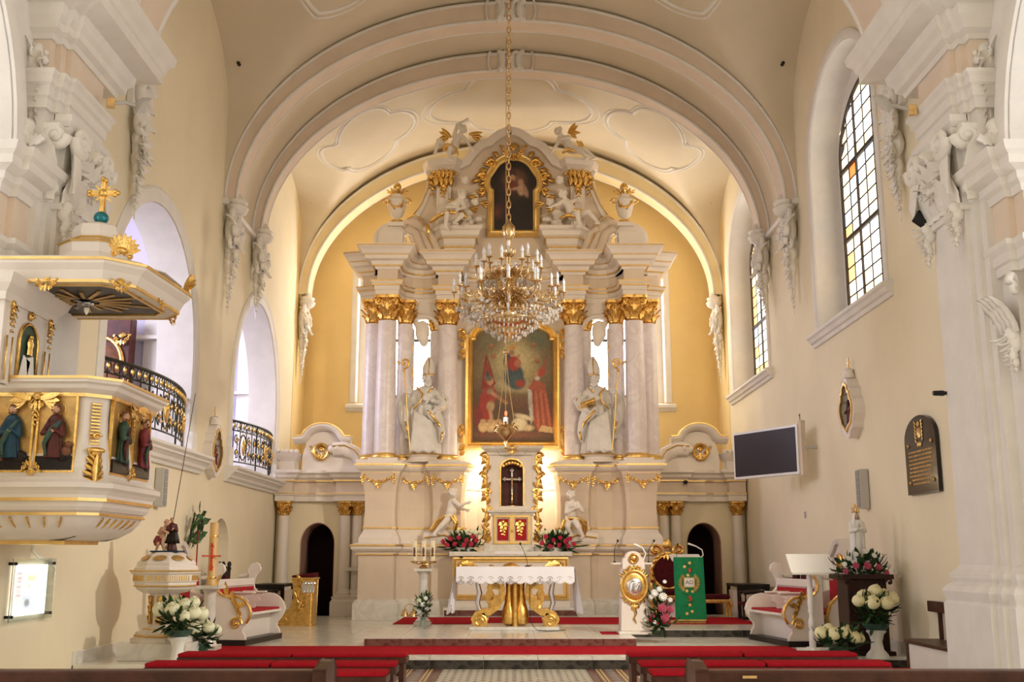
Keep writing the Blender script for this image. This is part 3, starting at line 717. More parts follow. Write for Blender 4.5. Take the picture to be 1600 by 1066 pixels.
    b = MB(); A = [(cy-R*cos(PI*i/24), 5.95+R*sin(PI*i/24)) for i in range(25)]
    b.sweep(A, [(0,-.02),(.22,-.02),(.22,.05),(.16,.08),(.05,.05),(0,.04)], fmap=lambda t: (5.62-t[2], t[0], t[1]), side=-1); fin(b).build('archivolt', 'white', o, True)
    b = MB(); b.xf(Matrix())
    leafdrop(b, (0,0,0), 1.2, .34, 12, (0,-1,0)); cartouche(b, .5, 5); b.xf(Matrix.Translation((5.58, 11.78-.0, 7.35)) @ Matrix.Rotation(-PI/2, 4, 'Z')); fin(b).build('spandrel_relief', 'stucco', o, True)
    return p
pier(1); pier(-1)
b = MB(); b.box(-9, 9, -1, 12.9, 13.3, 13.5); struct('ceiling_nave_light_block', b, 'vault')  # unseen slab over the nave, added to dim the upper piers

b = MB(); b.box(-9.2, 9.2, -1.4, -1.0, -.2, 13.4); struct('wall_nave_rear_light_block', b, 'wall')  # unseen wall behind the camera, added to cut flat frontal light
b = MB(); b.box(-9, 9, -1.2, 1.6, -.25, -.004); struct('floor_nave_rear', b, 'marfloor')
# ================================================================== figures, pictures, flowers (builders)
import numpy as np
def wb(mb, name, m, root, parent=None, smooth=False, bev=0., re=0., sm=2):
    """build a part given in world coordinates under an unrotated root"""
    mb.xf(Matrix.Translation(-Vector(root.location)))
    p = parent if parent is not None else root
    return mb.rebuild(name, m, p, re, sm) if re else mb.build(name, m, p, smooth, bev)
def hand(b, p, d, s, spread=(0,0,1)):
    p = Vector(p); d = Vector(d).normalized(); sp = Vector(spread); sp = (sp-d*sp.dot(d)).normalized(); nn = d.cross(sp)
    b.ell(p+d*s*.04, (s*.035, s*.035, s*.035))
    for k, L in enumerate((.075, .09, .085, .065)):
        q = p+sp*(s*(.022*(k-1.5)))+d*s*.05; b.tube([q, q+d*s*L*.6, q+d*s*L+nn*s*.02], [s*.012, s*.011, s*.008], 6)
    q = p+sp*(-s*.035)+d*s*.02; b.tube([q, q-sp*s*.03+d*s*.03, q-sp*s*.03+d*s*.06], [s*.013, s*.012, s*.008], 6)
def head(b, c, face, s, up=(0,0,1), child=False):
    """head with brow, nose, cheeks, chin, ears; c centre, face = looking direction, s = head height"""
    c = Vector(c); f = Vector(face).normalized(); u = Vector(up); u = (u-f*u.dot(f)).normalized(); r = f.cross(u)
    R = Matrix((r, f, u)).transposed()
    def P(x, y, z): return c+R @ Vector((x*s, y*s, z*s))
    b.ell(c, (.37*s, .43*s, .47*s), 16, 12, R=R)
    b.ell(P(0,.12,-.22), (.27*s, .26*s, .25*s), 12, 8, R=R)
    b.ell(P(0,.34,-.36), (.10*s,.10*s,.09*s), 8, 6, R=R)
    b.tube([P(0,.38,.06), P(0,.50,-.10), P(0,.44,-.14)], [.045*s,.075*s,.05*s], 6)
    for e in (-1, 1):
        b.ell(P(e*.16,.37,.06), (.09*s,.06*s,.035*s), 8, 6, R=R); b.ell(P(e*.38,.0,-.03), (.05*s,.08*s,.12*s), 8, 6, R=R)
        if child: b.ell(P(e*.2,.28,-.17), (.13*s,.13*s,.12*s), 8, 6, R=R)
    b.tube([P(-.12,.38,-.24), P(0,.42,-.23), P(.12,.38,-.24)], [.02*s,.035*s,.02*s], 6)
    return P
def curls(b, P, s, n=26, seed=1, lo=-.15):
    rnd = random.Random(seed)
    for i in range(n):
        a = rnd.uniform(0, TAU); z = rnd.uniform(lo, .5); rr = sqrt(max(.02, .22-z*z*.55))
        y = sin(a)*rr*1.0; x = cos(a)*rr
        if y > .22 and z < .22: continue
        b.ell(P(x*.88, y*.95-.04, z), s*rnd.uniform(.09,.14), 6, 5)
def putto(J, s, face, seed=1, wings=False):
    """chubby naked child figure; joints in metres"""
    b = MB(); V = lambda k: Vector(J[k])
    pe, ch, hd = V('pelvis'), V('chest'), V('head'); ax = (ch-pe).normalized()
    side = Vector(J['side']).normalized()
    b.limb(pe, ch, .105*s, .10*s, 14); b.ell(pe.lerp(ch, .35)+Vector(face)*.03*s, .115*s, 12, 8); b.ell(ch+ax*.02*s, (.11*s, .09*s, .09*s))
    b.limb(ch+ax*.06*s, hd, .05*s, .05*s)
    P = head(b, hd, face, .215*s, child=True); curls(b, P, .215*s, 26, seed)
    for e, k in ((-1, 'l'), (1, 'r')):
        sh = ch+side*e*.115*s+ax*.05*s; el = V(k+'elbow'); ha = V(k+'hand')
        b.limb(sh, el, .055*s, .045*s); b.limb(el, ha, .046*s, .028*s); hand(b, ha, ha-el, s*.75)
        hp = pe+side*e*.06*s; kn = V(k+'knee'); ft = V(k+'foot')
        b.limb(hp, kn, .088*s, .06*s); b.limb(kn, ft, .062*s, .035*s)
        d = Vector(J.get(k+'toe', tuple(Vector(face)))).normalized(); b.limb(ft-d*.02*s, ft+d*.10*s+Vector((0,0,-.02*s)), .035*s, .025*s)
    return b
def wing(b, p, d, up, L):
    p = Vector(p); d = Vector(d).normalized()
    for k in range(6): b.leaf(p+d*L*.08*k, d*(1-.1*k)+Vector((0,0,-.35*k)), up, L*(1-.09*k), L*.26, .2, 5, 0, .12)
def drape(b, pts, w, seed=0, folds=4):
    """fluttering cloth band: several parallel folds along a path"""
    rnd = random.Random(seed); P = [Vector(p) for p in pts]
    for k in range(folds):
        o = Vector((rnd.uniform(-1,1), rnd.uniform(-.5,.5), rnd.uniform(-1,1)))*w*.5
        q = [p+o*(.6+.5*sin(i*1.3+k))+Vector((0,0,.15*w*sin(i*2+k))) for i, p in enumerate(P)]
        # smooth subdivision
        r = []
        for i in range(len(q)-1):
            for t in (0, .33, .66): r.append(q[i].lerp(q[i+1], t))
        r.append(q[-1]); n = len(r)
        b.tube(r, [w*.42*(.35+.65*sin(PI*min(1,(i+.6)/n))) for i in range(n)], 7)
    return b
def robe_rings(b, c, prof, folds=9, amp=.10, ph=0., twist=.5, sy=.75, n=48):
    """draped robe: prof = [(radius, z, dx, dy)] from hem to neck"""
    vs = []; fs = []; m = len(prof)
    for k, p in enumerate(prof):
        r, z = p[0], p[1]; dx = p[2] if len(p) > 2 else 0; dy = p[3] if len(p) > 3 else 0; t = k/(m-1)
        for i in range(n):
            a = TAU*i/n; q = 1+amp*(1-t*.75)*(sin(folds*a+ph+twist*t*3)+.5*sin((folds*2-5)*a+1.3+t*2))*.7
            vs.append((c[0]+dx+cos(a)*r*q, c[1]+dy+sin(a)*r*q*sy, c[2]+z))
    for k in range(m-1):
        for i in range(n): j = (i+1) % n; fs.append((k*n+i, k*n+j, (k+1)*n+j, (k+1)*n+i))
    fs.append(tuple(range(n-1,-1,-1))); fs.append(tuple((m-1)*n+i for i in range(n)))
    return b.add(vs, fs)
def robed(root, h, robe, cloak, skin='skin', hair='brown', turn=0., lean=0., beard=True, prop=None, voxel=None, veil=False, hands='hold', depth=.75):
    """standing robed figure of height h as parts of root (local coords, facing -y)"""
    vx = voxel or h*.012; R = Matrix.Rotation(turn, 4, 'Z')
    b = MB(); robe_rings(b, (0,0,0), [(.155*h,0),(.15*h,.05*h),(.125*h,.2*h,lean*.3*h),(.115*h,.4*h,lean*.6*h),(.11*h,.55*h,lean*.8*h),(.12*h,.68*h,lean*h),(.125*h,.76*h,lean*h),(.09*h,.82*h,lean*h),(.045*h,.85*h,lean*h)], 8, .13, turn, .8, depth)
    for e in (-1, 1): b.ell((e*.06*h, -.12*h*depth, .012*h), (.03*h,.06*h,.02*h))
    b.limb((-.115*h+lean*h,0,.77*h), (-.15*h+lean*h,-.05*h,.6*h), .05*h, .045*h); b.limb((-.15*h+lean*h,-.05*h,.6*h), (-.05*h+lean*h,-.15*h,.63*h), .045*h, .035*h)
    b.limb((.115*h+lean*h,0,.77*h), (.15*h+lean*h,-.05*h,.6*h), .05*h, .045*h); b.limb((.15*h+lean*h,-.05*h,.6*h), (.05*h+lean*h,-.15*h,.66*h), .045*h, .035*h)
    b.xf(R); b.rebuild('robe', robe, root, vx, 1)
    if cloak:
        b = MB()
        robe_rings(b, (0,.02*h,0), [(.15*h,.12*h,-.03*h),(.145*h,.3*h,-.02*h),(.13*h,.5*h,lean*.7*h),(.14*h,.68*h,lean*h),(.145*h,.77*h,lean*h),(.08*h,.845*h,lean*h)], 6, .14, 2+turn, 1.2, depth*.92)
        drape(b, [(.12*h,-.05*h,.72*h),(.02*h,-.13*h,.55*h),(-.1*h,-.11*h,.42*h),(-.13*h,-.05*h,.2*h)], .06*h, 2, 3)
        # open at the front: shift back
        b.v = [(p[0], p[1]+(.035*h if p[1] < 0 and abs(p[0]) < .07*h else 0), p[2]) for p in b.v]
        b.xf(R); b.rebuild('cloak', cloak, root, vx, 1)
    b = MB(); fc = R @ Vector((0,-1,-.08)); hc = R @ Vector((lean*1.1*h, -.01*h, .925*h)); b.limb(R @ Vector((lean*h,0,.82*h)), hc, .035*h, .035*h)
    P = head(b, hc, fc, .13*h)
    if hands == 'hold':
        for e in (-1, 1): hand(b, R @ Vector((e*.045*h+lean*h,-.16*h,.63*h+(.03*h if e > 0 else 0))), R @ Vector((-e*.8,-.3,.3)), h*.55)
    else:
        for e in (-1, 1): hand(b, R @ Vector((e*.012*h,-.165*h,.68*h)), R @ Vector((-e*.15,-.2,1)), h*.5, (0,1,0))
    b.rebuild('head_and_hands', skin, root, vx*.7, 1)
    if veil:
        b = MB(); lv = [(.165,.02,.05),(.155,.25,.045),(.15,.5,.04),(.145,.7,.03),(.13,.78,.02),(.085,.85,.015),(.078,.92,.01),(.07,.97,.01),(.045,1.0,.01),(.01,1.012,.01)]; n = 22; vs = []
        for (r, z, dy) in lv:
            op = .62 if z < .95 else .35
            for i in range(n+1):
                a = -PI/2+op+(TAU-2*op)*i/n; q = 1+.05*sin(i*1.9+z*3)
                for w in (1, .86): vs.append((cos(a)*r*h*q*w, dy*h*.3+sin(a)*r*h*q*w*.85, z*h))
        K = 2*(n+1); fs = []
        for k in range(len(lv)-1):
            for i in range(n):
                o_, p_ = k*K+2*i, (k+1)*K+2*i; fs.append((o_, o_+2, p_+2, p_)); fs.append((o_+1, p_+1, p_+3, o_+3))
            for i in (0, n): o_, p_ = k*K+2*i, (k+1)*K+2*i; fs.append((o_, p_, p_+1, o_+1))
        for i in range(n): fs.append((2*i, 2*i+1, 2*i+3, 2*i+2))
        b.add(vs, fs); b.xf(R); b.build('veil', veil, root, 'full')
    elif hair:
        b = MB(); curls(b, P, .13*h, 30, 3, -.3)
        if beard:
            for k in range(7): b.ell(P((k-3)*.07, .28, -.38-.05*(3-abs(k-3))), .015*h, 6, 5)
        b.rebuild('hair', hair, root, vx*.8, 0)
    return P
class Paint:
    def __init__(s, X, Z, base):
        s.X = X; s.Z = Z; s.c = np.zeros(X.shape+(3,)); s.c[:] = base
    def mix(s, a, col):
        a = np.clip(a, 0, 1)[..., None]; s.c = s.c*(1-a)+np.array(col)*a
    def ell(s, cx, cz, rx, rz, col, soft=.3, rot=0, al=1.):
        c, q = cos(rot), sin(rot); dx = s.X-cx; dz = s.Z-cz; u = (dx*c+dz*q)/rx; v = (-dx*q+dz*c)/rz
        d = np.sqrt(u*u+v*v); s.mix(al*np.clip((1-d)/max(soft, 1e-3)+.5 if soft < .15 else (1-d)/soft, 0, 1), col)
    def poly(s, pts, col, al=1.):
        ins = np.zeros(s.X.shape, bool); n = len(pts)
        for i in range(n):
            x1, y1 = pts[i]; x2, y2 = pts[(i+1) % n]
            if abs(y2-y1) < 1e-9: continue
            cnd = ((y1 > s.Z) != (y2 > s.Z)) & (s.X < (x2-x1)*(s.Z-y1)/(y2-y1)+x1); ins ^= cnd
        s.mix(ins*al, col)
    def line(s, x1, z1, x2, z2, w, col, al=1.):
        dx, dz = x2-x1, z2-z1; L = dx*dx+dz*dz; t = np.clip(((s.X-x1)*dx+(s.Z-z1)*dz)/L, 0, 1)
        d = np.sqrt((s.X-x1-t*dx)**2+(s.Z-z1-t*dz)**2); s.mix(al*np.clip((w-d)/(w*.5), 0, 1), col)
    def grain(s, amt, seed=0, g=1.):
        s.c = s.c**g
        r = np.random.RandomState(seed); g = r.randn(*s.X.shape)
        for _ in range(2): g = (g+np.roll(g,1,0)+np.roll(g,1,1)+np.roll(g,-1,0))/2.6
        s.c = np.clip(s.c*(1+amt*g[..., None]), 0, 1)
def picture(name, w, h, top, nx, nz, painter, m, parent, fmap, thick=.03):
    """picture surface: width w, height given by top(u in -1..1); painter(Paint) fills it; coords x in -w/2..w/2, z from 0"""
    us = np.linspace(-1, 1, nx+1); vs_ = np.linspace(0, 1, nz+1); Xg = np.zeros((nz+1, nx+1)); Zg = np.zeros((nz+1, nx+1))
    for i, u in enumerate(us): Xg[:, i] = u*w/2; Zg[:, i] = vs_*top(u)
    p = Paint(Xg, Zg, (.1,.1,.1)); painter(p)
    verts = [fmap((Xg[j, i], 0, Zg[j, i])) for j in range(nz+1) for i in range(nx+1)]; N = nx+1
    fs = [(j*N+i, j*N+i+1, (j+1)*N+i+1, (j+1)*N+i) for j in range(nz) for i in range(nx)]
    ring = [i for i in range(N)]+[j*N+nx for j in range(1, nz+1)]+[nz*N+i for i in range(nx-1, -1, -1)]+[j*N for j in range(nz-1, 0, -1)]
    o0 = len(verts); flat = [(i % N, i//N) for i in ring]
    verts += [fmap((Xg[j, i], thick, Zg[j, i])) for i, j in flat]; k = len(ring)
    fs += [(ring[q], o0+q, o0+(q+1) % k, ring[(q+1) % k]) for q in range(k)]
    me = bpy.data.meshes.new(name); me.from_pydata(verts, [], fs); me.materials.append(M[m])
    at = me.color_attributes.new('Col', 'FLOAT_COLOR', 'POINT')
    cc = np.ones((len(verts), 4)); cc[:o0, :3] = p.c.reshape(-1, 3); cc[o0:, :3] = .05
    at.data.foreach_set('color', cc.ravel().astype(np.float32))
    o = bpy.data.objects.new(name, me); COL.objects.link(o); o.parent = parent; return o
def text_mesh(name, s, size, m, parent, T, ext=.004, align='CENTER'):
    c = bpy.data.curves.new(name, 'FONT'); c.body = s; c.size = size; c.extrude = ext; c.align_x = align; c.align_y = 'CENTER'
    o = bpy.data.objects.new('tmp', c); COL.objects.link(o); dg = bpy.context.evaluated_depsgraph_get()
    me = bpy.data.meshes.new_from_object(o.evaluated_get(dg)); bpy.data.objects.remove(o); me.name = name
    me.materials.clear(); me.materials.append(M[m]); o = bpy.data.objects.new(name, me); COL.objects.link(o); o.parent = parent; o.matrix_basis = T; return o
# flower heads (shared meshes)
def mum_mesh(name, m, seed):
    b = MB(); rnd = random.Random(seed); b.ell((0,0,0), (.9,.9,.8), 14, 9); n = 110
    for i in range(n):
        z = 1-2*(i+.5)/n; 
        if z < -.75: continue
        r = sqrt(1-z*z); a = i*2.39996; d = Vector((cos(a)*r, sin(a)*r, z)); b.leaf(d*.72, d.cross(Vector((.3,.2,1)).normalized())*.9+d*.5, d, .36, .24, -.9, 3, 0, .25)
    me = b.mesh(name); me.materials.append(M[m]); me.shade_smooth(); return me
def daisy_mesh(name, m, rings=3, seed=0):
    b = MB(); b.ell((0,0,.08), (.22,.22,.14), 8, 6)
    for k in range(rings):
        n = 12-2*k
        for i in range(n):
            a = TAU*i/n+k*.3; b.leaf((cos(a)*.12, sin(a)*.12, .02+.06*k), (cos(a), sin(a), .15+.35*k), (0,0,1), .85-.22*k, .36, .25, 3, 0, .12)
    me = b.mesh(name); me.materials.append(M[m]); me.shade_smooth(); return me
FL = {'mum': mum_mesh('chrysanthemum_bloom', 'mum', 1), 'mumw': mum_mesh('pale_chrysanthemum_bloom', 'mumw', 2), 'rose': daisy_mesh('gerbera_bloom', 'rose', 4), 'pink': daisy_mesh('rose_bloom', 'pink', 4), 'white': daisy_mesh('white_bloom', 'whitefl', 2)}
def bloom(kind, parent, p, r, d=(0,-.5,1), nm='bloom'):
    o = bpy.data.objects.new(nm, FL[kind]); COL.objects.link(o); o.parent = parent; o.location = p; o.scale = (r, r, r)
    o.rotation_euler = Vector(d).to_track_quat('Z', 'Y').to_euler(); return o
def foliage(parent, c, r, n, L, m='leaf', seed=0, dirbias=(0,0,.3), nm='foliage'):
    b = MB(); rnd = random.Random(seed)
    for i in range(n):
        d = Vector((rnd.gauss(0,1), rnd.gauss(0,1), rnd.gauss(0,1))).normalized(); q = Vector(c)+Vector((d.x*r[0], d.y*r[1], d.z*r[2]))*rnd.uniform(.35,.95)
        b.leaf(q, d+Vector(dirbias)+Vector((0,0,rnd.uniform(-.3,.3))), (rnd.gauss(0,.4),-.3,1), L*rnd.uniform(.7,1.3), L*rnd.uniform(.35,.5), rnd.uniform(.1,.7), 4, 1, .06)
    o = b.build(nm, m, parent, True); o['kind'] = 'stuff'; return o
# ================================================================== high altar
HA = thing('high_altar', 'towering white and gold baroque high altar with columns filling the apse', 'altar', (0, 25.2, .17))
def gold_line(b, path, o, z, r=.014): b.sweep(path, [(o-.02, z-r), (o+r, z-r), (o+r, z+r), (o-.02, z+r)])
# shared corinthian capital (height 1, radius .5 at neck)
def capital_mesh():
    b = MB(); b.lathe([(.40,0),(.44,.03),(.40,.06),(.40,.5),(.46,.8),(.56,.88)], 20)
    for k in range(8):
        a = TAU*k/8; d = Vector((cos(a), sin(a), 0)); b.leaf(d*.40+Vector((0,0,.06)), d*.12+Vector((0,0,1)), d, .46, .30, .75, 6, 3, .25)
        a += TAU/16; d = Vector((cos(a), sin(a), 0)); b.leaf(d*.40+Vector((0,0,.2)), d*.15+Vector((0,0,1)), d, .56, .28, .8, 6, 3, .25)
    for k in range(4):
        a = PI/4+PI/2*k; d = Vector((cos(a), sin(a), 0)); t = Vector((-sin(a), cos(a), 0))
        for e in (-1, 1): b.volute(d*.62+t*e*.06+Vector((0,0,.77)), d*.8-t*e*.35, Vector((0,0,1)), .17, 1.7, .05, PI*.9, 6, 18)
        a = PI/2*k; d = Vector((cos(a), sin(a), 0)); b.ell(d*.6+Vector((0,0,.92)), .09, 8, 6)
        t = Vector((-sin(a), cos(a), 0))
        for e in (-1, 1): b.volute(d*.52+t*e*.16+Vector((0,0,.72)), t*e, Vector((0,0,1)), .10, 1.5, .035, PI, 5, 14)
    n = 8; pts = []
    for k in range(4):
        a = PI/4+PI/2*k; pts += [(cos(a-.10)*.80, sin(a-.10)*.80), (cos(a+.10)*.80, sin(a+.10)*.80)]
        for j in (1, 2, 3): aa = a+PI/2*j/4; r = .60+.07*abs(j-2); pts.append((cos(aa)*r, sin(aa)*r))
    b.plate(pts, [], .88, 1.0, lambda p: p); me = b.mesh('corinthian_capital'); me.materials.append(M['gold']); me.shade_smooth(); me.set_sharp_from_angle(angle=.8); return me
CAP = capital_mesh()
def column(x, y, z0, z1, r, caph, root, m='col', nm='column', gold_base=True, plinth=True):
    b = MB(); H = z1-caph-z0; pr = []
    for i in range(13): t = i/12; pr.append((r*(1-.13*max(0, t-.25)/.75), .16+(H-.16)*t))
    b.lathe(pr, 28); b.xf(Matrix.Translation((x, y, z0))); o = wb(b, nm, m, root, smooth=True)
    b = MB(); b.lathe([(r*1.28,.05),(r*1.32,.08),(r*1.28,.11),(r*1.12,.125),(r*1.14,.15),(r*1.02,.18)], 24); b.xf(Matrix.Translation((x, y, z0))); wb(b, 'base_ring', 'goldp' if gold_base else 'altarw', root, o, True)
    if plinth:
        b = MB(); b.box(x-r*1.4, x+r*1.4, y-r*1.4, y+r*1.4, z0-.02, z0+.055); wb(b, 'plinth', 'altarw', root, o, bev=.008)
    c = bpy.data.objects.new('capital', CAP); COL.objects.link(c); c.parent = o; c.location = Vector((x, y, z1-caph))-Vector(root.location); c.scale = (r*2.0, r*2.0, caph)
    return o
for sx in (-1, 1):
    def fin(b): return b.mirror() if sx > 0 else b
    # ---------- lower dado (z .17-1.83)
    p1 = [(-3.42,26.0),(-3.42,24.62),(-2.66,24.62),(-2.62,24.66),(-2.60,24.95),(-2.35,25.08),(-2.0,25.12),(-1.85,25.05),(-1.80,24.92),(-1.2,24.92),(-1.2,25.6)]
    b = MB(); b.sweep(p1, [(-.25,.17),(.10,.17),(.10,.52),(.07,.55),(.07,.58),(.0,.62),(-.25,.62)]); wb(fin(b), 'plinth', 'marw', HA, bev=.006)
    b = MB(); b.sweep(p1, [(-.25,.60),(.0,.60),(.0,1.60),(-.25,1.60)]); wb(fin(b), 'lower_dado', 'altar', HA)
    b = MB(); b.sweep(p1, [(-.25,1.58),(.04,1.58),(.05,1.64),(.12,1.68),(.16,1.72),(.16,1.82),(.02,1.86),(-.25,1.86)]); wb(fin(b), 'ledge', 'altarw', HA, bev=.004)
    b = MB(); gold_line(b, p1, .165, 1.80, .018); gold_line(b, p1, .045, 1.60); wb(fin(b), 'ledge_gilding', 'goldp', HA)
    # ---------- pedestals (z 1.83-3.75)
    p2 = [(-3.33,26.1),(-3.33,24.70),(-2.70,24.70),(-2.62,24.74),(-2.60,25.02),(-2.35,25.15),(-2.0,25.18),(-1.85,25.12),(-1.80,24.98),(-1.14,24.98),(-1.06,25.2),(-1.06,25.9)]
    b = MB(); b.sweep(p2, [(-.3,1.84),(.10,1.84),(.10,1.96),(.04,2.06),(.0,2.14),(.0,2.2),(-.3,2.2)]); wb(fin(b), 'pedestal_base', 'altarw', HA)
    b = MB(); b.sweep(p2, [(-.3,2.18),(.0,2.18),(-.02,2.6),(.0,3.0),(.05,3.3),(.10,3.46),(-.3,3.46)]); wb(fin(b), 'pedestal', 'altar', HA)
    b = MB(); b.sweep(p2, [(-.8,3.44),(.08,3.44),(.12,3.48),(.16,3.50),(.20,3.56),(.20,3.62),(.17,3.64),(.12,3.70),(-.8,3.72)]); wb(fin(b), 'pedestal_cornice', 'altarw', HA)
    b = MB(); gold_line(b, p2, .20, 3.61, .018); gold_line(b, p2, .08, 3.44, .012); gold_line(b, p2, .01, 2.19, .016); wb(fin(b), 'pedestal_gilding', 'goldp', HA)
    for (xa, xb, y, sd) in ((-3.36,-2.66,24.62,1), (-2.55,-1.9,25.02,2), (-1.78,-1.12,24.90,3)):
        b = MB(); garland(b, (xa, y, 3.36), (xb, y, 3.36), .14, .026, sd, 16)
        drop(b, (xa, y, 3.34), .22, .035, sd); drop(b, (xb, y, 3.34), .22, .035, sd+5); drop(b, ((xa+xb)/2, y, 3.22), .16, .05, sd+9); wb(fin(b), 'garland', 'gold', HA, smooth=True)
    # volute bracket at the inner foot of the pedestal
    b = MB(); pts = [(-1.95,24.86,1.92),(-1.7,24.8,1.95),(-1.5,24.78,1.98),(-1.3,24.78,1.90),(-1.1,24.78,1.74),(-.92,24.8,1.71)]
    b.tube(pts, [.12,.12,.11,.10,.08,.06], 10, flat=1.6); wb(fin(b), 'scroll_foot', 'altarw', HA, smooth=True)
    b = MB(); b.tube([(p[0], p[1]-.13, p[2]+.05) for p in pts], .02, 6); wb(fin(b), 'scroll_gilding', 'goldp', HA, smooth=True)
    # ---------- columns
    column(sx*2.93, 24.98, 3.72, 7.63, .245, .60, HA)
    column(sx*3.30, 25.42, 3.72, 7.63, .225, .58, HA)
    column(sx*2.54, 25.45, 3.72, 7.63, .20, .58, HA)
    column(sx*1.52, 25.50, 3.72, 7.63, .245, .60, HA)
    column(sx*1.80, 25.92, 3.72, 7.55, .20, .58, HA)
    # ---------- statue socle
    b = MB(); b.lathe([(.42,.0),(.42,.03),(.36,.06),(.33,.12),(.40,.16),(.40,.19)], 24, (sx*2.06, 25.16, 3.70), sy=.75); wb(b, 'statue_socle', 'altarw', HA, smooth=True)
    b = MB(); b.lathe([(.405,.165),(.42,.18),(.405,.195)], 24, (sx*2.06, 25.16, 3.70), sy=.75); wb(b, 'socle_gilding', 'goldp', HA, smooth=True)
    # ---------- arch with draped cloth over the statue bay
    b = MB(); A = [(-2.62,6.95)]+arc(-2.12,6.95,.5,.42,PI,0,14)+[(-1.62,6.95)]
    b.plate([(-2.75,6.6),(-2.75,7.7),(-1.55,7.7),(-1.55,6.6),(-1.72,6.6)]+[(-2.14+.38*cos(PI*k/12), 6.95+.32*sin(PI*k/12)) for k in range(13)]+[(-2.55,6.6)], [], 25.62, 25.9, lambda p: (p[0], p[2], p[1])); wb(fin(b), 'bay_arch', 'altarw', HA)
    b = MB(); b.tube([(-2.14+.42*cos(PI*k/14), 25.58, 6.95+.35*sin(PI*k/14)) for k in range(15)], .06, 8); wb(fin(b), 'arch_moulding', 'altarw', HA, smooth=True)
    b = MB(); drape(b, [(-2.3,25.52,7.18),(-2.2,25.5,7.0),(-2.12,25.5,6.75)], .14, 3, 6); b.ell((-2.14,25.5,6.9), (.18,.1,.28)); b.ell((-2.1,25.5,6.7), (.12,.09,.18)); wb(fin(b), 'draped_cloth', 'putto', HA, re=.025)
    b = MB(); drape(b, [(-2.45,25.5,7.1),(-2.5,25.5,6.7),(-2.46,25.48,6.3),(-2.44,25.48,5.9),(-2.42,25.5,5.6)], .09, 5, 4); wb(fin(b), 'cloth_tail', 'putto', HA, re=.022)
    b = MB(); b.tube([(-2.36,25.44,6.55),(-2.44,25.42,6.2),(-2.36,25.42,5.9),(-2.40,25.42,5.55)], [.03,.04,.035,.03], 6); b.volute((-2.45,25.42,5.5), (1,0,0), (0,0,1), .09, 1.2, .03); wb(fin(b), 'cloth_gilding', 'gold', HA, smooth=True)
    b = MB(); b.box(-2.68,-2.36,25.62,25.85,3.70,7.0); b.box(-1.98,-1.6,25.95,26.15,3.70,7.6); wb(fin(b), 'back_pilasters', 'altarw', HA)
    # ---------- entablature
    pe = [(-3.58,26.4),(-3.58,25.42),(-3.15,25.30),(-3.15,24.78),(-2.71,24.78),(-2.71,25.15),(-2.62,25.42),(-2.42,25.62),(-2.15,25.70),(-1.92,25.64),(-1.78,25.56),(-1.74,25.50),(-1.74,25.30),(-1.30,25.30),(-1.30,25.80),(-1.0,26.0),(0,26.03)]
    b = MB(); b.sweep(pe, [(-.15,7.62),(.05,7.62),(.05,7.74),(.08,7.76),(.08,7.86),(.13,7.89),(.16,7.93),(.16,7.97),(-.15,7.98)]); wb(fin(b), 'architrave', 'altarw', HA)
    b = MB(); b.sweep(pe, [(-.15,7.96),(.02,7.96),(.02,8.27),(-.15,8.27)]); wb(fin(b), 'frieze', 'altar', HA)
    b = MB(); b.sweep(pe, [(-.6,8.25),(.06,8.25),(.08,8.31),(.14,8.35),(.17,8.43),(.28,8.46),(.30,8.55),(.34,8.58),(.38,8.66),(.46,8.72),(.46,8.78),(-.6,8.80)]); wb(fin(b), 'cornice', 'altarw', HA)
    b = MB(); gold_line(b, pe, .12, 7.87, .014); gold_line(b, pe, .16, 7.955, .014); gold_line(b, pe, .12, 8.33, .014); gold_line(b, pe, .30, 8.56, .016); gold_line(b, pe, .46, 8.745, .012); wb(fin(b), 'entablature_gilding', 'goldp', HA)
    # ---------- centre walls
    b = MB(); b.plate([(-1.35,3.4),(0,3.4),(0,7.7),(-1.35,7.7)], [], 26.12, 26.4, lambda p: (p[0], p[2], p[1])); wb(fin(b), 'centre_wall', 'altarw', HA)
    b = MB(); b.sweep([(-1.12,25.3),(-1.05,25.7),(-.8,25.95),(0,26.05)], [(-.1,.9),(.0,.9),(.0,3.12),(-.1,3.12)]); b.sweep([(-1.12,25.3),(-1.05,25.7),(-.8,25.95),(0,26.05)], [(-.1,3.1),(.02,3.1),(.05,3.2),(.10,3.28),(.12,3.36),(.08,3.42),(-.3,3.44)]); wb(fin(b), 'altar_niche', 'altarw', HA)
    # ---------- upper storey
    out = [(-2.42,8.78),(-2.45,9.25),(-2.60,9.65),(-2.50,9.80),(-2.31,10.12),(-2.11,10.62),(-2.05,11.0),(-2.12,11.15),(-2.12,11.36),(-1.6,11.36),(-1.3,11.32),(-1.14,11.40),(-1.02,11.58),(-.86,11.78),(-.70,11.88),(-.56,11.92),(-.46,12.02),(-.30,12.14),(-.14,12.21),(0,12.23)]
    b = MB(); b.plate(out+[(0,8.78)], [], 25.95, 26.3, lambda p: (p[0], p[2], p[1])); wb(fin(b), 'attic_wall', 'altar', HA)
    b = MB(); b.sweep(out[9:], [(-.16,-.16),(.05,-.16),(.05,-.02),(.0,.02),(-.06,0),(-.10,.05),(-.16,.05)], fmap=lambda p: (p[0], 26.0+p[2]*1.0-.1, p[1]), side=-1); wb(fin(b), 'crest_moulding', 'altarw', HA, smooth=True)
    b = MB(); b.sweep(out[1:8], [(-.10,-.10),(.05,-.10),(.05,.0),(-.02,.06),(-.10,.06)], fmap=lambda p: (p[0], 25.97+p[2], p[1]), side=-1); wb(fin(b), 'flank_moulding', 'altarw', HA, smooth=True)
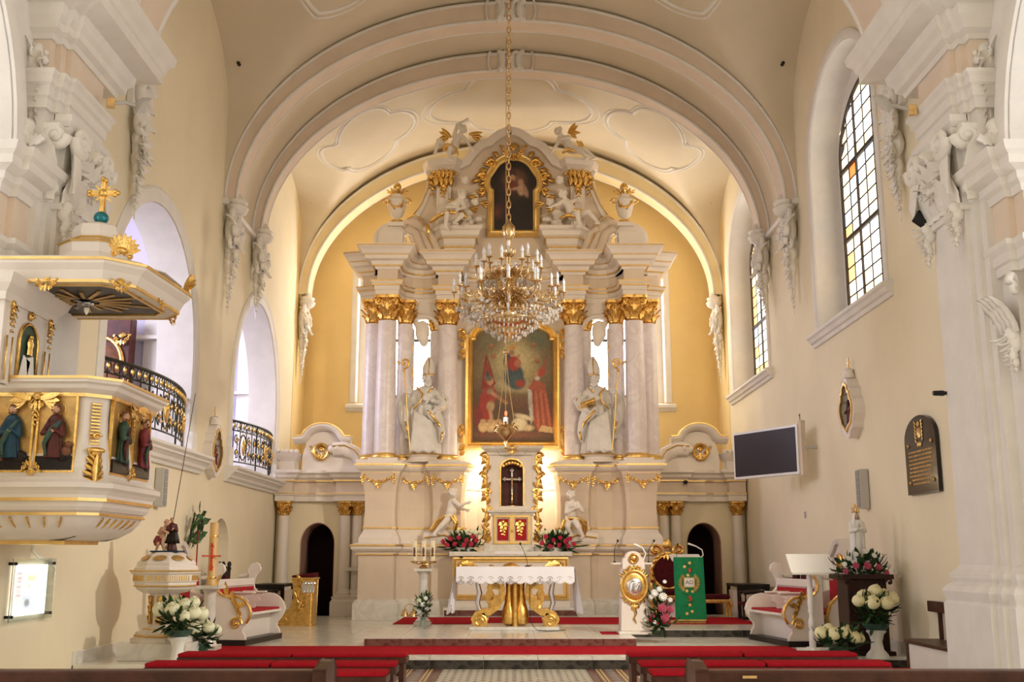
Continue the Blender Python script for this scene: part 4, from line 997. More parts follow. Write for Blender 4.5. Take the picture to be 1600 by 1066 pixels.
    b = MB(); b.box(-1.86,-1.5,25.72,25.98,9.5,11.1); b.box(-1.80,-1.56,25.68,25.8,9.6,10.7); wb(fin(b), 'attic_pilaster', 'altarw', HA, bev=.02)
    b = MB(); b.sweep([(-2.1,26.1),(-1.98,25.75),(-1.45,25.62),(-1.3,25.95)], [(-.2,11.08),(.0,11.08),(.03,11.14),(.12,11.2),(.16,11.3),(.16,11.36),(-.2,11.38)]); wb(fin(b), 'attic_pilaster_cornice', 'altarw', HA)
    b = MB()
    for k in range(4): b.leaf((-1.86+.12*k,25.68,10.66), (0,-.1,1), (0,-1,0), .3, .15, .7, 5, 3, .3); b.leaf((-1.80+.1*k,25.66,10.85), (0,-.1,1), (0,-1,0), .28, .14, .7, 5, 3, .3)
    for e in (-1.9, -1.46): b.volute((e,25.64,10.95), (1,0,0), (0,0,1), .1, 1.5, .035)
    drop(b, (-1.68,25.66,10.68), .4, .08, 3); drop(b, (-1.98,25.8,10.95), .6, .09, 4); wb(fin(b), 'attic_capital', 'gold', HA, smooth=True)
    # putto's block
    b = MB(); b.sweep([(-1.98,26.0),(-1.62,25.42),(-.92,25.42),(-.92,26.0)], [(-.3,8.78),(.0,8.78),(.0,9.02),(.04,9.08),(.05,9.2),(.14,9.28),(.16,9.38),(.22,9.42),(.22,9.5),(-.3,9.52)]); wb(fin(b), 'attic_block', 'altarw', HA)
    b = MB(); gold_line(b, [(-1.98,26.0),(-1.62,25.42),(-.92,25.42),(-.92,26.0)], .01, 9.0, .02); gold_line(b, [(-1.98,26.0),(-1.62,25.42),(-.92,25.42),(-.92,26.0)], .09, 9.22, .012); wb(fin(b), 'attic_block_gilding', 'goldp', HA)
    # big scroll buttress behind it
    b = MB(); S_ = [(-2.62,9.62),(-2.45,9.72),(-2.25,9.6),(-2.15,9.3),(-2.0,9.0),(-1.85,8.85)]
    b.tube([(x, 25.72, z) for x, z in S_], .16, 10); b.tube([(x-.1, 25.55, z-.22) for x, z in S_], .12, 10); b.tube([(x+.28, 25.6, z-.2) for x, z in S_[1:]], .10, 10); wb(fin(b), 'scroll_buttress', 'altar', HA, smooth=True)
    b = MB(); b.tube([(x+.05, 25.54, z+.14) for x, z in S_], .022, 6); b.tube([(x+.06, 25.84, z+.15) for x, z in out and [(-2.5,9.83),(-2.3,10.13),(-2.12,10.6),(-2.06,11.0)]], .022, 6); wb(fin(b), 'scroll_gilding', 'goldp', HA, smooth=True)
    # urn scroll base above outer columns
    b = MB(); b.tube([(-2.95+.24*cos(a), 25.3, 9.16+.24*sin(a)) for a in [PI*.05+PI*1.1*k/12 for k in range(13)]], .09, 10, flat=2.)
    b.volute((-2.66,25.22,9.12), (1,0,0), (0,0,1), .16, 1.5, .055, 1.2, 8, 20); b.box(-3.2,-2.62,25.1,25.55,8.78,9.3); b.box(-3.0,-2.6,25.12,25.5,9.46,9.56); wb(fin(b), 'urn_scroll', 'altarw', HA, smooth=True)
    # gilded urn
    b = MB(); b.lathe([(.13,0),(.15,.04),(.09,.08),(.08,.14),(.15,.2),(.20,.36),(.23,.52),(.26,.58),(.23,.62),(.12,.64),(.12,.72),(.14,.80),(.07,.9)], 18, (-2.8,25.3,9.56)); u = wb(fin(b), 'urn', 'altarw', HA, smooth=True)
    b = MB(); b.xf(Matrix())
    for k in range(9): a = TAU*k/9; b.leaf((-2.8+cos(a)*.06,25.3+sin(a)*.06,10.26), (cos(a)*.6,sin(a)*.6,1), (cos(a),sin(a),0), .26, .12, .6, 5, 2, .3)
    b.ell((-2.8,25.3,10.5), (.1,.1,.12)); garland(b, (-2.98,25.12,10.05), (-2.62,25.12,10.05), .12, .035, 4, 10)
    for e in (-1, 1): b.volute((-2.8+e*.25,25.3,10.12), (e,0,0), (0,0,1), .09, 1.3, .03, 0)
    b.lathe([(.16,.02),(.175,.05),(.16,.07)], 16, (-2.8,25.3,9.56)); wb(fin(b), 'urn_gilding', 'gold', HA, u, True)
# centre cornice ornament and lower centre
b = MB(); b.sweep([(-1.0,25.9),(1.0,25.9)], [(-.1,7.55),(.04,7.55),(.06,7.62),(-.1,7.62)]); wb(b, 'centre_band', 'altarw', HA)
b = MB(); cartouche(b, .8, 6); b.xf(Matrix.Translation((0,25.55,8.2))); wb(b, 'centre_cartouche', 'gold', HA, smooth=True)
# ---- mensa (altar block) under the tabernacle
b = MB(); b.box(-1.30,1.30,24.30,25.3,.45,1.56); wb(b, 'mensa_block', 'altarw', HA)
b = MB(); b.box(-1.36,1.36,24.20,25.4,1.56,1.66); wb(b, 'mensa_top', 'marw', HA, bev=.01)
b = MB(); b.sweep([(-1.28,.62),(1.28,.62),(1.28,1.54),(-1.28,1.54)], [(0,-.02),(0,.05),(.04,.06),(.07,.03),(.11,.03),(.11,-.02)], closed=True, side=-1, fmap=lambda p: (p[0], 24.30-p[2], p[1])); wb(b, 'antependium_frame', 'goldp', HA)
for sx in (-1, 1):
    b = MB(); b.leaf((sx*1.12,24.27,1.4), (-sx,0,-.15), (0,-1,0), .42, .16, .3, 6, 3, .3); b.leaf((sx*1.12,24.27,1.4), (-sx*.2,0,-1), (0,-1,0), .38, .16, .3, 6, 3, .3); b.volute((sx*1.02,24.26,1.28), (sx,0,0), (0,0,1), .1, 1.4, .03); wb(b, 'corner_ornament', 'gold', HA, smooth=True)
b = MB(); cartouche(b, .62, 8); b.xf(Matrix.Translation((0,24.27,1.27)) @ Matrix.Diagonal((1.35,1,.75,1))); wb(b, 'antependium_cartouche', 'gold', HA, smooth=True)
b = MB(); b.ell((0,24.28,1.18), (.34,.05,.12), 14, 8); b.ell((-.22,24.27,1.14), (.14,.05,.08)); b.ell((.22,24.27,1.14), (.14,.05,.08)); wb(b, 'antependium_relief', 'putto', HA, smooth=True)
b = MB(); b.box(-1.45,1.45,23.75,24.35,.30,.47); wb(b, 'upper_altar_step', 'marw', HA)
b = MB(); b.box(-1.43,1.43,23.74,24.3,.305,.42); wb(b, 'altar_step_riser', 'marstep', HA)

# ================================================================== side portals of the altar screen
for sx, sd in ((-1, 'left'), (1, 'right')):
    R = thing('altar_side_portal', 'cream side portal with dark arched doorway at the altar\'s %s' % sd, 'portal', (sx*4.6, 26.3, .17))
    def fin(b): return b.mirror() if sx > 0 else b
    Yp = 26.4; pm_ = lambda p: (p[0], p[2], p[1])
    door = arch_loop(-5.08, -4.25, .17, 1.86, .5, 16)
    b = MB(); b.plate([(-5.68,.17),(-3.4,.17),(-3.4,3.5),(-5.68,3.5)], [door], Yp, Yp+.95, pm_); wb(fin(b), 'screen_wall', 'wall', R)
    b = MB(); b.sweep(door, [(0,-.95),(.02,-.95),(.02,-.03),(0,-.03)], side=1, fmap=lambda p: (p[0], Yp-p[2]+.0, p[1])); wb(fin(b), 'door_jamb', 'doorjamb', R)
    b = MB(); b.box(-5.2,-4.1,27.36,27.42,.17,2.5); wb(fin(b), 'doorway_shade_sheet', 'dark', R)  # black sheet closing the passage, its shade given as colour
    column(sx*5.46, 26.22, .62, 2.86, .14, .34, R, 'altarw', 'column', False)
    column(sx*3.98, 26.22, .62, 2.86, .14, .34, R, 'altarw', 'column', False)
    column(sx*3.70, 26.26, .62, 2.86, .12, .34, R, 'altarw', 'column', False)
    for xa, xb in ((-5.68,-5.22), (-4.22,-3.5)):
        b = MB(); b.sweep([(xa,26.5),(xa,26.05),(xb,26.05),(xb,26.5)], [(-.3,.17),(.04,.17),(.04,.5),(.0,.56),(.02,.62),(-.3,.62)]); wb(fin(b), 'column_pedestal', 'altarw', R)
    pe = [(-5.66,26.05),(-5.26,26.05),(-5.24,26.28),(-4.9,26.28),(-4.7,26.22),(-4.45,26.26),(-4.22,26.26),(-4.20,26.03),(-3.45,26.03)]
    b = MB(); b.sweep(pe, [(-.3,2.86),(.04,2.86),(.04,2.98),(.08,3.0),(.08,3.06),(-.3,3.08)]); wb(fin(b), 'architrave', 'altarw', R)
    b = MB(); b.sweep(pe, [(-.3,3.06),(.0,3.06),(.0,3.34),(-.3,3.34)]); wb(fin(b), 'frieze', 'altar', R)
    b = MB(); b.sweep(pe, [(-.4,3.32),(.05,3.32),(.07,3.38),(.13,3.42),(.15,3.48),(.22,3.53),(.22,3.60),(-.4,3.62)]); wb(fin(b), 'cornice', 'altarw', R)
    b = MB(); gold_line(b, pe, .08, 3.34, .012); gold_line(b, pe, .085, 3.04, .01); wb(fin(b), 'gilding', 'goldp', R)
    # curved gable with cartouche
    g = [(-5.06,3.6),(-5.06,3.95),(-4.98,4.24)]+arc(-4.55,4.24,.43,.30,PI,0,14)+[(-4.12,4.2),(-4.04,3.95),(-3.55,3.75),(-3.5,3.6)]
    b = MB(); b.plate(g, [], 26.15, 26.45, pm_); wb(fin(b), 'gable', 'altarw', R)
    gp = [(-5.25,4.28),(-5.02,4.30)]+arc(-4.55,4.30,.40,.30,PI*.93,PI*.07,14)+[(-4.08,4.30),(-3.88,4.28)]
    b = MB(); b.sweep(gp, [(-.05,-.08),(.0,-.24),(.06,-.28),(.12,-.26),(.12,.1),(-.05,.1)], side=-1, fmap=lambda p: (p[0], 26.15+p[2], p[1])); wb(fin(b), 'gable_cornice', 'altarw', R, smooth=True)
    b = MB(); b.sweep(gp, [(.11,-.29),(.14,-.29),(.14,-.2),(.11,-.2)], side=-1, fmap=lambda p: (p[0], 26.15+p[2], p[1])); wb(fin(b), 'gable_gilding', 'goldp', R)
    b = MB(); cartouche(b, .5, 4); b.tube([(.17*cos(a), -.05, -.04+.19*sin(a)) for a in [TAU*k/20 for k in range(20)]], .035, 6, closed=True); b.xf(Matrix.Translation((-4.6,26.12,4.08))); wb(fin(b), 'gable_cartouche', 'gold', R, smooth=True)
    b = MB(); sc = [(-4.3,4.1),(-4.0,4.12),(-3.75,4.0),(-3.6,3.8),(-3.5,3.62)]
    b.tube([(x,26.0,z) for x, z in sc], [.12,.13,.12,.11,.10], 10, flat=1.4); b.ell((-4.32,25.98,4.1), (.1,.13,.1)); b.ell((-4.18,25.97,4.12), (.09,.14,.11)); wb(fin(b), 'gable_scroll', 'altarw', R, smooth=True)
    b = MB(); b.tube([(x,25.86,z+.06) for x, z in sc], .018, 6); wb(fin(b), 'scroll_gilding', 'goldp', R, smooth=True)
    # bowl pedestal by the outer wall
    b = MB(); b.sweep([(-5.66,26.4),(-5.60,26.12),(-5.24,26.12),(-5.18,26.4)], [(-.1,3.6),(.0,3.6),(.0,3.82),(.04,3.86),(.10,3.92),(.16,4.0),(-.1,4.02)]); wb(fin(b), 'bowl_pedestal', 'altarw', R)
    b = MB()
    for k in range(5): b.ell((-5.66+.12*k,26.02,4.04), (.065,.065,.06), 8, 6)
    wb(fin(b), 'bead_row', 'altarw', R, smooth=True)
    b = MB(); b.box(-3.9,-3.45,25.9,26.1,1.22,1.30); wb(fin(b), 'stone_shelf', 'marw', R)

# ================================================================== tabernacle
T = thing('tabernacle', 'white and gold tabernacle with red doors below a crucifix niche on the high altar', 'tabernacle', (0.03, 24.95, 1.66))
L = Vector(T.location)
def tb(b, n, m, p=None, **k): return b.build(n, m, p or T, **k)
b = MB(); b.box(-.66,.66,-.28,.3,0,.16); tb(b, 'plinth', 'marw', bev=.01)
b = MB(); b.box(-.46,.46,-.2,.3,.16,.82); tb(b, 'lower_body', 'altarw', bev=.01)
for sx in (-1, 1):
    b = MB(); b.sweep([(sx*.05,.22),(sx*.36,.22),(sx*.36,.76),(sx*.05,.76)], [(0,-.02),(.05,-.02),(.05,.03),(0,.03)], closed=True, side=sx, fmap=lambda p: (p[0], -.22-p[2], p[1])); d = tb(b, 'door', 'goldp')
    b = MB(); b.box(min(sx*.08,sx*.33), max(sx*.08,sx*.33), -.225, -.2, .25, .73); tb(b, 'red_panel', 'redvelvet', d)
    b = MB(); drop(b, (sx*.19,-.235,.66), .36, .07, 3); b.volute((sx*.26,-.235,.6), (1,0,0), (0,0,1), .05, 1.4, .015); b.volute((sx*.12,-.235,.6), (1,0,0), (0,0,1), .05, 1.4, .015); tb(b, 'vine_ornament', 'gold', d, smooth=True)
b = MB(); b.ell((0,-.25,.46), .03, 8, 6); tb(b, 'lock_knob', 'gold', smooth=True)
b = MB(); b.sweep([(-.46,.2),(-.46,-.2),(.46,-.2),(.46,.2)], [(-.1,.80),(.02,.80),(.05,.86),(.10,.88),(.10,.93),(-.1,.95)]); tb(b, 'middle_cornice', 'marw')
nl = arch_loop(-.25,.25,1.02,1.86,.22,14)
b = MB(); b.plate([(-.47,.93),(.47,.93),(.47,2.2),(-.47,2.2)], [nl], -.16, .06, lambda p: (p[0], p[2], p[1])); b.box(-.47,.47,.2,.3,.93,2.2); b.box(-.47,-.30,.05,.25,.93,2.2); b.box(.30,.47,.05,.25,.93,2.2); tb(b, 'niche_body', 'altarw')
b = MB(); b.box(-.3,.3,.14,.2,1.0,2.15); tb(b, 'niche_lining', 'pred')
b = MB(); b.sweep(nl, [(0,-.03),(.035,-.03),(.035,.02),(0,.02)], side=-1, fmap=lambda p: (p[0], -.16-p[2], p[1]))
for k in range(7): b.ell((-.2+.067*k, -.15, 1.92+.09*cos((k-3)*.45)), (.04,.02,.05), 6, 5)
tb(b, 'niche_gilding', 'gold', smooth=True)
for sx in (-1, 1):
    b = MB(); b.box(sx*.52-.06, sx*.52+.06, -.18, .2, .93, 2.2); tb(b, 'pilaster', 'altarw', bev=.01)
    b = MB(); b.volute((sx*.62,-.14,2.15), (sx,0,0), (0,0,1), .10, 1.5, .04); b.volute((sx*.66,-.14,1.72), (sx,0,0), (0,0,1), .09, 1.5, .035)
    for k in range(7): b.leaf((sx*.56,-.2,2.1-.14*k), (sx*(.7-.2*(k % 2)),0,-.6), (0,-1,0), .22, .1, -.4, 5, 2, .3)
    b.tube([(sx*(.58+.03*sin(k*1.1)),-.17,.2+.2*k) for k in range(11)], [.03+.02*(k % 2) for k in range(11)], 7)
    for k in range(10): b.leaf((sx*.58,-.2,.3+.19*k), (sx*(.8 if k % 2 else -.5),0,.7), (0,-1,0), .17, .08, .4, 5, 2, .3)
    drop(b, (sx*.55,-.2,1.4), .3, .06, 6); drop(b, (sx*.5,-.2,.98), .12, .05, 7)
    for k in range(4): b.leaf((sx*.52,-.2,.75-.13*k), (sx*.8,0,-.4), (0,-1,0), .2, .11, -.4, 5, 2, .3)
    b.volute((sx*.56,-.2,.28), (sx,0,0), (0,0,1), .1, 1.4, .04); tb(b, 'side_scrollwork', 'gold', smooth=True)
b = MB(); b.sweep([(-.56,.25),(-.56,-.2),(-.3,-.2),(-.28,-.24),(.28,-.24),(.3,-.2),(.56,-.2),(.56,.25)], [(-.2,2.18),(.0,2.18),(.02,2.24),(.08,2.27),(.14,2.32),(.16,2.38),(-.2,2.4)]); tb(b, 'top_cornice', 'marw')
b = MB(); cartouche(b, .26, 3); b.xf(Matrix.Translation((0,-.42,2.3))); tb(b, 'top_cartouche', 'gold', smooth=True)
# crucifix in the niche
cx = thing('standing_crucifix', 'silver gilt crucifix on foot standing in the tabernacle niche', 'crucifix', (.03, 24.95, 2.67))
b = MB(); b.lathe([(.13,0),(.13,.03),(.06,.07),(.025,.12),(.03,.2),(.018,.25),(.03,.3),(.016,.34)], 14); b.build('foot', 'brass', cx, True)
b = MB(); b.box(-.016,.016,-.01,.01,.33,.80); b.box(-.14,.14,-.01,.01,.61,.645)
for p in ((0,.83),(.17,.628),(-.17,.628)):
    for e in ((0,.03),(.03,0),(-.03,0),(0,-.02)): b.ell((p[0]+e[0],0,p[1]+e[1]), .028, 8, 6)
b.build('cross', 'silver', cx, True)
b = MB(); b.limb((0,-.02,.48),(0,-.02,.62),.018,.024); b.ell((0,-.025,.67), .022); b.limb((0,-.02,.48),(0,-.02,.40),.016,.008)
for e in (-1,1): b.limb((e*.02,-.02,.62),(e*.12,-.018,.635),.010,.007)
b.rebuild('corpus', 'brass', cx, .006, 1)
for sx in (-1, 1):
    l = thing('altar_lamp', 'glowing lamp half hidden behind the tabernacle\'s %s scrollwork' % ('left' if sx < 0 else 'right'), 'lamp', (sx*.66+.03, 25.62, 3.44))
    b = MB(); b.lathe([(.03,0),(.05,.03),(.03,.08)], 10); b.build('socket', 'brass', l, True)
    b = MB(); b.ell((0,0,.14), (.06,.06,.08)); b.build('bulb', 'emit_lamp', l, True)

# ================================================================== altar painting
P1 = thing('altar_painting', 'large gilt-framed painting of crowned madonna above two kneeling saints', 'painting', (.05, 26.0, 4.06))
def topf(u):
    x = abs(u)*.99
    return 2.50 if x > .92 else 2.50+ .06+.34*sqrt(max(0, 1-(x/.98)**2))
def paint_main(p):
    e = p.ell; p.c[:] = (.14,.085,.05)
    e(0,1.9,1.3,1.1,(.40,.33,.17),.9); e(.05,2.0,.7,.8,(.60,.52,.30),.8); e(-.55,2.5,.4,.4,(.24,.22,.13),.8); e(.62,2.55,.4,.4,(.18,.20,.13),.8)
    for x, z in ((-.52,2.35),(.52,2.38),(-.48,2.1),(.60,1.98),(.25,2.62)): e(x,z,.10,.09,(.34,.15,.08),.7); e(x,z+.03,.05,.05,(.42,.24,.13),.5)
    e(.02,1.36,.62,.20,(.50,.43,.28),.8); e(-.2,1.45,.4,.14,(.44,.38,.25),.8); e(.3,1.3,.3,.14,(.46,.36,.22),.8)
    # madonna: blue mantle, red dress, child, crown
    e(.02,1.62,.28,.34,(.06,.10,.12),.25); e(.10,1.45,.24,.22,(.08,.13,.14),.3); e(-.10,1.95,.15,.26,(.09,.10,.11),.3); e(.18,1.42,.15,.12,(.36,.07,.04),.4)
    e(.03,1.92,.17,.22,(.42,.06,.04),.3); e(.12,1.92,.11,.13,(.46,.20,.12),.4); e(.15,2.10,.06,.07,(.55,.36,.22),.4); e(-.02,2.16,.07,.09,(.55,.37,.23),.35); e(-.03,2.19,.10,.10,(.20,.06,.04),.6,0,.5)
    p.poly([(-.10,2.27),(.06,2.27),(.09,2.39),(.04,2.33),(-.02,2.41),(-.07,2.33),(-.12,2.38)], (.62,.34,.10))
    for k in range(6): e(.02+.05*k-.12,1.5+.1*(k % 3),.018,.16,(.13,.19,.20),.9,.25,.6)
    # soldier saint on the left
    p.poly([(-.78,1.3),(-.66,2.22),(-.62,2.1),(-.42,1.42),(-.55,1.25)], (.28,.045,.03)); p.line(-.68,2.35,-.50,1.2,.014,(.25,.16,.08)); p.poly([(-.72,1.5),(-.655,2.0),(-.5,1.55),(-.6,1.4)], (.36,.07,.045),.8)
    e(-.55,1.48,.10,.13,(.50,.32,.2),.4); e(-.60,1.56,.12,.09,(.17,.15,.12),.35); e(-.62,1.66,.05,.10,(.10,.09,.08),.4); e(-.56,1.13,.20,.26,(.40,.08,.05),.3); e(-.66,.85,.18,.45,(.36,.05,.035),.35,.12); e(-.54,.86,.12,.16,(.46,.33,.19),.4); e(-.55,1.22,.1,.09,(.30,.25,.19),.4)
    p.line(-.50,1.18,-.16,.95,.055,(.52,.30,.18)); p.line(-.55,.75,-.5,.45,.06,(.48,.29,.17)); p.line(-.5,.5,-.2,.42,.05,(.46,.28,.16)); e(-.80,.5,.14,.5,(.25,.035,.03),.5,.2)
    for x, r in ((-.72,.13),(-.53,.16),(-.34,.12)): e(x,.36,r,.16,(.60,.44,.25),.25); e(x,.50,r*.7,.06,(.50,.35,.20),.4); e(x+.03,.32,r*.5,.08,(.70,.56,.35),.7,0,.6)
    # bishop saint on the right
    p.poly([(.38,1.32),(.52,1.52),(.78,1.42),(.86,1.0),(.97,.28),(.62,.22),(.48,.5),(.42,.9)], (.42,.13,.07)); e(.60,1.62,.10,.13,(.50,.30,.18),.35); e(.72,1.72,.10,.19,(.45,.10,.06),.35,-.5); e(.60,1.55,.07,.07,(.62,.58,.5),.5); p.poly([(.36,1.30),(.46,1.25),(.50,.55),(.44,.40),(.38,.9)], (.52,.52,.45)); e(.80,1.9,.06,.22,(.32,.14,.08),.5,-.2)
    for k in range(7): p.line(.50+.06*k,1.25-.02*k,.56+.07*k,.3,.018,(.56,.23,.12) if k % 2 else (.26,.06,.04),.7)
    p.poly([(.62,.25),(.97,.2),(.97,.34),(.7,.40)], (.62,.46,.25)); e(.16,.42,.22,.20,(.70,.62,.44),.35,.3); e(.36,.33,.20,.10,(.62,.50,.32),.5); e(.26,.60,.30,.08,(.64,.55,.40),.5,-.25); e(0,.16,1.2,.13,(.28,.13,.07),.8); e(-.1,1.05,.5,.16,(.20,.10,.06),.9,0,.7); e(.2,.92,.4,.18,(.22,.10,.06),.9,0,.7)
    p.grain(.09, 2, 1.22)
picture('canvas', 1.98, 3, topf, 120, 170, paint_main, 'paint', P1, lambda p: (p[0], p[1]-.02, p[2]+.22))
fr = [(-.99,.21),(.99,.21),(.99,2.72),(.90,2.74),(.90,2.80)]+[(.90*cos(PI*k/20), 2.78+.34*sin(PI*k/20)) for k in range(1, 20)]+[(-.90,2.80),(-.90,2.74),(-.99,2.72)]
def rad_frame(path, prof, fmap): b = MB(); b.sweep(path, prof, closed=True, side=1, fmap=fmap); return b
rad_frame(fr, [(-.02,-.05),(-.02,.03),(.03,.08),(.07,.05),(.10,.10),(.16,.09),(.18,.02),(.18,-.05)], lambda p: (p[0], -p[2]-.02, p[1])).build('frame', 'goldp', P1, True)
for sx in (-1, 1):
    for z, s in ((2.62,1), (.25,.9)):
        b = MB()
        for k in range(5): b.leaf((sx*1.16,-.06,z+.3-.14*k), (sx*.8,0,.3-.25*k), (0,-1,0), .2*s, .11, -.5, 5, 2, .3)
        b.volute((sx*1.24,-.06,z+.2), (sx,0,0), (0,0,1), .09*s, 1.5, .03); b.volute((sx*1.22,-.06,z-.2), (sx,0,0), (0,0,-1), .08*s, 1.5, .03); b.ell((sx*1.18,-.06,z), (.05,.04,.2)); b.build('frame_ornament', 'gold', P1, True)

# upper painting
P2 = thing('attic_painting', 'small dark gilt-framed painting of woman with child high in the altar crest', 'painting', (.07, 25.86, 9.40))
def topf2(u):
    x = abs(u)*.60
    if x > .50: return 1.22+.30*sqrt(max(0, 1-((x-.46)/.14)**2))*.9
    return 1.50+.42*sqrt(max(0, 1-(x/.52)**2))
def paint_top(p):
    e = p.ell; p.c[:] = (.012,.008,.007); e(0,1.25,.5,.55,(.06,.03,.02),.9); e(.03,1.4,.36,.3,(.20,.09,.05),.9,0,.9)
    e(-.02,1.42,.10,.12,(.34,.18,.10),.4); e(-.03,1.50,.13,.12,(.05,.025,.02),.5); e(-.02,1.42,.07,.09,(.42,.24,.14),.4); e(-.06,1.18,.20,.20,(.16,.04,.03),.4); e(.18,1.30,.09,.10,(.40,.23,.14),.4); e(.20,1.10,.13,.20,(.44,.28,.18),.45); e(.05,1.12,.14,.05,(.42,.25,.15),.5,.2); e(.30,1.05,.08,.22,(.34,.20,.13),.5,.3); e(-.25,.6,.25,.4,(.05,.02,.02),.9); e(-.4,.5,.15,.25,(.10,.03,.02),.8); p.grain(.1, 3)
picture('canvas', 1.20, 2, topf2, 60, 90, paint_top, 'paint', P2, lambda p: (p[0], p[1]-.01, p[2]+.14))
f2 = [(-.52,.14),(.52,.14),(.52,1.20)]+arc(.52,1.42,.10,.20,-PI*.45,PI*.35,6)+[(.50*cos(PI*k/16), 1.58+.46*sin(PI*k/16)) for k in range(2, 15)]+list(reversed([(-x, z) for x, z in arc(.52,1.42,.10,.20,-PI*.45,PI*.35,6)]))+[(-.52,1.20)]
rad_frame(f2, [(-.03,-.04),(-.03,.03),(.02,.07),(.08,.05),(.13,.07),(.15,.0),(.15,-.04)], lambda p: (p[0], -p[2], p[1])).build('frame', 'goldp', P2, True)
b = MB()
for sx in (-1, 1):
    b.volute((sx*.55,-.06,1.9), (sx,0,0), (0,0,1), .13, 1.5, .045); b.volute((sx*.78,-.06,1.55), (sx,0,0), (0,0,1), .12, 1.5, .04); b.volute((sx*.8,-.06,1.2), (sx,0,0), (0,0,-1), .10, 1.4, .035)
    for k in range(6): b.leaf((sx*(.4+.09*k),-.05,2.08-.12*k), (sx*(.5+.1*k),0,.8-.2*k), (0,-1,0), .25, .13, -.5, 5, 2, .3)
    for k in range(5): b.leaf((sx*.72,-.05,1.7-.14*k), (sx*.8,0,-.2-.1*k), (0,-1,0), .2, .11, -.4, 5, 2, .3)
b2 = MB(); cartouche(b2, .62, 2); b2.xf(Matrix.Translation((0,-.05,2.28))); b.v += []; b.add(b2.v, b2.f); b.build('frame_crest', 'gold', P2, True)
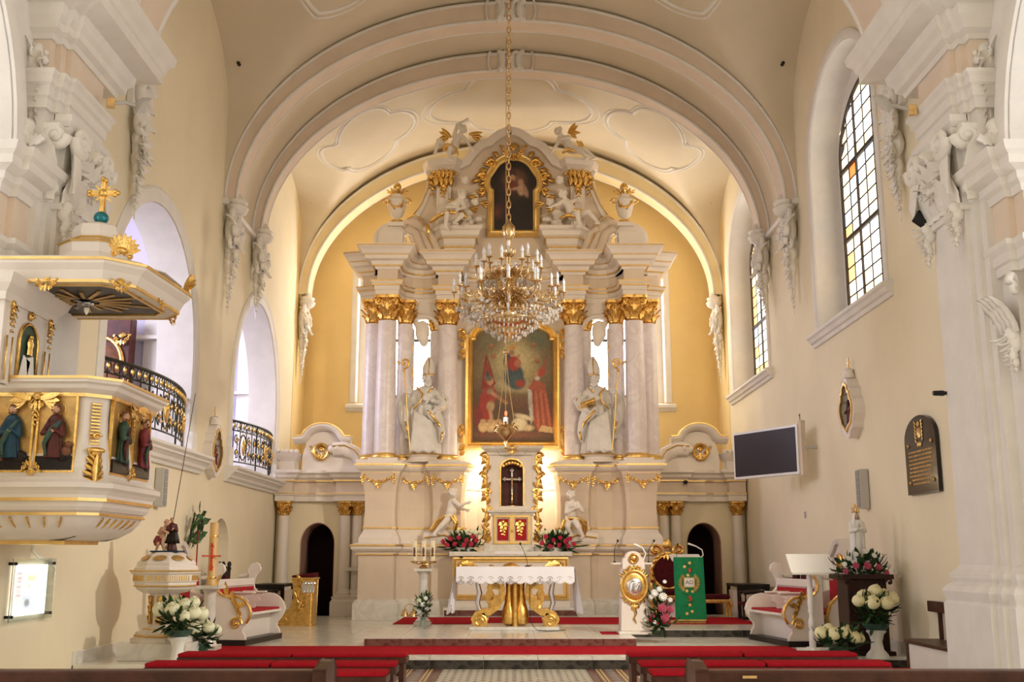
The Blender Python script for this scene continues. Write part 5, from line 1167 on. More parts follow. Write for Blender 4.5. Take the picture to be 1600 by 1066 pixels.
# ================================================================== statues on the altar
def bishop(loc, mir, label, book):
    t = thing('bishop_statue', label, 'statue', loc)
    F = (lambda b: b.mirror()) if mir else (lambda b: b)
    b = MB(); robe_rings(b, (0,0,0), [(.37,0,.02),(.36,.08,.02),(.31,.4,.03),(.27,.75,.03),(.25,1.0,.02),(.25,1.2,.02),(.27,1.38,.03),(.22,1.5,.04),(.12,1.58,.05),(.08,1.62,.05)], 9, .17, .6, .9, .72)
    # arms: viewer's left arm raised to the staff, right arm across the chest
    b.limb((-.22,0,1.42), (-.40,-.08,1.12), .10, .09); b.limb((-.40,-.08,1.12), (-.36,-.26,1.34), .085, .06)
    b.limb((.27,0,1.42), (.44,-.08,1.16), .10, .09); b.limb((.44,-.08,1.16), (.20,-.30,1.22), .085, .055)
    for e in (-1, 1): b.ell((e*.12+.02,-.27,.03), (.06,.12,.05))
    for k in range(9): b.tube([(-.2+.05*k,-.24-.02*(k % 2),1.0-.03*k), (-.22+.055*k,-.27,.55), (-.26+.065*k,-.28,.03)], [.02,.045,.055], 6)
    F(b).rebuild('robe', 'statue', t, .024, 1)
    b = MB()   # cope: hangs from both arms, bundled over the right forearm
    robe_rings(b, (.02,.07,0), [(.36,.35,-.1),(.36,.6,-.06),(.33,.95,-.02),(.31,1.25),(.33,1.42),(.24,1.55,.02),(.12,1.62,.04)], 7, .15, 2, 1.1, .62)
    b.v = [(p[0], p[1]+(.20 if p[1] < -.05 and abs(p[0]-.02) < .22 else 0), p[2]) for p in b.v]
    drape(b, [(-.36,-.05,1.36),(-.47,-.08,1.15),(-.50,-.05,.85),(-.44,-.02,.6),(-.34,0,.42)], .20, 2, 5)
    drape(b, [(.34,-.1,1.36),(.50,-.14,1.24),(.46,-.22,1.06),(.28,-.28,1.02)], .17, 4, 5); drape(b, [(.3,-.2,1.08),(.36,-.18,.8),(.42,-.12,.5),(.38,-.08,.25)], .15, 6, 4)
    drape(b, [(.05,-.26,1.05),(.16,-.30,.9),(.30,-.26,.75)], .12, 9, 4)
    F(b).rebuild('cope', 'statue', t, .024, 1)
    b = MB(); b.limb((.05,0,1.55), (.06,-.03,1.70), .07, .065); P = head(b, (.07,-.05,1.75), (.45,-.9,-.05), .25)
    for k in range(9): b.ell(P((k-4)*.08, .27-.02*abs(k-4), -.42-.06*(4-abs(k-4))), .03, 6, 5)
    curls(b, P, .25, 24, 5, -.35)
    hand(b, (-.36,-.27,1.35), (.3,-.4,.7), 1.5, (1,0,0)); hand(b, (.18,-.31,1.23), (-.9,-.2,.3), 1.5)
    F(b).rebuild('head_and_hands', 'statue', t, .014, 1)
    b = MB()
    vs = []; n = 16
    for k, (rx, ry, z) in enumerate(((.13,.13,1.84),(.145,.135,1.92),(.15,.12,2.02),(.12,.09,2.14),(.05,.05,2.26),(.012,.02,2.31))):
        for i in range(n): a = TAU*i/n; vs.append((.09+cos(a)*rx+.05*(z-1.84), -.05+sin(a)*ry, z-(.05*abs(sin(a)) if k > 1 else 0)))
    b.add(vs, [(k*n+i, k*n+(i+1) % n, (k+1)*n+(i+1) % n, (k+1)*n+i) for k in range(5) for i in range(n)]+[tuple(range(n-1,-1,-1)), tuple(5*n+i for i in range(n))]); F(b).build('mitre', 'statue', t, 'full')
    b = MB(); b.tube([(.09+.136*cos(a), -.05+.136*sin(a), 1.86) for a in [TAU*k/20 for k in range(20)]], .016, 6, closed=True)
    b.tube([(.11,-.18,1.88),(.115,-.175,2.0),(.12,-.14,2.12),(.115,-.10,2.24)], .014, 6); b.tube([(-.03,-.08,1.95),(.0,-.1,2.1),(.1,-.07,2.3)], .012, 6)
    b.tube([(-.16,-.16,1.55),(-.02,-.27,1.38),(-.06,-.30,1.2),(-.22,-.30,1.02)], .024, 6); b.tube([(.22,-.14,1.55),(.12,-.24,1.42)], .02, 6)
    b.tube([(.10,-.34,.98),(.2,-.36,.88),(.32,-.33,.74),(.40,-.2,.62)], .03, 6); b.tube([(.5,-.2,1.28),(.54,-.2,1.16),(.46,-.3,1.02)], .016, 6); b.tube([(-.42,-.16,.75),(-.38,-.14,.55),(-.33,-.1,.42)], .018, 6); b.tube([(.46,-.22,.5),(.42,-.2,.3)], .02, 6)
    F(b).build('gilded_hems', 'gold', t, True)
    b = MB(); top = 1.98; st = [(-.28,-.30,.02),(-.36,-.30,.8),(-.40,-.30,1.4),(-.46,-.28,top)]
    b.tube(st, .018, 8); F(b).build('crozier_staff', 'goldp', t, True)
    b = MB(); b.volute((-.45,-.28,top+.13), (1,0,0), (0,0,1), .12, 1.4, .03, -PI/2, 8, 24); b.lathe([(.02,0),(.045,.03),(.02,.06)], 8, (-.46,-.28,top-.08)); b.leaf((-.56,-.28,top+.1), (-.6,0,.6), (0,-1,0), .12, .06); F(b).build('crozier_crook', 'gold', t, True)
    if book:
        b = MB(); b.box(-.2,.16,-.16,.16,-.035,.035); b.xf(Matrix.Translation((.28,-.36,1.12)) @ Matrix.Rotation(.35, 4, 'Y') @ Matrix.Rotation(-.3, 4, 'X')); F(b).build('book', 'gold', t, bev=.01)
    return t
bishop((-2.04, 25.14, 3.90), False, 'white bishop statue looking aside, gold crozier at viewer\'s left, left of altar painting', False)
bishop((2.06, 25.14, 3.90), True, 'white bishop statue holding gold-edged book, right of altar painting', True)

def make_putto(name, label, loc, J, s, face, cloth, seed=1, wings=None, rz=0, cat='putto'):
    t = thing(name, label, cat, loc, rz)
    putto(J, s, face, seed).rebuild('body', 'putto', t, .016*max(1, s), 1)
    if cloth:
        b = MB()
        for i, pts in enumerate(cloth): drape(b, pts, .085*s, seed+i, 4)
        b.rebuild('gilded_cloth', 'gold', t, .016, 0)
    if wings:
        b = MB()
        for p, d in wings: wing(b, p, d, (0,-1,.2), .34*s)
        b.build('wings', 'gold', t, True)
    return t
Z = 0
# top left, sitting on the cornice, one arm raised over its head
make_putto('putto', 'white putto with raised arm seated on altar crest at upper left', (-1.5, 25.5, 11.40),
  dict(pelvis=(.02,0,.14), chest=(.16,-.04,.44), head=(.31,-.08,.66), side=(.9,-.3,-.2), lelbow=(.16,-.05,.80), lhand=(.36,-.05,.93), relbow=(.40,-.14,.34), rhand=(.52,-.12,.14), lknee=(-.30,-.15,.34), lfoot=(-.38,-.15,.02), rknee=(.0,-.36,.08), rfoot=(-.04,-.36,-.26)), 1.05, (.8,-.55,-.1),
  [[(-.2,-.12,.1),(-.05,-.2,.22),(.12,-.18,.14),(.18,-.18,-.06)]], 2, [((.0,.05,.5),(-.7,.1,.7)), ((.45,-.05,.55),(.9,.1,.1))])
make_putto('putto', 'white putto leaning forward on altar crest at upper right', (1.55, 25.5, 11.40),
  dict(pelvis=(.0,0,.16), chest=(-.20,-.04,.42), head=(-.36,-.08,.62), side=(.9,.3,.3), lelbow=(-.38,-.14,.26), lhand=(-.52,-.16,.06), relbow=(-.06,-.2,.4), rhand=(-.26,-.26,.34), lknee=(.20,-.25,.02), lfoot=(.36,-.28,-.18), rknee=(.30,-.1,.12), rfoot=(.55,-.12,-.10)), 1.05, (-.7,-.6,-.35),
  [[(-.25,-.15,.02),(-.1,-.2,.1),(.1,-.2,.02)], [(.15,0,.35),(.25,0,.2)]], 4, [((-.1,.05,.6),(.5,.1,.8))])
make_putto('putto', 'white putto crouching with cloth over its knees left of the attic painting', (-1.42, 25.22, 9.52),
  dict(pelvis=(-.05,0,.16), chest=(.08,-.03,.50), head=(.22,-.06,.72), side=(.85,-.4,0), lelbow=(-.12,-.14,.40), lhand=(.1,-.28,.34), relbow=(.28,-.14,.38), rhand=(.14,-.3,.28), lknee=(-.12,-.34,.16), lfoot=(-.16,-.36,-.22), rknee=(.24,-.3,.14), rfoot=(.06,-.36,-.08)), 1.1, (.75,-.6,-.25),
  [[(-.55,-.1,.0),(-.35,-.12,.16),(-.1,-.2,.26),(.1,-.22,.2)], [(-.58,-.12,-.05),(-.56,-.14,-.25)], [(.2,-.2,.24),(.34,-.2,.12)]], 6)
make_putto('putto', 'white putto stretching out its legs right of the attic painting', (1.5, 25.22, 9.52),
  dict(pelvis=(.05,0,.20), chest=(-.10,-.03,.52), head=(-.24,-.08,.76), side=(.9,.3,.1), lelbow=(-.32,-.12,.48), lhand=(-.5,-.16,.40), relbow=(.16,-.1,.62), rhand=(.2,-.2,.5), lknee=(.10,-.34,.20), lfoot=(.16,-.36,-.16), rknee=(.38,-.2,.26), rfoot=(.62,-.24,-.04)), 1.1, (-.7,-.65,-.15),
  [[(-.3,-.15,.12),(-.12,-.2,.2),(.08,-.2,.14)], [(.0,-.1,.34),(.2,-.1,.3),(.32,-.1,.22)]], 8)
# lower putti on the scrolls beside the tabernacle
make_putto('putto', 'white putto striding with gold cloth, left of the tabernacle', (-1.52, 24.66, 2.02),
  dict(pelvis=(.14,0,.42), chest=(.20,-.02,.70), head=(.22,-.05,.93), side=(.3,-.95,0), lelbow=(.32,.10,.62), lhand=(.50,.06,.58), relbow=(.36,-.16,.66), rhand=(.54,-.18,.72), lknee=(.06,.02,.24), lfoot=(-.14,.02,.04), rknee=(-.02,-.14,.22), rfoot=(-.22,-.14,.0)), 1.05, (.6,-.75,.1),
  [[(-.28,.02,.10),(-.14,0,.32),(.06,-.08,.46)], [(.2,-.16,.44),(.3,-.16,.28),(.26,-.16,.1)], [(.3,-.12,.12),(.42,-.1,.1)]], 3)
make_putto('putto', 'white putto with folded arms and gold cloth, right of the tabernacle', (1.42, 24.66, 2.0),
  dict(pelvis=(-.04,0,.40), chest=(-.02,-.02,.68), head=(-.05,-.05,.92), side=(.9,-.4,0), lelbow=(-.16,-.1,.52), lhand=(.05,-.2,.62), relbow=(.20,-.1,.56), rhand=(.02,-.2,.66), lknee=(-.14,-.14,.22), lfoot=(-.06,-.1,.02), rknee=(.10,-.18,.2), rfoot=(.20,-.14,-.02)), 1.05, (-.5,-.85,-.1),
  [[(.26,.0,.05),(.24,-.04,.28),(.06,-.1,.40),(-.12,-.12,.38)], [(-.2,-.1,.36),(-.26,-.1,.16),(-.3,-.1,.04)]], 5)
# clouds with cherub heads beside the attic painting
for sx in (-1, 1):
    t = thing('cherub_cloud', 'white stucco cloud with winged cherub heads %s of the attic painting' % ('left' if sx < 0 else 'right'), 'relief', (sx*1.05+.04, 25.62, 9.75))
    b = MB(); rnd = random.Random(4)
    for k in range(16): b.ell((rnd.uniform(-.24,.22), rnd.uniform(-.05,.12), -.12+.068*k*.7+rnd.uniform(-.05,.05)), (rnd.uniform(.08,.15), .10, rnd.uniform(.07,.12)), 10, 7)
    (b.mirror() if sx > 0 else b).rebuild('cloud', 'putto', t, .02, 1)
    for i, (x, z, s) in enumerate(((-.2,.62,.24), (.12,.42,.22), (-.12,.98,.22))):
        b = MB(); P = head(b, (x,-.14,z), (.3,-.9,-.2), s, child=True); curls(b, P, s, 22, i+3); (b.mirror() if sx > 0 else b).rebuild('cherub_head', 'putto', t, .014, 1)
    b = MB()
    for x, z, d in ((-.05,.60,1), (.22,.44,1), (-.02,.30,1), (-.3,.48,-1)): wing(b, (x,-.14,z-.04), (d,0,.15), (0,-1,.2), .26)
    (b.mirror() if sx > 0 else b).build('wings', 'gold', t, True)
# ================================================================== furnishings of the sanctuary
def simple(name, mb, m, label, cat, group=None, **k):
    """one-mesh thing, origin moved to its base"""
    xs = [p[0] for p in mb.v]; ys_ = [p[1] for p in mb.v]; zs = [p[2] for p in mb.v]
    o = Vector(((min(xs)+max(xs))/2, (min(ys_)+max(ys_))/2, min(zs))); mb.xf(Matrix.Translation(-o))
    ob = mb.build(name, m, None, **k); ob.location = o; return tag(ob, label, cat, group)
# ---- carpets
b = MB(); b.box(-4.6,4.3,16.02,17.40,.171,.182); simple('carpet', b, 'carpet', 'long red carpet lying along the front of the sanctuary step', 'carpet')
b = MB(); b.box(-2.22,4.70,20.9,23.1,.301,.312); simple('carpet', b, 'carpet', 'red carpet on the altar platform behind the altar table', 'carpet')
b = MB(); b.box(1.5,1.86,18.2,18.75,.301,.312); simple('carpet', b, 'carpet', 'small red mat at the foot of the white ambo', 'mat')
# ---- altar table
AT = thing('altar_table', 'white-topped altar table on gilded scroll legs', 'altar table', (.08, 19.75, .30))
b = MB(); b.box(-.80,.76,-.55,.55,0,.055); b.build('base_slab', 'marw', AT, bev=.006)
b = MB(); b.box(-1.0,1.0,-.55,.55,.97,1.055); b.build('table_top', 'marw', AT, bev=.01)
for sx in (-1, 1):
    pts = [(-.50,.95),(-.36,.92),(-.27,.82),(-.235,.68),(-.25,.52),(-.33,.38),(-.46,.29),(-.58,.29),(-.68,.24),(-.72,.17),(-.69,.10),(-.62,.07),(-.55,.10),(-.53,.17),(-.57,.22),(-.62,.20)]
    b = MB(); b.sweep([(x, z) for x, z in pts], [(-.055,-.3),(.055,-.3),(.055,.3),(-.055,.3)], fmap=lambda p: (p[0], p[2], p[1])); 
    (b.mirror() if sx > 0 else b).build('scroll_leg', 'gold', AT, True, .018)
    b = MB(); b.lathe([(.12,-.31),(.13,-.28),(.13,.28),(.12,.31)], 20, T=Matrix.Translation((-.62,0,.145)) @ Matrix.Rotation(PI/2, 4, 'X')); b.volute((-.62,-.32,.145), (1,0,0), (0,0,1), .11, 1.8, .022); (b.mirror() if sx > 0 else b).build('scroll_foot', 'gold', AT, True)
    b = MB(); b.leaf((-.44,-.2,.36), (-.02,0,1), (0,-1,0), .5, .13, .25, 8, 4, .25); b.leaf((-.42,-.27,.36), (.5,0,.7), (0,-1,0), .3, .16, .3, 6, 3, .25); b.leaf((-.5,-.25,.9), (.6,0,-.6), (0,-1,0), .34, .16, .3, 6, 3, .25); (b.mirror() if sx > 0 else b).build('acanthus', 'gold', AT, True)
    b = MB(); b.tube([(-.64,-.2,.97),(-.67,-.2,.80),(-.63,-.2,.62),(-.67,-.2,.45),(-.62,-.2,.30)], [.05,.04,.05,.045,.04], 8); (b.mirror() if sx > 0 else b).build('silver_strip', 'silver', AT, True)
for x in (-.105, .105):
    b = MB(); b.lathe([(.06,.055),(.12,.09),(.135,.20),(.12,.32),(.08,.46),(.06,.65),(.065,.85),(.08,.97)], 18, (x,-.1,0)); b.build('centre_post', 'gold', AT, True)
b = MB(); b.lathe([(.055,.055),(.05,.5),(.055,.97)], 14, (0,-.22,0)); b.build('centre_rod', 'gold', AT, True)
# cloth with lace border
AC = thing('altar_cloth', 'white lace-edged altar cloth hanging over the altar table', 'cloth', (.08, 19.75, 1.355))
b = MB(); b.box(-1.03,1.03,-.585,.585,.003,.018); b.build('cloth_top', 'wcloth', AC, bev=.006)
def scallop(u, n): return abs(sin(PI*u*n))
def panel(name, u0, u1, drop_, n, fn, seg=80, rows=10):
    b = MB(); vs = []; fs = []
    for i in range(seg+1):
        u = u0+(u1-u0)*i/seg
        for j in range(rows+1):
            t = j/rows; d = (drop_-.045*(1-scallop(i/seg, n)))*t; vs.append(fn(u, d, t, 0))
    for i in range(seg+1):
        u = u0+(u1-u0)*i/seg
        for j in range(rows+1):
            t = j/rows; d = (drop_-.045*(1-scallop(i/seg, n)))*t; vs.append(fn(u, d, t, .006))
    N = (seg+1)*(rows+1)
    for i in range(seg):
        for j in range(rows):
            a = i*(rows+1)+j; q = (a, a+1, a+rows+2, a+rows+1); fs.append(q); fs.append(tuple(x+N for x in reversed(q)))
    for i in range(seg): a = i*(rows+1)+rows; fs.append((a, a+N, a+rows+1+N, a+rows+1))
    b.add(vs, fs); return b.build(name, 'wcloth', AC, 'full')
panel('front_fall', -1.03, 1.03, .29, 12, lambda u, d, t, o: (u, -.59-o-.012*t*sin(u*9)-.01*t, .01-d))
for sx in (-1, 1):
    panel('side_fall', -.62, .58, .80, 7, lambda u, d, t, o: (sx*(1.03+o+.10*t+.06*t*sin(u*8+sx)), u-.08*t, .01-d), 50, 14)
motif = MB(); motif.tube([(.05*cos(a), 0, .055*sin(a)) for a in [PI*.1+PI*.8*k/10 for k in range(11)]], .005, 5); motif.tube([(-.02,0,-.02),(0,0,.03),(.02,0,-.02),(0,0,-.05)], .006, 5, closed=True)
for s in (-1, 1): motif.ell((s*.05,0,-.03), (.014,.006,.01), 6, 4); motif.ell((s*.03,0,-.05), (.01,.006,.01), 6, 4); motif.tube([(s*.06,0,-.045),(s*.02,0,-.075),(0,0,-.08)], .004, 5)
m0 = motif.build('lace_motif', 'lace', AC, True, loc=(-.945,-.605,-.20))
for k in range(1, 12): share(m0, 'lace_motif', AC, loc=(-.945+.172*k,-.605,-.20))
for sx in (-1, 1):
    for k in range(6): share(m0, 'lace_motif', AC, loc=(sx*1.12,-.5+.19*k,-.68), rot=(0,0,PI/2))
# microphone on the table, cable on the floor
def gooseneck(name, label, loc, pts, base_r=.05, headr=.02):
    t = thing(name, label, 'microphone', loc); b = MB(); b.lathe([(base_r,0),(base_r,.012),(base_r*.5,.025)], 14); b.build('foot', 'black', t, True)
    b = MB(); b.tube(pts, .006, 6); b.build('gooseneck', 'black', t, True); b = MB(); b.ell(pts[-1], (headr,headr,headr*1.2)); b.build('windscreen', 'black', t, True); return t
gooseneck('table_microphone', 'black gooseneck microphone standing on the altar cloth', (.30, 19.5, 1.375), [(0,0,.02),(-.02,0,.15),(-.08,0,.3),(-.13,0,.40)])
b = MB(); b.tube([(.33,19.16,1.33),(.33,19.14,.9),(.34,19.15,.45),(.40,19.1,.36),(.46,19.0,.312),(.62,18.92,.308),(.8,19.0,.308),(.86,19.15,.308),(.95,19.12,.31)], .006, 6); simple('cable', b, 'black', 'thin black microphone cable hanging from altar table to floor', 'cable', smooth=True)
# ---- ambo
AM = thing('ambo', 'white pillar ambo with gold oval medallion in front of the high altar', 'ambo', (2.04, 18.4, .30))
b = MB(); b.box(-.27,.27,-.24,.24,0,.05); b.build('base', 'altarw', AM, bev=.01)
b = MB(); b.add([(-.235,-.2,.05),(.235,-.2,.05),(.235,.2,.05),(-.235,.2,.05),(-.185,-.17,1.16),(.185,-.17,1.16),(.185,.17,1.16),(-.185,.17,1.16)], [(3,2,1,0),(4,5,6,7),(0,1,5,4),(1,2,6,5),(2,3,7,6),(3,0,4,7)]); b.build('pillar', 'altarw', AM, bev=.015)
b = MB(); b.plate([(-.185,1.14),(.185,1.14),(.17,1.22)]+arc(0,1.24,.13,.10,0,PI,10)+[(-.17,1.22)], [], -.17, .05, lambda p: (p[0], p[2], p[1])); b.build('rounded_head', 'altarw', AM, True)
b = MB(); b.box(-.34,.32,-.12,.28,1.12,1.15); b.build('book_shelf', 'altarw', AM, bev=.008)
b = MB(); b.tube([(.21*cos(a),-.21,.77+.25*sin(a)) for a in [TAU*k/32 for k in range(32)]], .032, 8, closed=True); b.ell((0,-.2,.77), (.2,.03,.24), 20, 8); md = b.build('medallion_frame', 'gold', AM, True)
b = MB(); b.ell((0,-.225,.77), (.135,.03,.14), 20, 10); b.limb((-.06,-.25,.70),(-.03,-.25,.82),.035,.025); b.ell((-.03,-.26,.86),.025); b.limb((.03,-.25,.72),(.07,-.25,.80),.04,.02); b.ell((.08,-.26,.84),.02); b.build('medallion_relief', 'silver', md, True)
b = MB()
for k in range(7): a = PI*.2+PI*.6*k/6; b.leaf((.2*cos(a),-.22,.77+.24*sin(a)), (cos(a),0,sin(a)), (0,-1,0), .11, .07, -.4, 4, 1, .3)
for k in range(7): a = -PI*.2-PI*.6*k/6; b.leaf((.2*cos(a),-.22,.77+.24*sin(a)), (cos(a),0,sin(a)), (0,-1,0), .09, .06, -.4, 4, 1, .3)
b.volute((-.07,-.23,1.05),(1,0,0),(0,0,1),.05,1.3,.018); b.volute((.07,-.23,1.05),(-1,0,0),(0,0,1),.05,1.3,.018); b.build('medallion_scrolls', 'gold', md, True)
b = MB(); b.tube([(.07*cos(a),-.185,1.22+.07*sin(a)) for a in [TAU*k/20 for k in range(20)]], .018, 6, closed=True); b.ell((0,-.18,1.22), (.055,.025,.055)); b.build('head_rosette', 'gold', AM, True)
b = MB()
for k in range(4): b.leaf((0,-.205,.44), (cos(k*1.3),0,sin(k*1.3)), (0,-1,0), .09, .06, -.3, 4, 1, .3)
b.tube([(0,-.21,.42),(.02,-.21,.34),(-.02,-.21,.26),(.02,-.21,.18)], [.022,.02,.018,.01], 6); b.build('lower_spray', 'gold', AM, True)
gooseneck('ambo_microphone', 'black gooseneck microphone at left of the ambo shelf', (1.75, 18.5, 1.452), [(0,0,.0),(0,0,.15),(.01,0,.26),(.06,0,.36)], .025)
t = gooseneck('ambo_microphone', 'black gooseneck microphone at right of the ambo shelf', (2.33, 18.55, 1.452), [(0,0,.0),(0,0,.2),(.10,0,.36)], .02)
b = MB(); b.tube([(2.22,18.5,1.452),(2.28,18.5,1.60),(2.22,18.5,1.70),(2.08,18.5,1.76)], [.012,.012,.012,.018], 8); simple('reading_lamp', b, 'ceram', 'thin white gooseneck reading lamp rising from the ambo', 'lamp', smooth=True)
# bouquet at the ambo
def bouquet(name, label, loc, blooms, fol, seed=0, pot=None):
    t = thing(name, label, 'flowers', loc)
    if pot: pot(t)
    for (c, r, n, L, m) in fol: foliage(t, c, r, n, L, m, seed)
    for (k, p, r, d) in blooms: bloom(k, t, p, r, d)
    return t
bouquet('bouquet', 'tall bouquet of white and red flowers leaning against the ambo', (2.44, 18.2, .30),
  [('white',(-.08,-.1,.66),.075,(0,-1,.3)),('white',(.05,-.12,.60),.085,(0,-1,.3)),('white',(-.14,-.1,.60),.05,(0,-1,.4)),('white',(.17,-.1,.55),.05,(0,-1,.4)),('white',(.0,-.1,.72),.06,(0,-1,.5)),('white',(.1,-.02,.84),.04,(0,-1,.5)),('pink',(.03,-.14,.42),.09,(0,-1,.3)),('pink',(.16,-.12,.40),.075,(.2,-1,.3)),('pink',(.07,-.15,.28),.09,(0,-1,.2)),('pink',(-.12,-.1,.3),.05,(-.3,-1,.3)),('white',(-.09,-.12,.20),.04,(0,-1,.2))],
  [((0,0,.42),(.15,.12,.34),70,.14,'leaf'),((.02,0,.18),(.26,.14,.16),60,.16,'leaf')], 3)
# ---- lectern with green cloth
LE = thing('lectern', 'cream lectern hidden behind a hanging green cloth', 'lectern', (3.40, 21.15, .30))
b = MB(); b.box(-.36,.30,-.12,.3,0,.05); b.build('base_board', 'goldm', LE, bev=.006)
b = MB(); b.box(-.1,.1,.02,.2,.05,1.1); b.build('post', 'altarw', LE, bev=.01)
b = MB(); b.box(-.29,.29,-.03,.4,-.02,.02, Matrix.Translation((0,-.02,1.18)) @ Matrix.Rotation(.25, 4, 'X')); b.build('desk', 'altarw', LE, bev=.006)
GC = thing('lectern_cloth', 'green embroidered cloth with open book and rays hanging over the lectern', 'cloth', (3.40, 21.02, .36))
b = MB(); vs = []; n = 24
for i in range(n+1):
    t = i/n; z = 1.18*(1-t); w = .285+.01*t
    for u in (-1, -.5, 0, .5, 1): vs.append((u*w+.02*t, -.02-.012*sin(t*5+u*2)*t, z))
for i in range(n+1):
    t = i/n; z = 1.18*(1-t); w = .285+.01*t
    for u in (-1, -.5, 0, .5, 1): vs.append((u*w+.02*t, -.008-.012*sin(t*5+u*2)*t, z))
N = (n+1)*5; fs = []
for i in range(n):
    for j in range(4): q = (i*5+j, i*5+j+1, i*5+j+6, i*5+j+5); fs.append(q); fs.append(tuple(x+N for x in reversed(q)))
    fs.append((i*5, i*5+5, i*5+5+N, i*5+N)); fs.append((i*5+4, i*5+9, i*5+9+N, i*5+4+N))
b.add(vs, fs); b.build('green_panel', 'green', GC, 'full')
b = MB(); b.box(-.28,.30,-.035,-.02,.0,.02); b.build('gold_fringe', 'gold', GC)
b = MB(); b.box(-.09,.09,-.045,-.032,.63,.785); bk = b.build('book_emblem', 'pwhite', GC, bev=.004); b = MB(); b.sweep([(-.095,.625),(.095,.625),(.095,.79),(-.095,.79)], [(0,0),(.012,0),(.012,.01),(0,.01)], closed=True, side=1, fmap=lambda p: (p[0], -.036-p[2], p[1])); b.build('book_edge', 'goldp', bk)
text_mesh('alpha_omega', 'ΑΩ', .105, 'brown', bk, Matrix.Translation((0,-.047,.705)) @ Matrix.Rotation(PI/2, 4, 'X'), .003)
b = MB()
for k in range(22):
    a = -.9+1.8*(k % 11)/10+(PI if k > 10 else 0); b.leaf((.13*cos(a),-.036,.70+.13*sin(a)), (cos(a),0,sin(a)), (0,-1,0), .085, .022, .1, 2, 0, .3)
b.build('gold_rays', 'goldp', GC, True)
for i, z in enumerate((.93, .42)):
    b = MB(); rnd = random.Random(i)
    for k in range(12): b.ell((.01+rnd.uniform(-.025,.025),-.036,z+rnd.uniform(-.05,.04)), .014, 6, 4)
    b.build('grape_embroidery', 'redw', GC, True)
for i, (x, z) in enumerate(((.02,1.07),(-.08,1.0),(-.02,.84),(-.05,.55),(.06,.54),(.0,.29),(.04,.17),(-.06,.13))):
    b = MB()
    for k in range(6): b.leaf((x,-.034,z), (cos(k*1.05),0,sin(k*1.05)), (0,-1,0), .035, .02, .1, 2, 0, .3)
    b.build('gold_blossom', 'goldp', GC, True)
b = MB(); b.tube([(-.1,-.03,1.08),(0,-.03,1.02),(.06,-.03,.95),(.04,-.03,.88)], .004, 5); b.tube([(-.12,-.03,.5),(0,-.03,.46),(.06,-.03,.36),(-.1,-.03,.26)], .004, 5); b.build('vine_stitching', 'leaf2', GC, True)
gooseneck('lectern_microphone', 'black microphone above the green lectern cloth', (3.22, 21.3, 1.50), [(0,0,0),(0,0,.15),(.03,0,.28)], .02)
b = MB(); b.tube([(3.66,21.3,1.50),(3.74,21.3,1.58),(3.72,21.3,1.68),(3.60,21.3,1.75),(3.45,21.3,1.80)], [.012,.012,.012,.012,.02], 8); simple('reading_lamp', b, 'ceram', 'white gooseneck reading lamp curving over the green lectern', 'lamp', smooth=True)
# ---- celebrant's throne
TH = thing('throne_chair', 'gilded baroque armchair with dark red upholstery behind the lectern', 'chair', (3.38, 23.4, .30))
b = MB(); ov = [(.30*cos(a)*(1+.08*cos(2*a)), .92+.36*sin(a)) for a in [TAU*k/36 for k in range(36)]]
b.plate(ov, [], .26, .34, lambda p: (p[0], p[2], p[1])); b.build('back_upholstery', 'darkvelvet', TH, bev=.02)
b = MB(); b.tube([(x*1.08,.27,z) for x, z in ov], .05, 8, closed=True)
for k in range(18): a = TAU*k/18; b.leaf((.34*cos(a),.22,.92+.40*sin(a)), (-sin(a),0,cos(a)), (0,-1,0), .15, .08, -.3, 4, 1, .35)
b.build('back_frame', 'gold', TH, True)
b = MB(); cartouche(b, .42, 9); b.ell((0,.0,.1), (.10,.06,.12)); b.volute((-.25,0,-.02),(1,0,0),(0,0,1),.12,1.4,.045); b.volute((.25,0,-.02),(-1,0,0),(0,0,1),.12,1.4,.045); b.xf(Matrix.Translation((0,.24,1.40))); b.build('crest', 'gold', TH, True)
b = MB(); b.box(-.34,.34,-.33,.26,.46,.58); b.build('seat_cushion', 'darkvelvet', TH, bev=.05)
b = MB(); b.box(-.36,.36,-.35,.28,.36,.46); b.build('seat_rail', 'gold', TH, bev=.02)
b = MB(); b.plate([(-.3,.0),(.3,.0),(.3,.34),(-.3,.34)], [], -.2, .2, lambda p: (p[0], p[2], p[1])); b.build('footboard', 'altarw', TH)
for sx in (-1, 1):
    for y in (-.3, .24):
        b = MB(); b.tube([(sx*.32,y,.40),(sx*.37,y-.03,.30),(sx*.33,y,.15),(sx*.36,y-.04,.02)], [.06,.055,.035,.045], 8); b.build('leg', 'gold', TH, True)
    b = MB(); b.tube([(sx*.36,.24,.85),(sx*.41,.0,.84),(sx*.40,-.22,.80),(sx*.40,-.30,.74)], [.035,.04,.045,.05], 8); b.tube([(sx*.39,-.2,.78),(sx*.43,-.24,.65),(sx*.36,-.22,.5)], .04, 8); b.build('armrest', 'gold', TH, True)
# ---- red stool
ST = thing('stool', 'low gilded stool with dark red cushion right of the lectern', 'stool', (4.32, 23.4, .30))
b = MB(); b.box(-.3,.3,-.2,.2,.37,.47); b.build('cushion', 'darkvelvet', ST, bev=.045)
b = MB(); b.box(-.31,.31,-.21,.21,.29,.37); b.build('rail', 'gold', ST, bev=.015)
for sx in (-1, 1):
    for y in (-.17, .17):
        b = MB(); b.tube([(sx*.26,y,.32),(sx*.31,y,.24),(sx*.27,y,.12),(sx*.29,y,.015)], [.05,.045,.028,.035], 8); b.build('leg', 'gold', ST, True)

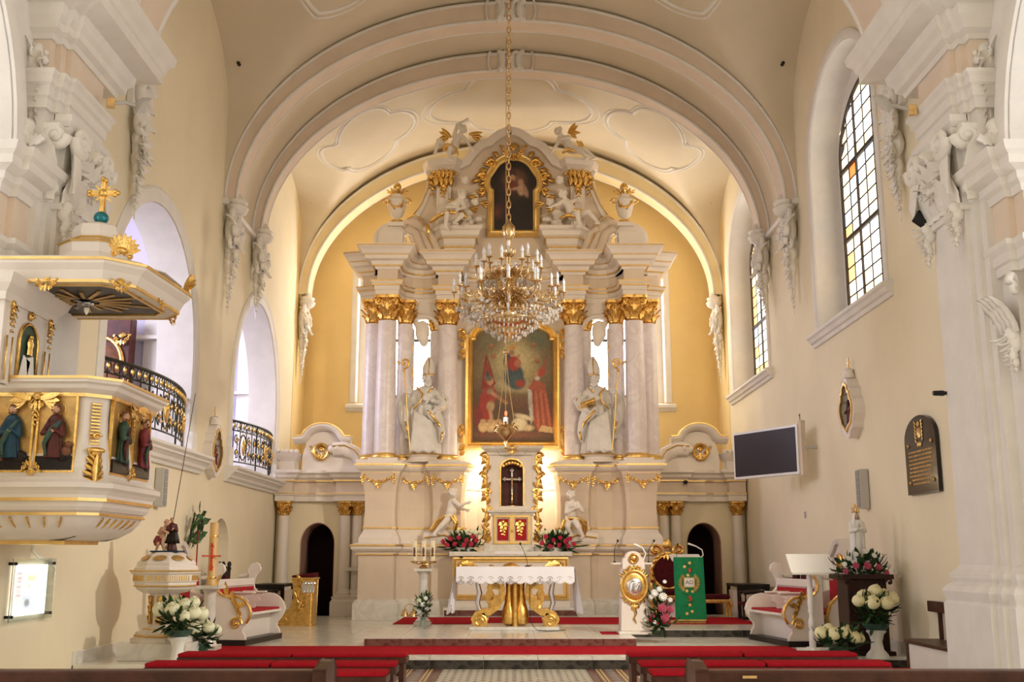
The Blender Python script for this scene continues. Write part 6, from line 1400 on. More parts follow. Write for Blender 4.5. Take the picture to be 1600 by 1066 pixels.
# ---- choir stalls
EP = [(0,0),(0,.95),(-.03,1.08),(.02,1.17),(.10,1.19),(.17,1.15),(.19,1.07),(.13,1.0),(.09,.92),(.07,.84),(.09,.76),(.15,.70),(.24,.67),(.35,.675),(.46,.66),(.56,.60),(.63,.51),(.66,.42),(.64,.34),(.59,.26),(.53,.19),(.52,.13),(.56,.07),(.58,0)]
def stall(loc, rz, label, near, L=1.6):
    t = thing('choir_stall', label, 'choir stall', loc, rz)
    for i, x in enumerate((-L/2, L/2)):
        b = MB(); b.plate([(-u+.3, w+.09) for u, w in EP], [], x-.035, x+.035, lambda p: (p[2], p[0], p[1])); e = b.build('end_panel', 'altarw', t, bev=.008)
        b = MB(); b.volute((x,.205,1.19), (0,1,0), (0,0,1), .085, 1.4, .03, PI, 8, 20); b.tube([(x,.28,1.12),(x,.36,1.06),(x,.5,1.04)], .035, 8); b.build('scroll_top', 'altarw', e, True)
        if i == near:
            s = -1 if x < 0 else 1; xx = x+s*.035
            b = MB(); b.tube([(xx,-u+.3,w+.09) for u, w in EP[7:20]], .022, 6); b.build('gilded_edge', 'gold', e, True)
            b = MB(); b.volute((xx,-.12,.34), (0,-1,0), (0,0,1), .10, 1.6, .028, 0, 7, 22)
            for k in range(5): b.leaf((xx,-.2+.05*k,.44+.07*k), (0,.4-.2*k,.8), (s,0,0), .16, .07, .3, 5, 2, .3)
            b.leaf((xx,-.1,.62), (0,-.9,.1), (s,0,0), .2, .08, .3, 5, 2, .3); b.leaf((xx,.05,.75), (0,.1,1), (s,0,0), .25, .08, .2, 5, 2, .3); b.build('gilded_scroll', 'gold', e, True)
    b = MB(); b.box(-L/2,L/2,-.30,.28,.46,.50); b.build('seat_board', 'altarw', t, bev=.006)
    b = MB(); b.box(-L/2+.04,L/2-.04,-.27,.24,.50,.535); b.build('seat_cushion', 'redvelvet', t, bev=.012)
    b = MB(); b.box(-L/2,L/2,.24,.30,.09,1.02); b.build('back_board', 'altarw', t)
    b = MB(); b.box(-L/2+.03,L/2-.03,-.10,-.06,.09,.46); b.build('seat_front', 'altarw', t)
    for k in range(3):
        w = (L-.08)/3; b = MB(); b.box(-L/2+.05+w*k,-L/2+.03+w*(k+1),.20,.245,.54,.88); b.build('back_upholstery', 'redvelvet', t, bev=.012)
    b = MB(); b.box(-L/2,L/2,.21,.31,.90,1.02); b.build('top_rail', 'altarw', t, bev=.01)
    for k in (1, 2):
        x = -L/2+L*k/3; b = MB(); b.plate([(.22,.5),(.22,.80),(-.16,.80),(-.14,.74),(-.06,.70),(-.10,.66),(-.02,.60),(.0,.5)], [], x-.018, x+.018, lambda p: (p[2], p[0], p[1])); b.box(x-.05,x+.05,-.2,.24,.79,.815); b.build('arm_divider', 'altarw', t, bev=.005)
    b = MB(); b.box(-L/2-.06,L/2+.06,-.30,.33,0,.09); b.build('plinth', 'blackwood', t, bev=.006)
    return t
stall((-4.36, 18.4, .17), PI/2-.13, 'white three-seat choir stall with red upholstery and gold scroll at left', 0)
stall((4.48, 18.15, .17), -PI/2+.15, 'white three-seat choir stall with red upholstery and gold scroll at right', 1)
def sedile(loc, rz, label):
    t = thing('sedilia_bench', label, 'bench', loc, rz); L = 1.5
    b = MB(); b.box(-L/2,L/2,.12,.2,.1,1.12); b.build('back_board', 'altarw', t)
    b = MB(); b.box(-L/2+.06,L/2-.06,.08,.125,.5,1.0); b.build('back_upholstery', 'redvelvet', t, bev=.015)
    b = MB(); b.box(-L/2,L/2,-.36,.14,.36,.42); b.build('seat_board', 'altarw', t)
    b = MB(); b.box(-L/2+.04,L/2-.04,-.34,.1,.42,.48); b.build('seat_cushion', 'redvelvet', t, bev=.02)
    b = MB(); b.box(-L/2,L/2,-.30,.18,0,.36); b.build('seat_box', 'altarw', t)
    cr = [(-.42,1.10),(-.46,1.25),(-.38,1.36),(-.24,1.44),(-.12,1.54),(0,1.57),(.12,1.54),(.24,1.44),(.38,1.36),(.46,1.25),(.42,1.10)]
    b = MB(); b.plate(cr, [], .1, .2, lambda p: (p[0], p[2], p[1])); c = b.build('crest_panel', 'altarw', t, bev=.01)
    b = MB(); b.sweep([(x*1.05, z) for x, z in cr[1:-1]], [(0,-.08),(.06,-.10),(.08,.1),(0,.1)], side=-1, fmap=lambda p: (p[0], .12+p[2], p[1])); b.volute((-.5,.08,1.27),(1,0,0),(0,0,1),.09,1.4,.035); b.volute((.5,.08,1.27),(-1,0,0),(0,0,1),.09,1.4,.035); b.build('crest_moulding', 'altarw', c, True)
    b = MB(); cartouche(b, .40, 5); b.ell((0,-.02,-.02), (.15,.03,.15)); b.xf(Matrix.Translation((0,.09,1.28))); b.build('crest_ornament', 'gold', c, True)
    for sx in (-1, 1):
        b = MB(); b.plate([(.2,0),(.2,.8),(-.2,.72),(-.34,.6),(-.4,.4),(-.32,.2),(-.36,0)], [], sx*L/2-.03, sx*L/2+.03, lambda p: (p[2], p[0], p[1])); e = b.build('end_panel', 'altarw', t, bev=.006)
        b = MB(); b.tube([(sx*L/2,-.18,.73),(sx*L/2,-.34,.6),(sx*L/2,-.40,.4),(sx*L/2,-.32,.2)], [.03,.04,.04,.03], 8); b.build('gilded_edge', 'gold', e, True)
sedile((-5.42, 18.25, .17), PI/2, 'red upholstered bench with white and gold crest against the left wall')
sedile((5.42, 18.35, .20), -PI/2, 'red upholstered bench with white and gold crest against the right wall')
# ---- tall dark chairs, small dark chairs and credence tables
def tall_chair(loc, rz, label, grp=None):
    t = thing('high_back_chair', label, 'chair', loc, rz, grp)
    for sx in (-1, 1):
        b = MB(); b.lathe([(.03,0),(.03,1.12),(.045,1.15),(.03,1.19),(.045,1.24),(.02,1.29)], 8, (sx*.22,.2,0)); b.build('post', 'blackwood', t, True)
        b = MB(); b.lathe([(.028,0),(.02,.1),(.03,.2),(.022,.3),(.03,.42)], 8, (sx*.22,-.2,0)); b.build('leg', 'blackwood', t, True)
    b = MB(); b.plate([(-.2,.55),(.2,.55),(.2,1.08),(.1,1.12),(0,1.2),(-.1,1.12),(-.2,1.08)], [], .18, .22, lambda p: (p[0], p[2], p[1])); b.build('back_panel', 'blackwood', t)
    b = MB(); b.box(-.16,.16,.165,.185,.58,1.02); b.build('back_upholstery', 'darkvelvet', t, bev=.01)
    b = MB(); b.box(-.24,.24,-.22,.2,.40,.48); b.build('seat', 'darkvelvet', t, bev=.02)
for sx, sd in ((-1, 'left'), (1, 'right')):
    tall_chair((sx*5.25, 20.35, .17), -sx*PI/2, 'dark high-backed chair with pointed posts by the %s wall, nearer of two' % sd)
    tall_chair((sx*5.25, 21.05, .17), -sx*PI/2, 'dark high-backed chair with pointed posts by the %s wall, farther of two' % sd)
    t = thing('credence_table', 'small black side table with pale panels by the %s wall near the altar portal' % sd, 'table', (sx*5.2, 24.2, .17), 0)
    b = MB(); b.box(-.35,.35,-.6,.6,.74,.80); b.build('table_top', 'blackwood', t, bev=.008)
    b = MB(); b.box(-.31,.31,-.56,-.53,.12,.66); b.box(-.31,-.28,-.53,.53,.12,.66); b.box(.28,.31,-.53,.53,.12,.66); b.build('pale_panel', 'altar', t)
    for ex in (-.31, .31):
        for ey in (-.56, .56): b = MB(); b.box(ex-.035,ex+.035,ey-.035,ey+.035,0,.74); b.build('leg', 'blackwood', t)
    b = MB(); b.box(-.33,.33,-.58,-.54,.66,.74); b.box(-.33,.33,-.58,-.54,.06,.12); b.build('apron', 'blackwood', t)
    t = thing('low_chair', 'low dark chair with red seat standing in front of the %s side table' % sd, 'chair', (sx*5.12 if sx < 0 else 4.85, 23.1 if sx < 0 else 22.3, .17), -sx*PI/2)
    b = MB(); b.box(-.24,.24,-.22,.22,.42,.49); b.build('seat', 'darkvelvet', t, bev=.02)
    for ex in (-1, 1):
        for ey in (-.2, .2): b = MB(); b.lathe([(.028,0),(.02,.08),(.03,.16),(.02,.25),(.03,.42)], 8, (ex*.21,ey,0)); b.build('leg', 'blackwood', t, True)
    b = MB(); b.tube([(-.25,-.2,.66),(-.26,.1,.68),(-.2,.24,.70),(.2,.24,.70),(.26,.1,.68),(.25,-.2,.66)], .03, 8); b.build('arm_rail', 'blackwood', t, True)
    b = MB()
    for x in (-.24, -.1, .1, .24): b.lathe([(.02,0),(.015,.1),(.022,.2)], 6, (x,.22 if abs(x) < .2 else -.16,.48))
    b.build('spindles', 'blackwood', t, True)
# ---- gilded kneeler
KN = thing('prie_dieu', 'carved gilded prie-dieu with red cushion in front of left portal', 'kneeler', (-4.45, 22.75, .17))
side = [(-.42,0),(.42,0),(.42,.92),(.0,.92),(.02,.80),(.04,.55),(-.02,.36),(-.16,.24),(-.38,.20),(-.44,.10)]
b = MB(); b.plate(side, [], -.24, .24, lambda p: (p[0], p[2], p[1])); b.build('body', 'gold', KN, bev=.02)
b = MB(); b.tube([(-.22+.12*cos(a),-.25,.12+.07*sin(a)) for a in [TAU*k/20 for k in range(20)]], .018, 6, closed=True); b.volute((.22,-.25,.4),(1,0,0),(0,0,1),.12,1.6,.03)
for k in range(8): b.leaf((.1+.07*(k % 3),-.25,.3+.08*k), (.4*(-1)**k,0,.8), (0,-1,0), .2, .09, .2, 5, 2, .3)
b.build('side_carving', 'gold', KN, True)
b = MB(); b.box(.26,.40,-.28,.28,.0,.84); b.build('pilaster', 'gold', KN, bev=.015)
b = MB()
for k in range(4): b.leaf((.24+.06*k,-.29,.66), (0,0,1), (0,-1,0), .22, .09, .6, 5, 2, .3); b.volute((.24+.06*k,-.3,.84),(1,0,0),(0,0,1),.04,1.2,.015)
b.build('silver_capital', 'silver', KN, True)
b = MB(); b.box(-.02,.46,-.28,.28,.92,.96); b.build('shelf', 'gold', KN, bev=.008)
b = MB(); b.add([(-.03,-.25,.96),(.44,-.25,.96),(.44,.25,.96),(-.03,.25,.96),(-.03,-.25,1.0),(.44,-.25,1.06),(.44,.25,1.06),(-.03,.25,1.0)], [(3,2,1,0),(4,5,6,7),(0,1,5,4),(1,2,6,5),(2,3,7,6),(3,0,4,7)]); b.build('cushion', 'darkvelvet', KN, bev=.025)

# ---- three-candle stand
CS = thing('candle_stand', 'white marble column carrying brass tray for three candles left of altar table', 'candle stand', (-1.63, 20.55, .30))
b = MB(); b.box(-.16,.16,-.16,.16,0,.06); b.build('base', 'marw', CS, bev=.008)
b = MB(); b.lathe([(.13,.06),(.14,.09),(.10,.13),(.085,.5),(.08,.9),(.10,.94),(.13,.98)], 18); b.build('shaft', 'marw', CS, True)
b = MB(); b.box(-.17,.17,-.15,.15,.98,1.03); b.build('abacus', 'marw', CS, bev=.008)
b = MB(); b.lathe([(.06,1.03),(.10,1.06),(.03,1.10),(.03,1.12)], 12); b.tube([(-.2,0,1.15),(-.1,0,1.11),(0,0,1.13),(.1,0,1.11),(.2,0,1.15)], .014, 6)
for x in (-.17, 0, .17): b.lathe([(.03,1.13),(.075,1.15),(.08,1.165),(.03,1.17)], 14, (x,-.02,0))
b.build('brass_tray', 'brass', CS, True)
for i, (x, n) in enumerate(((-.17,'left'),(0,'middle'),(.17,'right'))):
    c = thing('candle', 'ivory candle with dark ornament, %s of three on the marble stand' % n, 'candle', (-1.63+x, 20.53, 1.472), 0, 'candles on the marble stand')
    b = MB(); b.lathe([(.045,0),(.045,.36),(.03,.375),(.012,.37)], 16); b.build('wax', 'wax', c, True)
    b = MB(); b.tube([(0,0,.37),(.004,0,.40)], .004, 5); b.build('wick', 'black', c)
    b = MB(); b.ell((0,-.046,.18), (.022,.008,.075), 8, 6); b.ell((0,-.046,.10), (.03,.008,.02), 8, 6); b.build('candle_ornament', 'brown', c, True)
# glass vase with white bouquet, brass bells
def vase_pot(t):
    b = MB(); b.lathe([(.07,0),(.075,.02),(.05,.08),(.045,.16),(.07,.22),(.065,.22),(.04,.16),(.04,.03)], 16); b.build('glass_vase', 'glassclear', t, True)
bouquet('vase_of_flowers', 'small white and green bouquet in glass vase on platform floor', (-1.56, 19.7, .30),
  [('white',(.0,-.09,.42),.06,(0,-1,.4)),('white',(.07,-.08,.34),.05,(.3,-1,.2)),('mumw',(-.07,-.08,.48),.05,(0,-1,.5)),('white',(.05,-.08,.52),.05,(.2,-1,.4)),('white',(-.06,-.08,.30),.05,(-.3,-1,.2)),('mumw',(.1,-.04,.44),.04,(.5,-1,.3))], [((0,0,.40),(.13,.11,.22),80,.11,'leaf2'),((0,0,.3),(.1,.09,.12),30,.10,'leaf')], 5, vase_pot)
BL = thing('altar_bells', 'small brass altar bells standing on the floor near the altar step', 'bells', (-2.17, 23.6, .305))
for i, x in enumerate((-.09, .09)):
    b = MB(); b.lathe([(.09,0),(.085,.02),(.06,.08),(.045,.13),(.015,.15)], 16, (x,0,.0)); b.build('bell', 'brass', BL, True)
b = MB(); b.tube([(-.09,0,.15),(-.09,0,.2),(0,0,.26),(.09,0,.2),(.09,0,.15)], .01, 6); b.build('handle', 'brass', BL, True)
# flowers on the mensa
for sx, sd in ((-1, 'left'), (1, 'right')):
    rnd = random.Random(11+sx); bl = []
    pos = [(-.30,.26),(-.12,.28),(.06,.22),(.2,.3),(-.2,.14),(.0,.12),(.16,.14),(.28,.22),(-.38,.12),(-.46,.2)] if sx < 0 else [(-.22,.3),(-.05,.22),(.1,.28),(.22,.2),(.32,.26),(-.3,.16),(-.12,.1),(.08,.12),(.26,.1),(.4,.14)]
    for x, z in pos: bl.append(('rose', (x, -.18-.04*rnd.random(), z+.02), .068, (rnd.uniform(-.4,.4), -1, rnd.uniform(-.2,.5))))
    for k in range(6): bl.append(('mumw', (-.2+.10*k+(.05 if sx < 0 else -.1), -.02, .40+.05*rnd.random()), .07, (0,-.6,1)))
    bouquet('altar_flowers', 'arrangement of crimson and cream flowers on high altar, %s of tabernacle' % sd, (sx*1.02-.02, 24.55, 1.66), bl,
      [((0,0,.2),(.38,.16,.18),60,.22,'leaf'),((0,-.05,.1),(.45,.12,.08),26,.3,'leaf')], 3+sx,
      lambda t: MB().lathe([(.14,0),(.2,.06),(.22,.09),(.18,.09)], 16, sy=.6).build('dish', 'ceram', t, True))
# ================================================================== baptismal font
FO = thing('baptismal_font', 'octagonal white and gold baptismal font with lid by the left wall', 'font', (-4.84, 15.45, .17)); FO.scale = (1, 1, .9)
oc = PI/8
b = MB(); b.box(-.47,.47,-.42,.42,0,.25); b.build('plinth', 'marw', FO, bev=.01)
b = MB(); b.lathe([(.42,.25),(.42,.31),(.36,.34),(.36,.40),(.28,.43),(.24,.47)], 8, a0=oc); b.build('foot', 'altarw', FO)
b = MB(); b.lathe([(.375,.335),(.385,.35),(.375,.365)], 8, a0=oc); b.lathe([(.265,.43),(.275,.44),(.26,.455)], 8, a0=oc); b.build('foot_gilding', 'goldp', FO)
b = MB(); b.lathe([(.20,.46),(.20,.98),(.22,1.0)], 8, a0=oc); b.build('shaft', 'altarw', FO)
for k in range(8):
    a = TAU*k/8-PI/2
    if sin(a) > .5: continue
    b = MB(); b.box(-.05,.05,-.01,.01,.52,.94); b.xf(Matrix.Rotation(a+PI/2, 4, 'Z') @ Matrix.Translation((0,-.19,0))); p = b.build('gilded_panel', 'goldm', FO)
    b = MB()
    for j in range(5): b.leaf((0,-.205,.56+.075*j), (.4*(-1)**j,0,1), (0,-1,0), .09, .05, .2, 4, 1, .3)
    b.xf(Matrix.Rotation(a+PI/2, 4, 'Z')); b.build('panel_carving', 'gold', p, True)
b = MB(); b.lathe([(.20,.97),(.30,.99),(.38,1.04),(.42,1.10),(.42,1.14),(.44,1.16),(.44,1.26),(.47,1.28),(.48,1.32),(.46,1.33)], 8, a0=oc); b.build('basin', 'altarw', FO)
b = MB(); b.lathe([(.485,1.305),(.492,1.32),(.485,1.33)], 8, a0=oc); b.lathe([(.42,1.08),(.43,1.09),(.42,1.105)], 8, a0=oc); b.build('basin_gilding', 'goldp', FO)
b = MB()
for k in range(8):
    a = TAU*k/8-PI/2; Rm = Matrix.Rotation(a+PI/2, 4, 'Z')
    for j in range(9): b.box(-.15+.0345*j,-.135+.0345*j,-.415,-.400,1.17,1.25, Rm)
b.build('flutes', 'goldp', FO)
b = MB(); b.lathe([(.44,1.33),(.42,1.38),(.40,1.40),(.40,1.44),(.38,1.46),(.30,1.55),(.20,1.60),(.18,1.60)], 8, a0=oc); b.build('lid', 'altarw', FO)
for k in range(8):
    a = TAU*k/8-PI/2; 
    if sin(a) > .5: continue
    b = MB(); b.ell((0,0,0), (.10,.012,.06), 12, 6); b.xf(Matrix.Rotation(a+PI/2, 4, 'Z') @ Matrix.Translation((0,-.318,1.515)) @ Matrix.Rotation(-.85, 4, 'X')); b.build('lid_cartouche', 'goldm', FO, True)
b = MB(); b.box(-.2,.2,-.16,.16,1.60,1.625); b.build('blue_base', 'pblue', FO, bev=.006)
# baptism group on the lid
g = thing('figurine_of_baptiser', 'painted figurine of standing man in dark skirt and red cloak on the font lid', 'figurine', (-4.78, 15.45, 1.632))
robed(g, .46, 'pred', None, turn=.5, lean=-.04, voxel=.0065)
b = MB(); robe_rings(b, (0,0,0), [(.095,.10),(.085,.16),(.07,.24),(.06,.28)], 7, .15, 1, .5, .8); b.build('dark_skirt', 'blackwood', g, 'full')
g = thing('figurine_of_baptised', 'painted figurine of half-naked bowing man with red loincloth on the font lid', 'figurine', (-4.93, 15.43, 1.632))
b = putto(dict(pelvis=(.0,0,.18), chest=(.03,-.01,.29), head=(.07,-.02,.38), side=(.9,-.3,0), lelbow=(-.03,-.05,.24), lhand=(.04,-.09,.27), relbow=(.1,-.05,.24), rhand=(.05,-.09,.28), lknee=(-.03,-.03,.10), lfoot=(-.06,-.01,.01), rknee=(.03,-.03,.09), rfoot=(.05,-.02,.01)), .42, (.6,-.6,-.5), 3); b.rebuild('body', 'skin', g, .0065, 1)
b = MB(); robe_rings(b, (0,0,0), [(.06,.08,-.02),(.06,.14,-.01),(.05,.21,.0)], 6, .15, 1, .5, .8); drape(b, [(-.05,0,.2),(-.09,.01,.12),(-.08,.01,.07)], .04, 2, 3); b.rebuild('loincloth', 'pcrim', g, .007, 0)
b = MB(); b.tube([(-4.62,15.6,3.9),(-4.7,15.5,2.9),(-4.78,15.45,2.09)], .006, 5); simple('suspension_wire', b, 'black', 'thin black wire running down to the font figurine', 'wire')
# ================================================================== paschal candle
PC = thing('candle_pedestal', 'slim white marble column pedestal beside the left choir stall', 'pedestal', (-4.56, 16.75, .17))
b = MB(); b.box(-.17,.17,-.17,.17,0,.08); b.build('base', 'marw', PC, bev=.008)
b = MB(); b.lathe([(.14,.08),(.12,.14),(.098,.2),(.09,.84),(.11,.87),(.13,.90)], 20); b.build('shaft', 'marw', PC, True)
b = MB(); b.box(-.185,.185,-.185,.185,.90,.95); b.build('abacus', 'marw', PC, bev=.008)
PA = thing('paschal_candle', 'tall honey-coloured paschal candle with red cross on marble pedestal', 'candle', (-4.55, 16.75, 1.12))
b = MB(); b.lathe([(.075,0),(.08,.02),(.066,.05),(.064,.93),(.055,.945),(.01,.935)], 22); b.build('wax', 'waxg', PA, True)
for z in (.10, .72): b = MB(); b.lathe([(.066,z),(.07,z+.015),(.066,z+.03)], 22); b.build('gold_band', 'gold', PA, True)
for z, s in ((.60,'Α'), (.50,'2'), (.42,'0'), (.34,'2'), (.26,'Ω')):
    text_mesh('red_letter', s, .10, 'redw', PA, Matrix.Translation((-.0,-.071,z)) @ Matrix.Rotation(PI/2, 4, 'X'), .004)
b = MB(); b.box(-.012,.012,-.076,-.066,.22,.62); b.box(-.13,.13,-.08,-.07,.43,.45); b.ell((-.13,-.075,.44),.016); b.ell((.13,-.075,.44),.016); b.build('red_cross', 'redw', PA, True)
# ================================================================== chrysanthemum pots
def mumpot(loc, label, kinds, W_, fz, fr, potfn, seed=0, rows=None):
    t = thing('potted_chrysanthemum', label, 'flowers', loc); rnd = random.Random(seed); potfn(t)
    foliage(t, (0,0,fz), fr, 110, .16, 'leaf', seed); foliage(t, (0,0,fz+.05), (fr[0]*.8,fr[1]*.8,fr[2]*.8), 40, .14, 'leaf2', seed+1)
    for k, (x, y, z, r) in enumerate(rows): bloom(kinds, t, (x, y, z), r, (x*.6, -.5+y, 1))
    return t
def tallvase(t):
    b = MB(); b.lathe([(.16,0),(.15,.05),(.09,.12),(.075,.22),(.10,.32),(.14,.36),(.12,.38)], 20); b.build('white_pedestal_vase', 'ceram', t, True)
    b = MB(); b.lathe([(.09,.36),(.17,.42),(.19,.47),(.17,.47),(.10,.42)], 20); b.build('bowl', 'pgreen', t, True)
def lowpot(t): b = MB(); b.lathe([(.12,0),(.15,.16),(.16,.18),(.13,.17)], 18); b.build('pot', 'pgreen', t, True)
mumpot((-4.45, 14.9, .12), 'pale chrysanthemums in white pedestal vase in front of the font', 'mumw', .3, .62, (.28,.25,.20), tallvase, 1,
  [(-.24,-.1,.74,.115),(-.05,-.16,.74,.12),(.09,-.1,.80,.10),(-.03,0,.82,.11),(.22,-.12,.70,.11),(.30,0,.68,.10),(.16,.06,.82,.10),(-.16,.06,.8,.10),(.12,-.2,.66,.09)])
mumpot((-4.42, 15.75, .17), 'low pot of pale chrysanthemums on floor beside the left choir stall', 'mumw', .3, .26, (.26,.22,.14), lowpot, 2,
  [(-.2,-.08,.34,.10),(-.02,-.14,.40,.11),(.16,-.08,.40,.10),(-.12,.04,.42,.10),(.06,.06,.44,.09),(.24,.02,.36,.09)])
mumpot((5.08, 15.45, .17), 'cream chrysanthemums in white pedestal vase below the dark statue pedestal', 'mum', .3, .62, (.28,.24,.20), tallvase, 3,
  [(-.25,-.1,.78,.10),(-.08,-.18,.76,.115),(.12,-.16,.75,.11),(.24,-.04,.80,.11),(.02,.0,.90,.115),(-.14,.04,.84,.10),(.16,.08,.86,.09)])
mumpot((4.5, 15.25, .17), 'low pot of cream chrysanthemums on floor at foot of music stand', 'mum', .3, .22, (.30,.22,.14), lowpot, 4,
  [(-.26,-.06,.36,.10),(-.10,-.14,.35,.10),(.05,-.12,.36,.10),(.18,-.12,.30,.095),(.28,-.02,.28,.08),(-.12,.06,.40,.09),(.12,.04,.38,.09)])
# ================================================================== wall bracket with rope on the left wall
BR = thing('leafy_wall_bracket', 'green leafy metal bracket with red tasselled rope on left wall', 'bracket', (-5.66, 19.3, 1.75))
b = MB(); b.tube([(.0,-.3,-.1),(.06,-.22,.1),(.12,-.02,.22),(.14,.18,.38),(.1,.3,.55)], .022, 7); b.tube([(.06,-.22,.1),(.1,-.25,.35),(.12,-.2,.55)], .018, 7); b.build('stem', 'iron', BR, True)
b = MB(); rnd = random.Random(4)
for k in range(26): y = rnd.uniform(-.32,.32); b.leaf((.1,y,.05+rnd.uniform(0,.5)+y*.3), (rnd.uniform(-.2,.5),rnd.uniform(-1,1),rnd.uniform(-.6,1)), (1,0,.3), rnd.uniform(.14,.24), .10, .4, 4, 2, .1)
b.build('leaves', 'leaf2', BR, True)
b = MB(); b.tube([(.14,-.02,.24),(.14,-.02,-.1),(.14,-.02,-.42)], .012, 6); b.lathe([(.012,-.42),(.04,-.46),(.03,-.50),(.055,-.56),(.07,-.70),(.0,-.71)], 12, (.14,-.02,0)); b.build('red_rope', 'redvelvet', BR, True)

# ================================================================== right group: music stand, statue, bench
MS = thing('music_stand', 'white wooden music stand on turned post', 'stand', (4.50, 16.6, .17))
b = MB(); b.lathe([(.03,.0),(.05,.02),(.05,.25),(.045,.28),(.035,.31),(.05,.34),(.052,.42),(.03,.50),(.032,.54),(.05,.58),(.035,.62),(.045,.66),(.045,.70),(.04,1.12)], 14); b.build('turned_post', 'ceram', MS, True)
b = MB(); b.box(-.24,.24,-.04,.04,0,.05); b.box(-.04,.04,-.2,.2,0,.05); b.build('foot', 'ceram', MS, bev=.006)
b = MB(); b.box(-.33,.33,-.2,.22,-.015,.015, Matrix.Translation((.03,.0,1.26)) @ Matrix.Rotation(.75, 4, 'X')); b.build('desk', 'ceram', MS, bev=.004)
b = MB(); b.box(-.33,.33,-.03,.03,0,.035, Matrix.Translation((.03,-.16,1.115))); b.build('ledge', 'ceram', MS, bev=.004)
PD = thing('statue_pedestal', 'dark brown wooden pedestal by the right wall', 'pedestal', (5.12, 16.1, .17))
b = MB(); b.box(-.34,.34,-.32,.32,0,.06); b.build('base', 'pedwood', PD, bev=.008)
b = MB(); b.box(-.28,.28,-.26,.26,.06,1.06); b.build('shaft', 'pedwood', PD, bev=.008)
b = MB(); b.box(-.37,.37,-.34,.34,1.06,1.13); b.build('top_board', 'pedwood', PD, bev=.008)
for x in (-.3, .3): b = MB(); b.volute((x,-.33,1.02),(1 if x < 0 else -1,0,0),(0,0,1),.05,1.2,.018); b.build('bracket', 'pedwood', PD, True)
MA = thing('madonna_statue', 'white robed crowned madonna statue praying above flowers on dark pedestal', 'statue', (5.14, 16.2, 1.50))
robed(MA, .70, 'pwhite', None, hair=None, veil='pwhite', hands='pray', voxel=.010)
b = MB(); b.lathe([(.16,-.2),(.16,-.02),(.13,0)], 16); b.build('small_plinth', 'ceram', MA, True)
b = MB(); b.tube([(-.01,-.02,.805),(.05,-.02,.80),(.06,.04,.80),(0,.08,.80),(-.06,.04,.80),(-.05,-.02,.80)], .012, 6, closed=True)
for k in range(8): a = TAU*k/8; b.tube([(.055*cos(a),.03+.05*sin(a),.81),(.07*cos(a),.03+.065*sin(a),.86),(.0,.03,.91)], .007, 5)
b.ell((0,.03,.925), .018); b.xf(Matrix.Translation((0,0,.70)) @ Matrix.Scale(.85, 4) @ Matrix.Translation((0,0,-.80))); b.build('crown', 'gold', MA, True)
bl = [('white',(-.24,-.3,.22),.05,(0,-1,.6)),('white',(-.14,-.32,.28),.05,(0,-1,.6)),('white',(.0,-.32,.32),.055,(0,-1,.6)),('white',(.12,-.33,.26),.05,(.2,-1,.6)),('white',(.22,-.3,.20),.05,(.4,-1,.6)),('white',(.32,-.28,.12),.05,(.5,-1,.4)),('white',(.42,-.28,.04),.05,(.6,-1,.2)),('white',(.28,-.25,.26),.045,(.5,-1,.6)),('white',(.50,-.22,-.02),.045,(.6,-1,.2)),('white',(-.30,-.3,.14),.045,(-.4,-1,.4)),
  ('pink',(.0,-.38,.12),.07,(0,-1,.3)),('pink',(.16,-.36,.10),.06,(.2,-1,.3)),('pink',(-.16,-.36,.12),.06,(-.2,-1,.3)),('pink',(-.3,-.33,.04),.05,(-.2,-1,.3)),('pink',(.28,-.34,.02),.05,(.2,-1,.3))]
bouquet('statue_flowers', 'dark red and white flower arrangement at the madonna statue\'s feet', (5.12, 16.15, 1.30), bl, [((0,-.1,.10),(.40,.26,.16),110,.16,'leaf'),((0,-.2,.0),(.46,.16,.08),40,.14,'leaf')], 8)
BE = thing('wall_bench', 'low brown wooden bench with backrest beside the right pier', 'bench', (5.40, 13.9, 0))
b = MB(); b.box(-.22,.24,-.75,.78,.44,.49); b.build('seat', 'wood', BE, bev=.008)
b = MB(); b.box(-.18,.22,-.72,.74,.05,.44); b.build('front_panel', 'altarw', BE)
for y in (-.74, .74): b = MB(); b.box(-.2,.22,y-.03,y+.03,0,.44); b.build('leg', 'wood', BE)
b = MB(); b.box(.2,.25,-.75,.98,.83,.97); b.build('backrest', 'wood', BE, bev=.006)
b = MB(); b.box(.21,.25,.6,.66,.49,.86); b.build('backrest_post', 'wood', BE)
# ================================================================== things on the walls
def wallthing(name, label, cat, X, y, z, sx):
    t = thing(name, label, cat, (X, y, z)); t.rotation_euler = (0, 0, PI/2 if sx < 0 else -PI/2); return t     # local -y faces the nave axis
# memorial plaque
PL = wallthing('memorial_plaque', 'black granite round-topped memorial plaque with gold emblem on right wall', 'plaque', 5.69, 14.82, 2.40, 1)
sh = [(-.56,0),(.56,0),(.56,.74)]+arc(0,.74,.56,.33,0,PI,16)[1:]
b = MB(); b.plate(sh, [], -.05, .0, lambda p: (p[0], p[2], p[1])); b.build('slab', 'granite', PL, bev=.008)
b = MB(); b.plate([(-.06,.76),(.06,.76),(.06,.90),(-.06,.90)], [], -.058, -.049, lambda p: (p[0], p[2], p[1])); b.tube([(.03*cos(a),-.055,.95+.03*sin(a)) for a in [TAU*k/12 for k in range(12)]], .01, 5, closed=True)
for sx in (-1, 1):
    for k in range(6): b.leaf((sx*.09,-.052,.70+.05*k), (sx*.7,0,.6), (0,-1,0), .08, .035, .1, 3, 0, .3)
for k in range(5): b.leaf((-.06+.03*k,-.052,.70), (0,0,-1), (0,-1,0), .07, .03, .1, 3, 0, .3)
b.build('gold_emblem', 'goldp', PL, True)
rnd = random.Random(5)
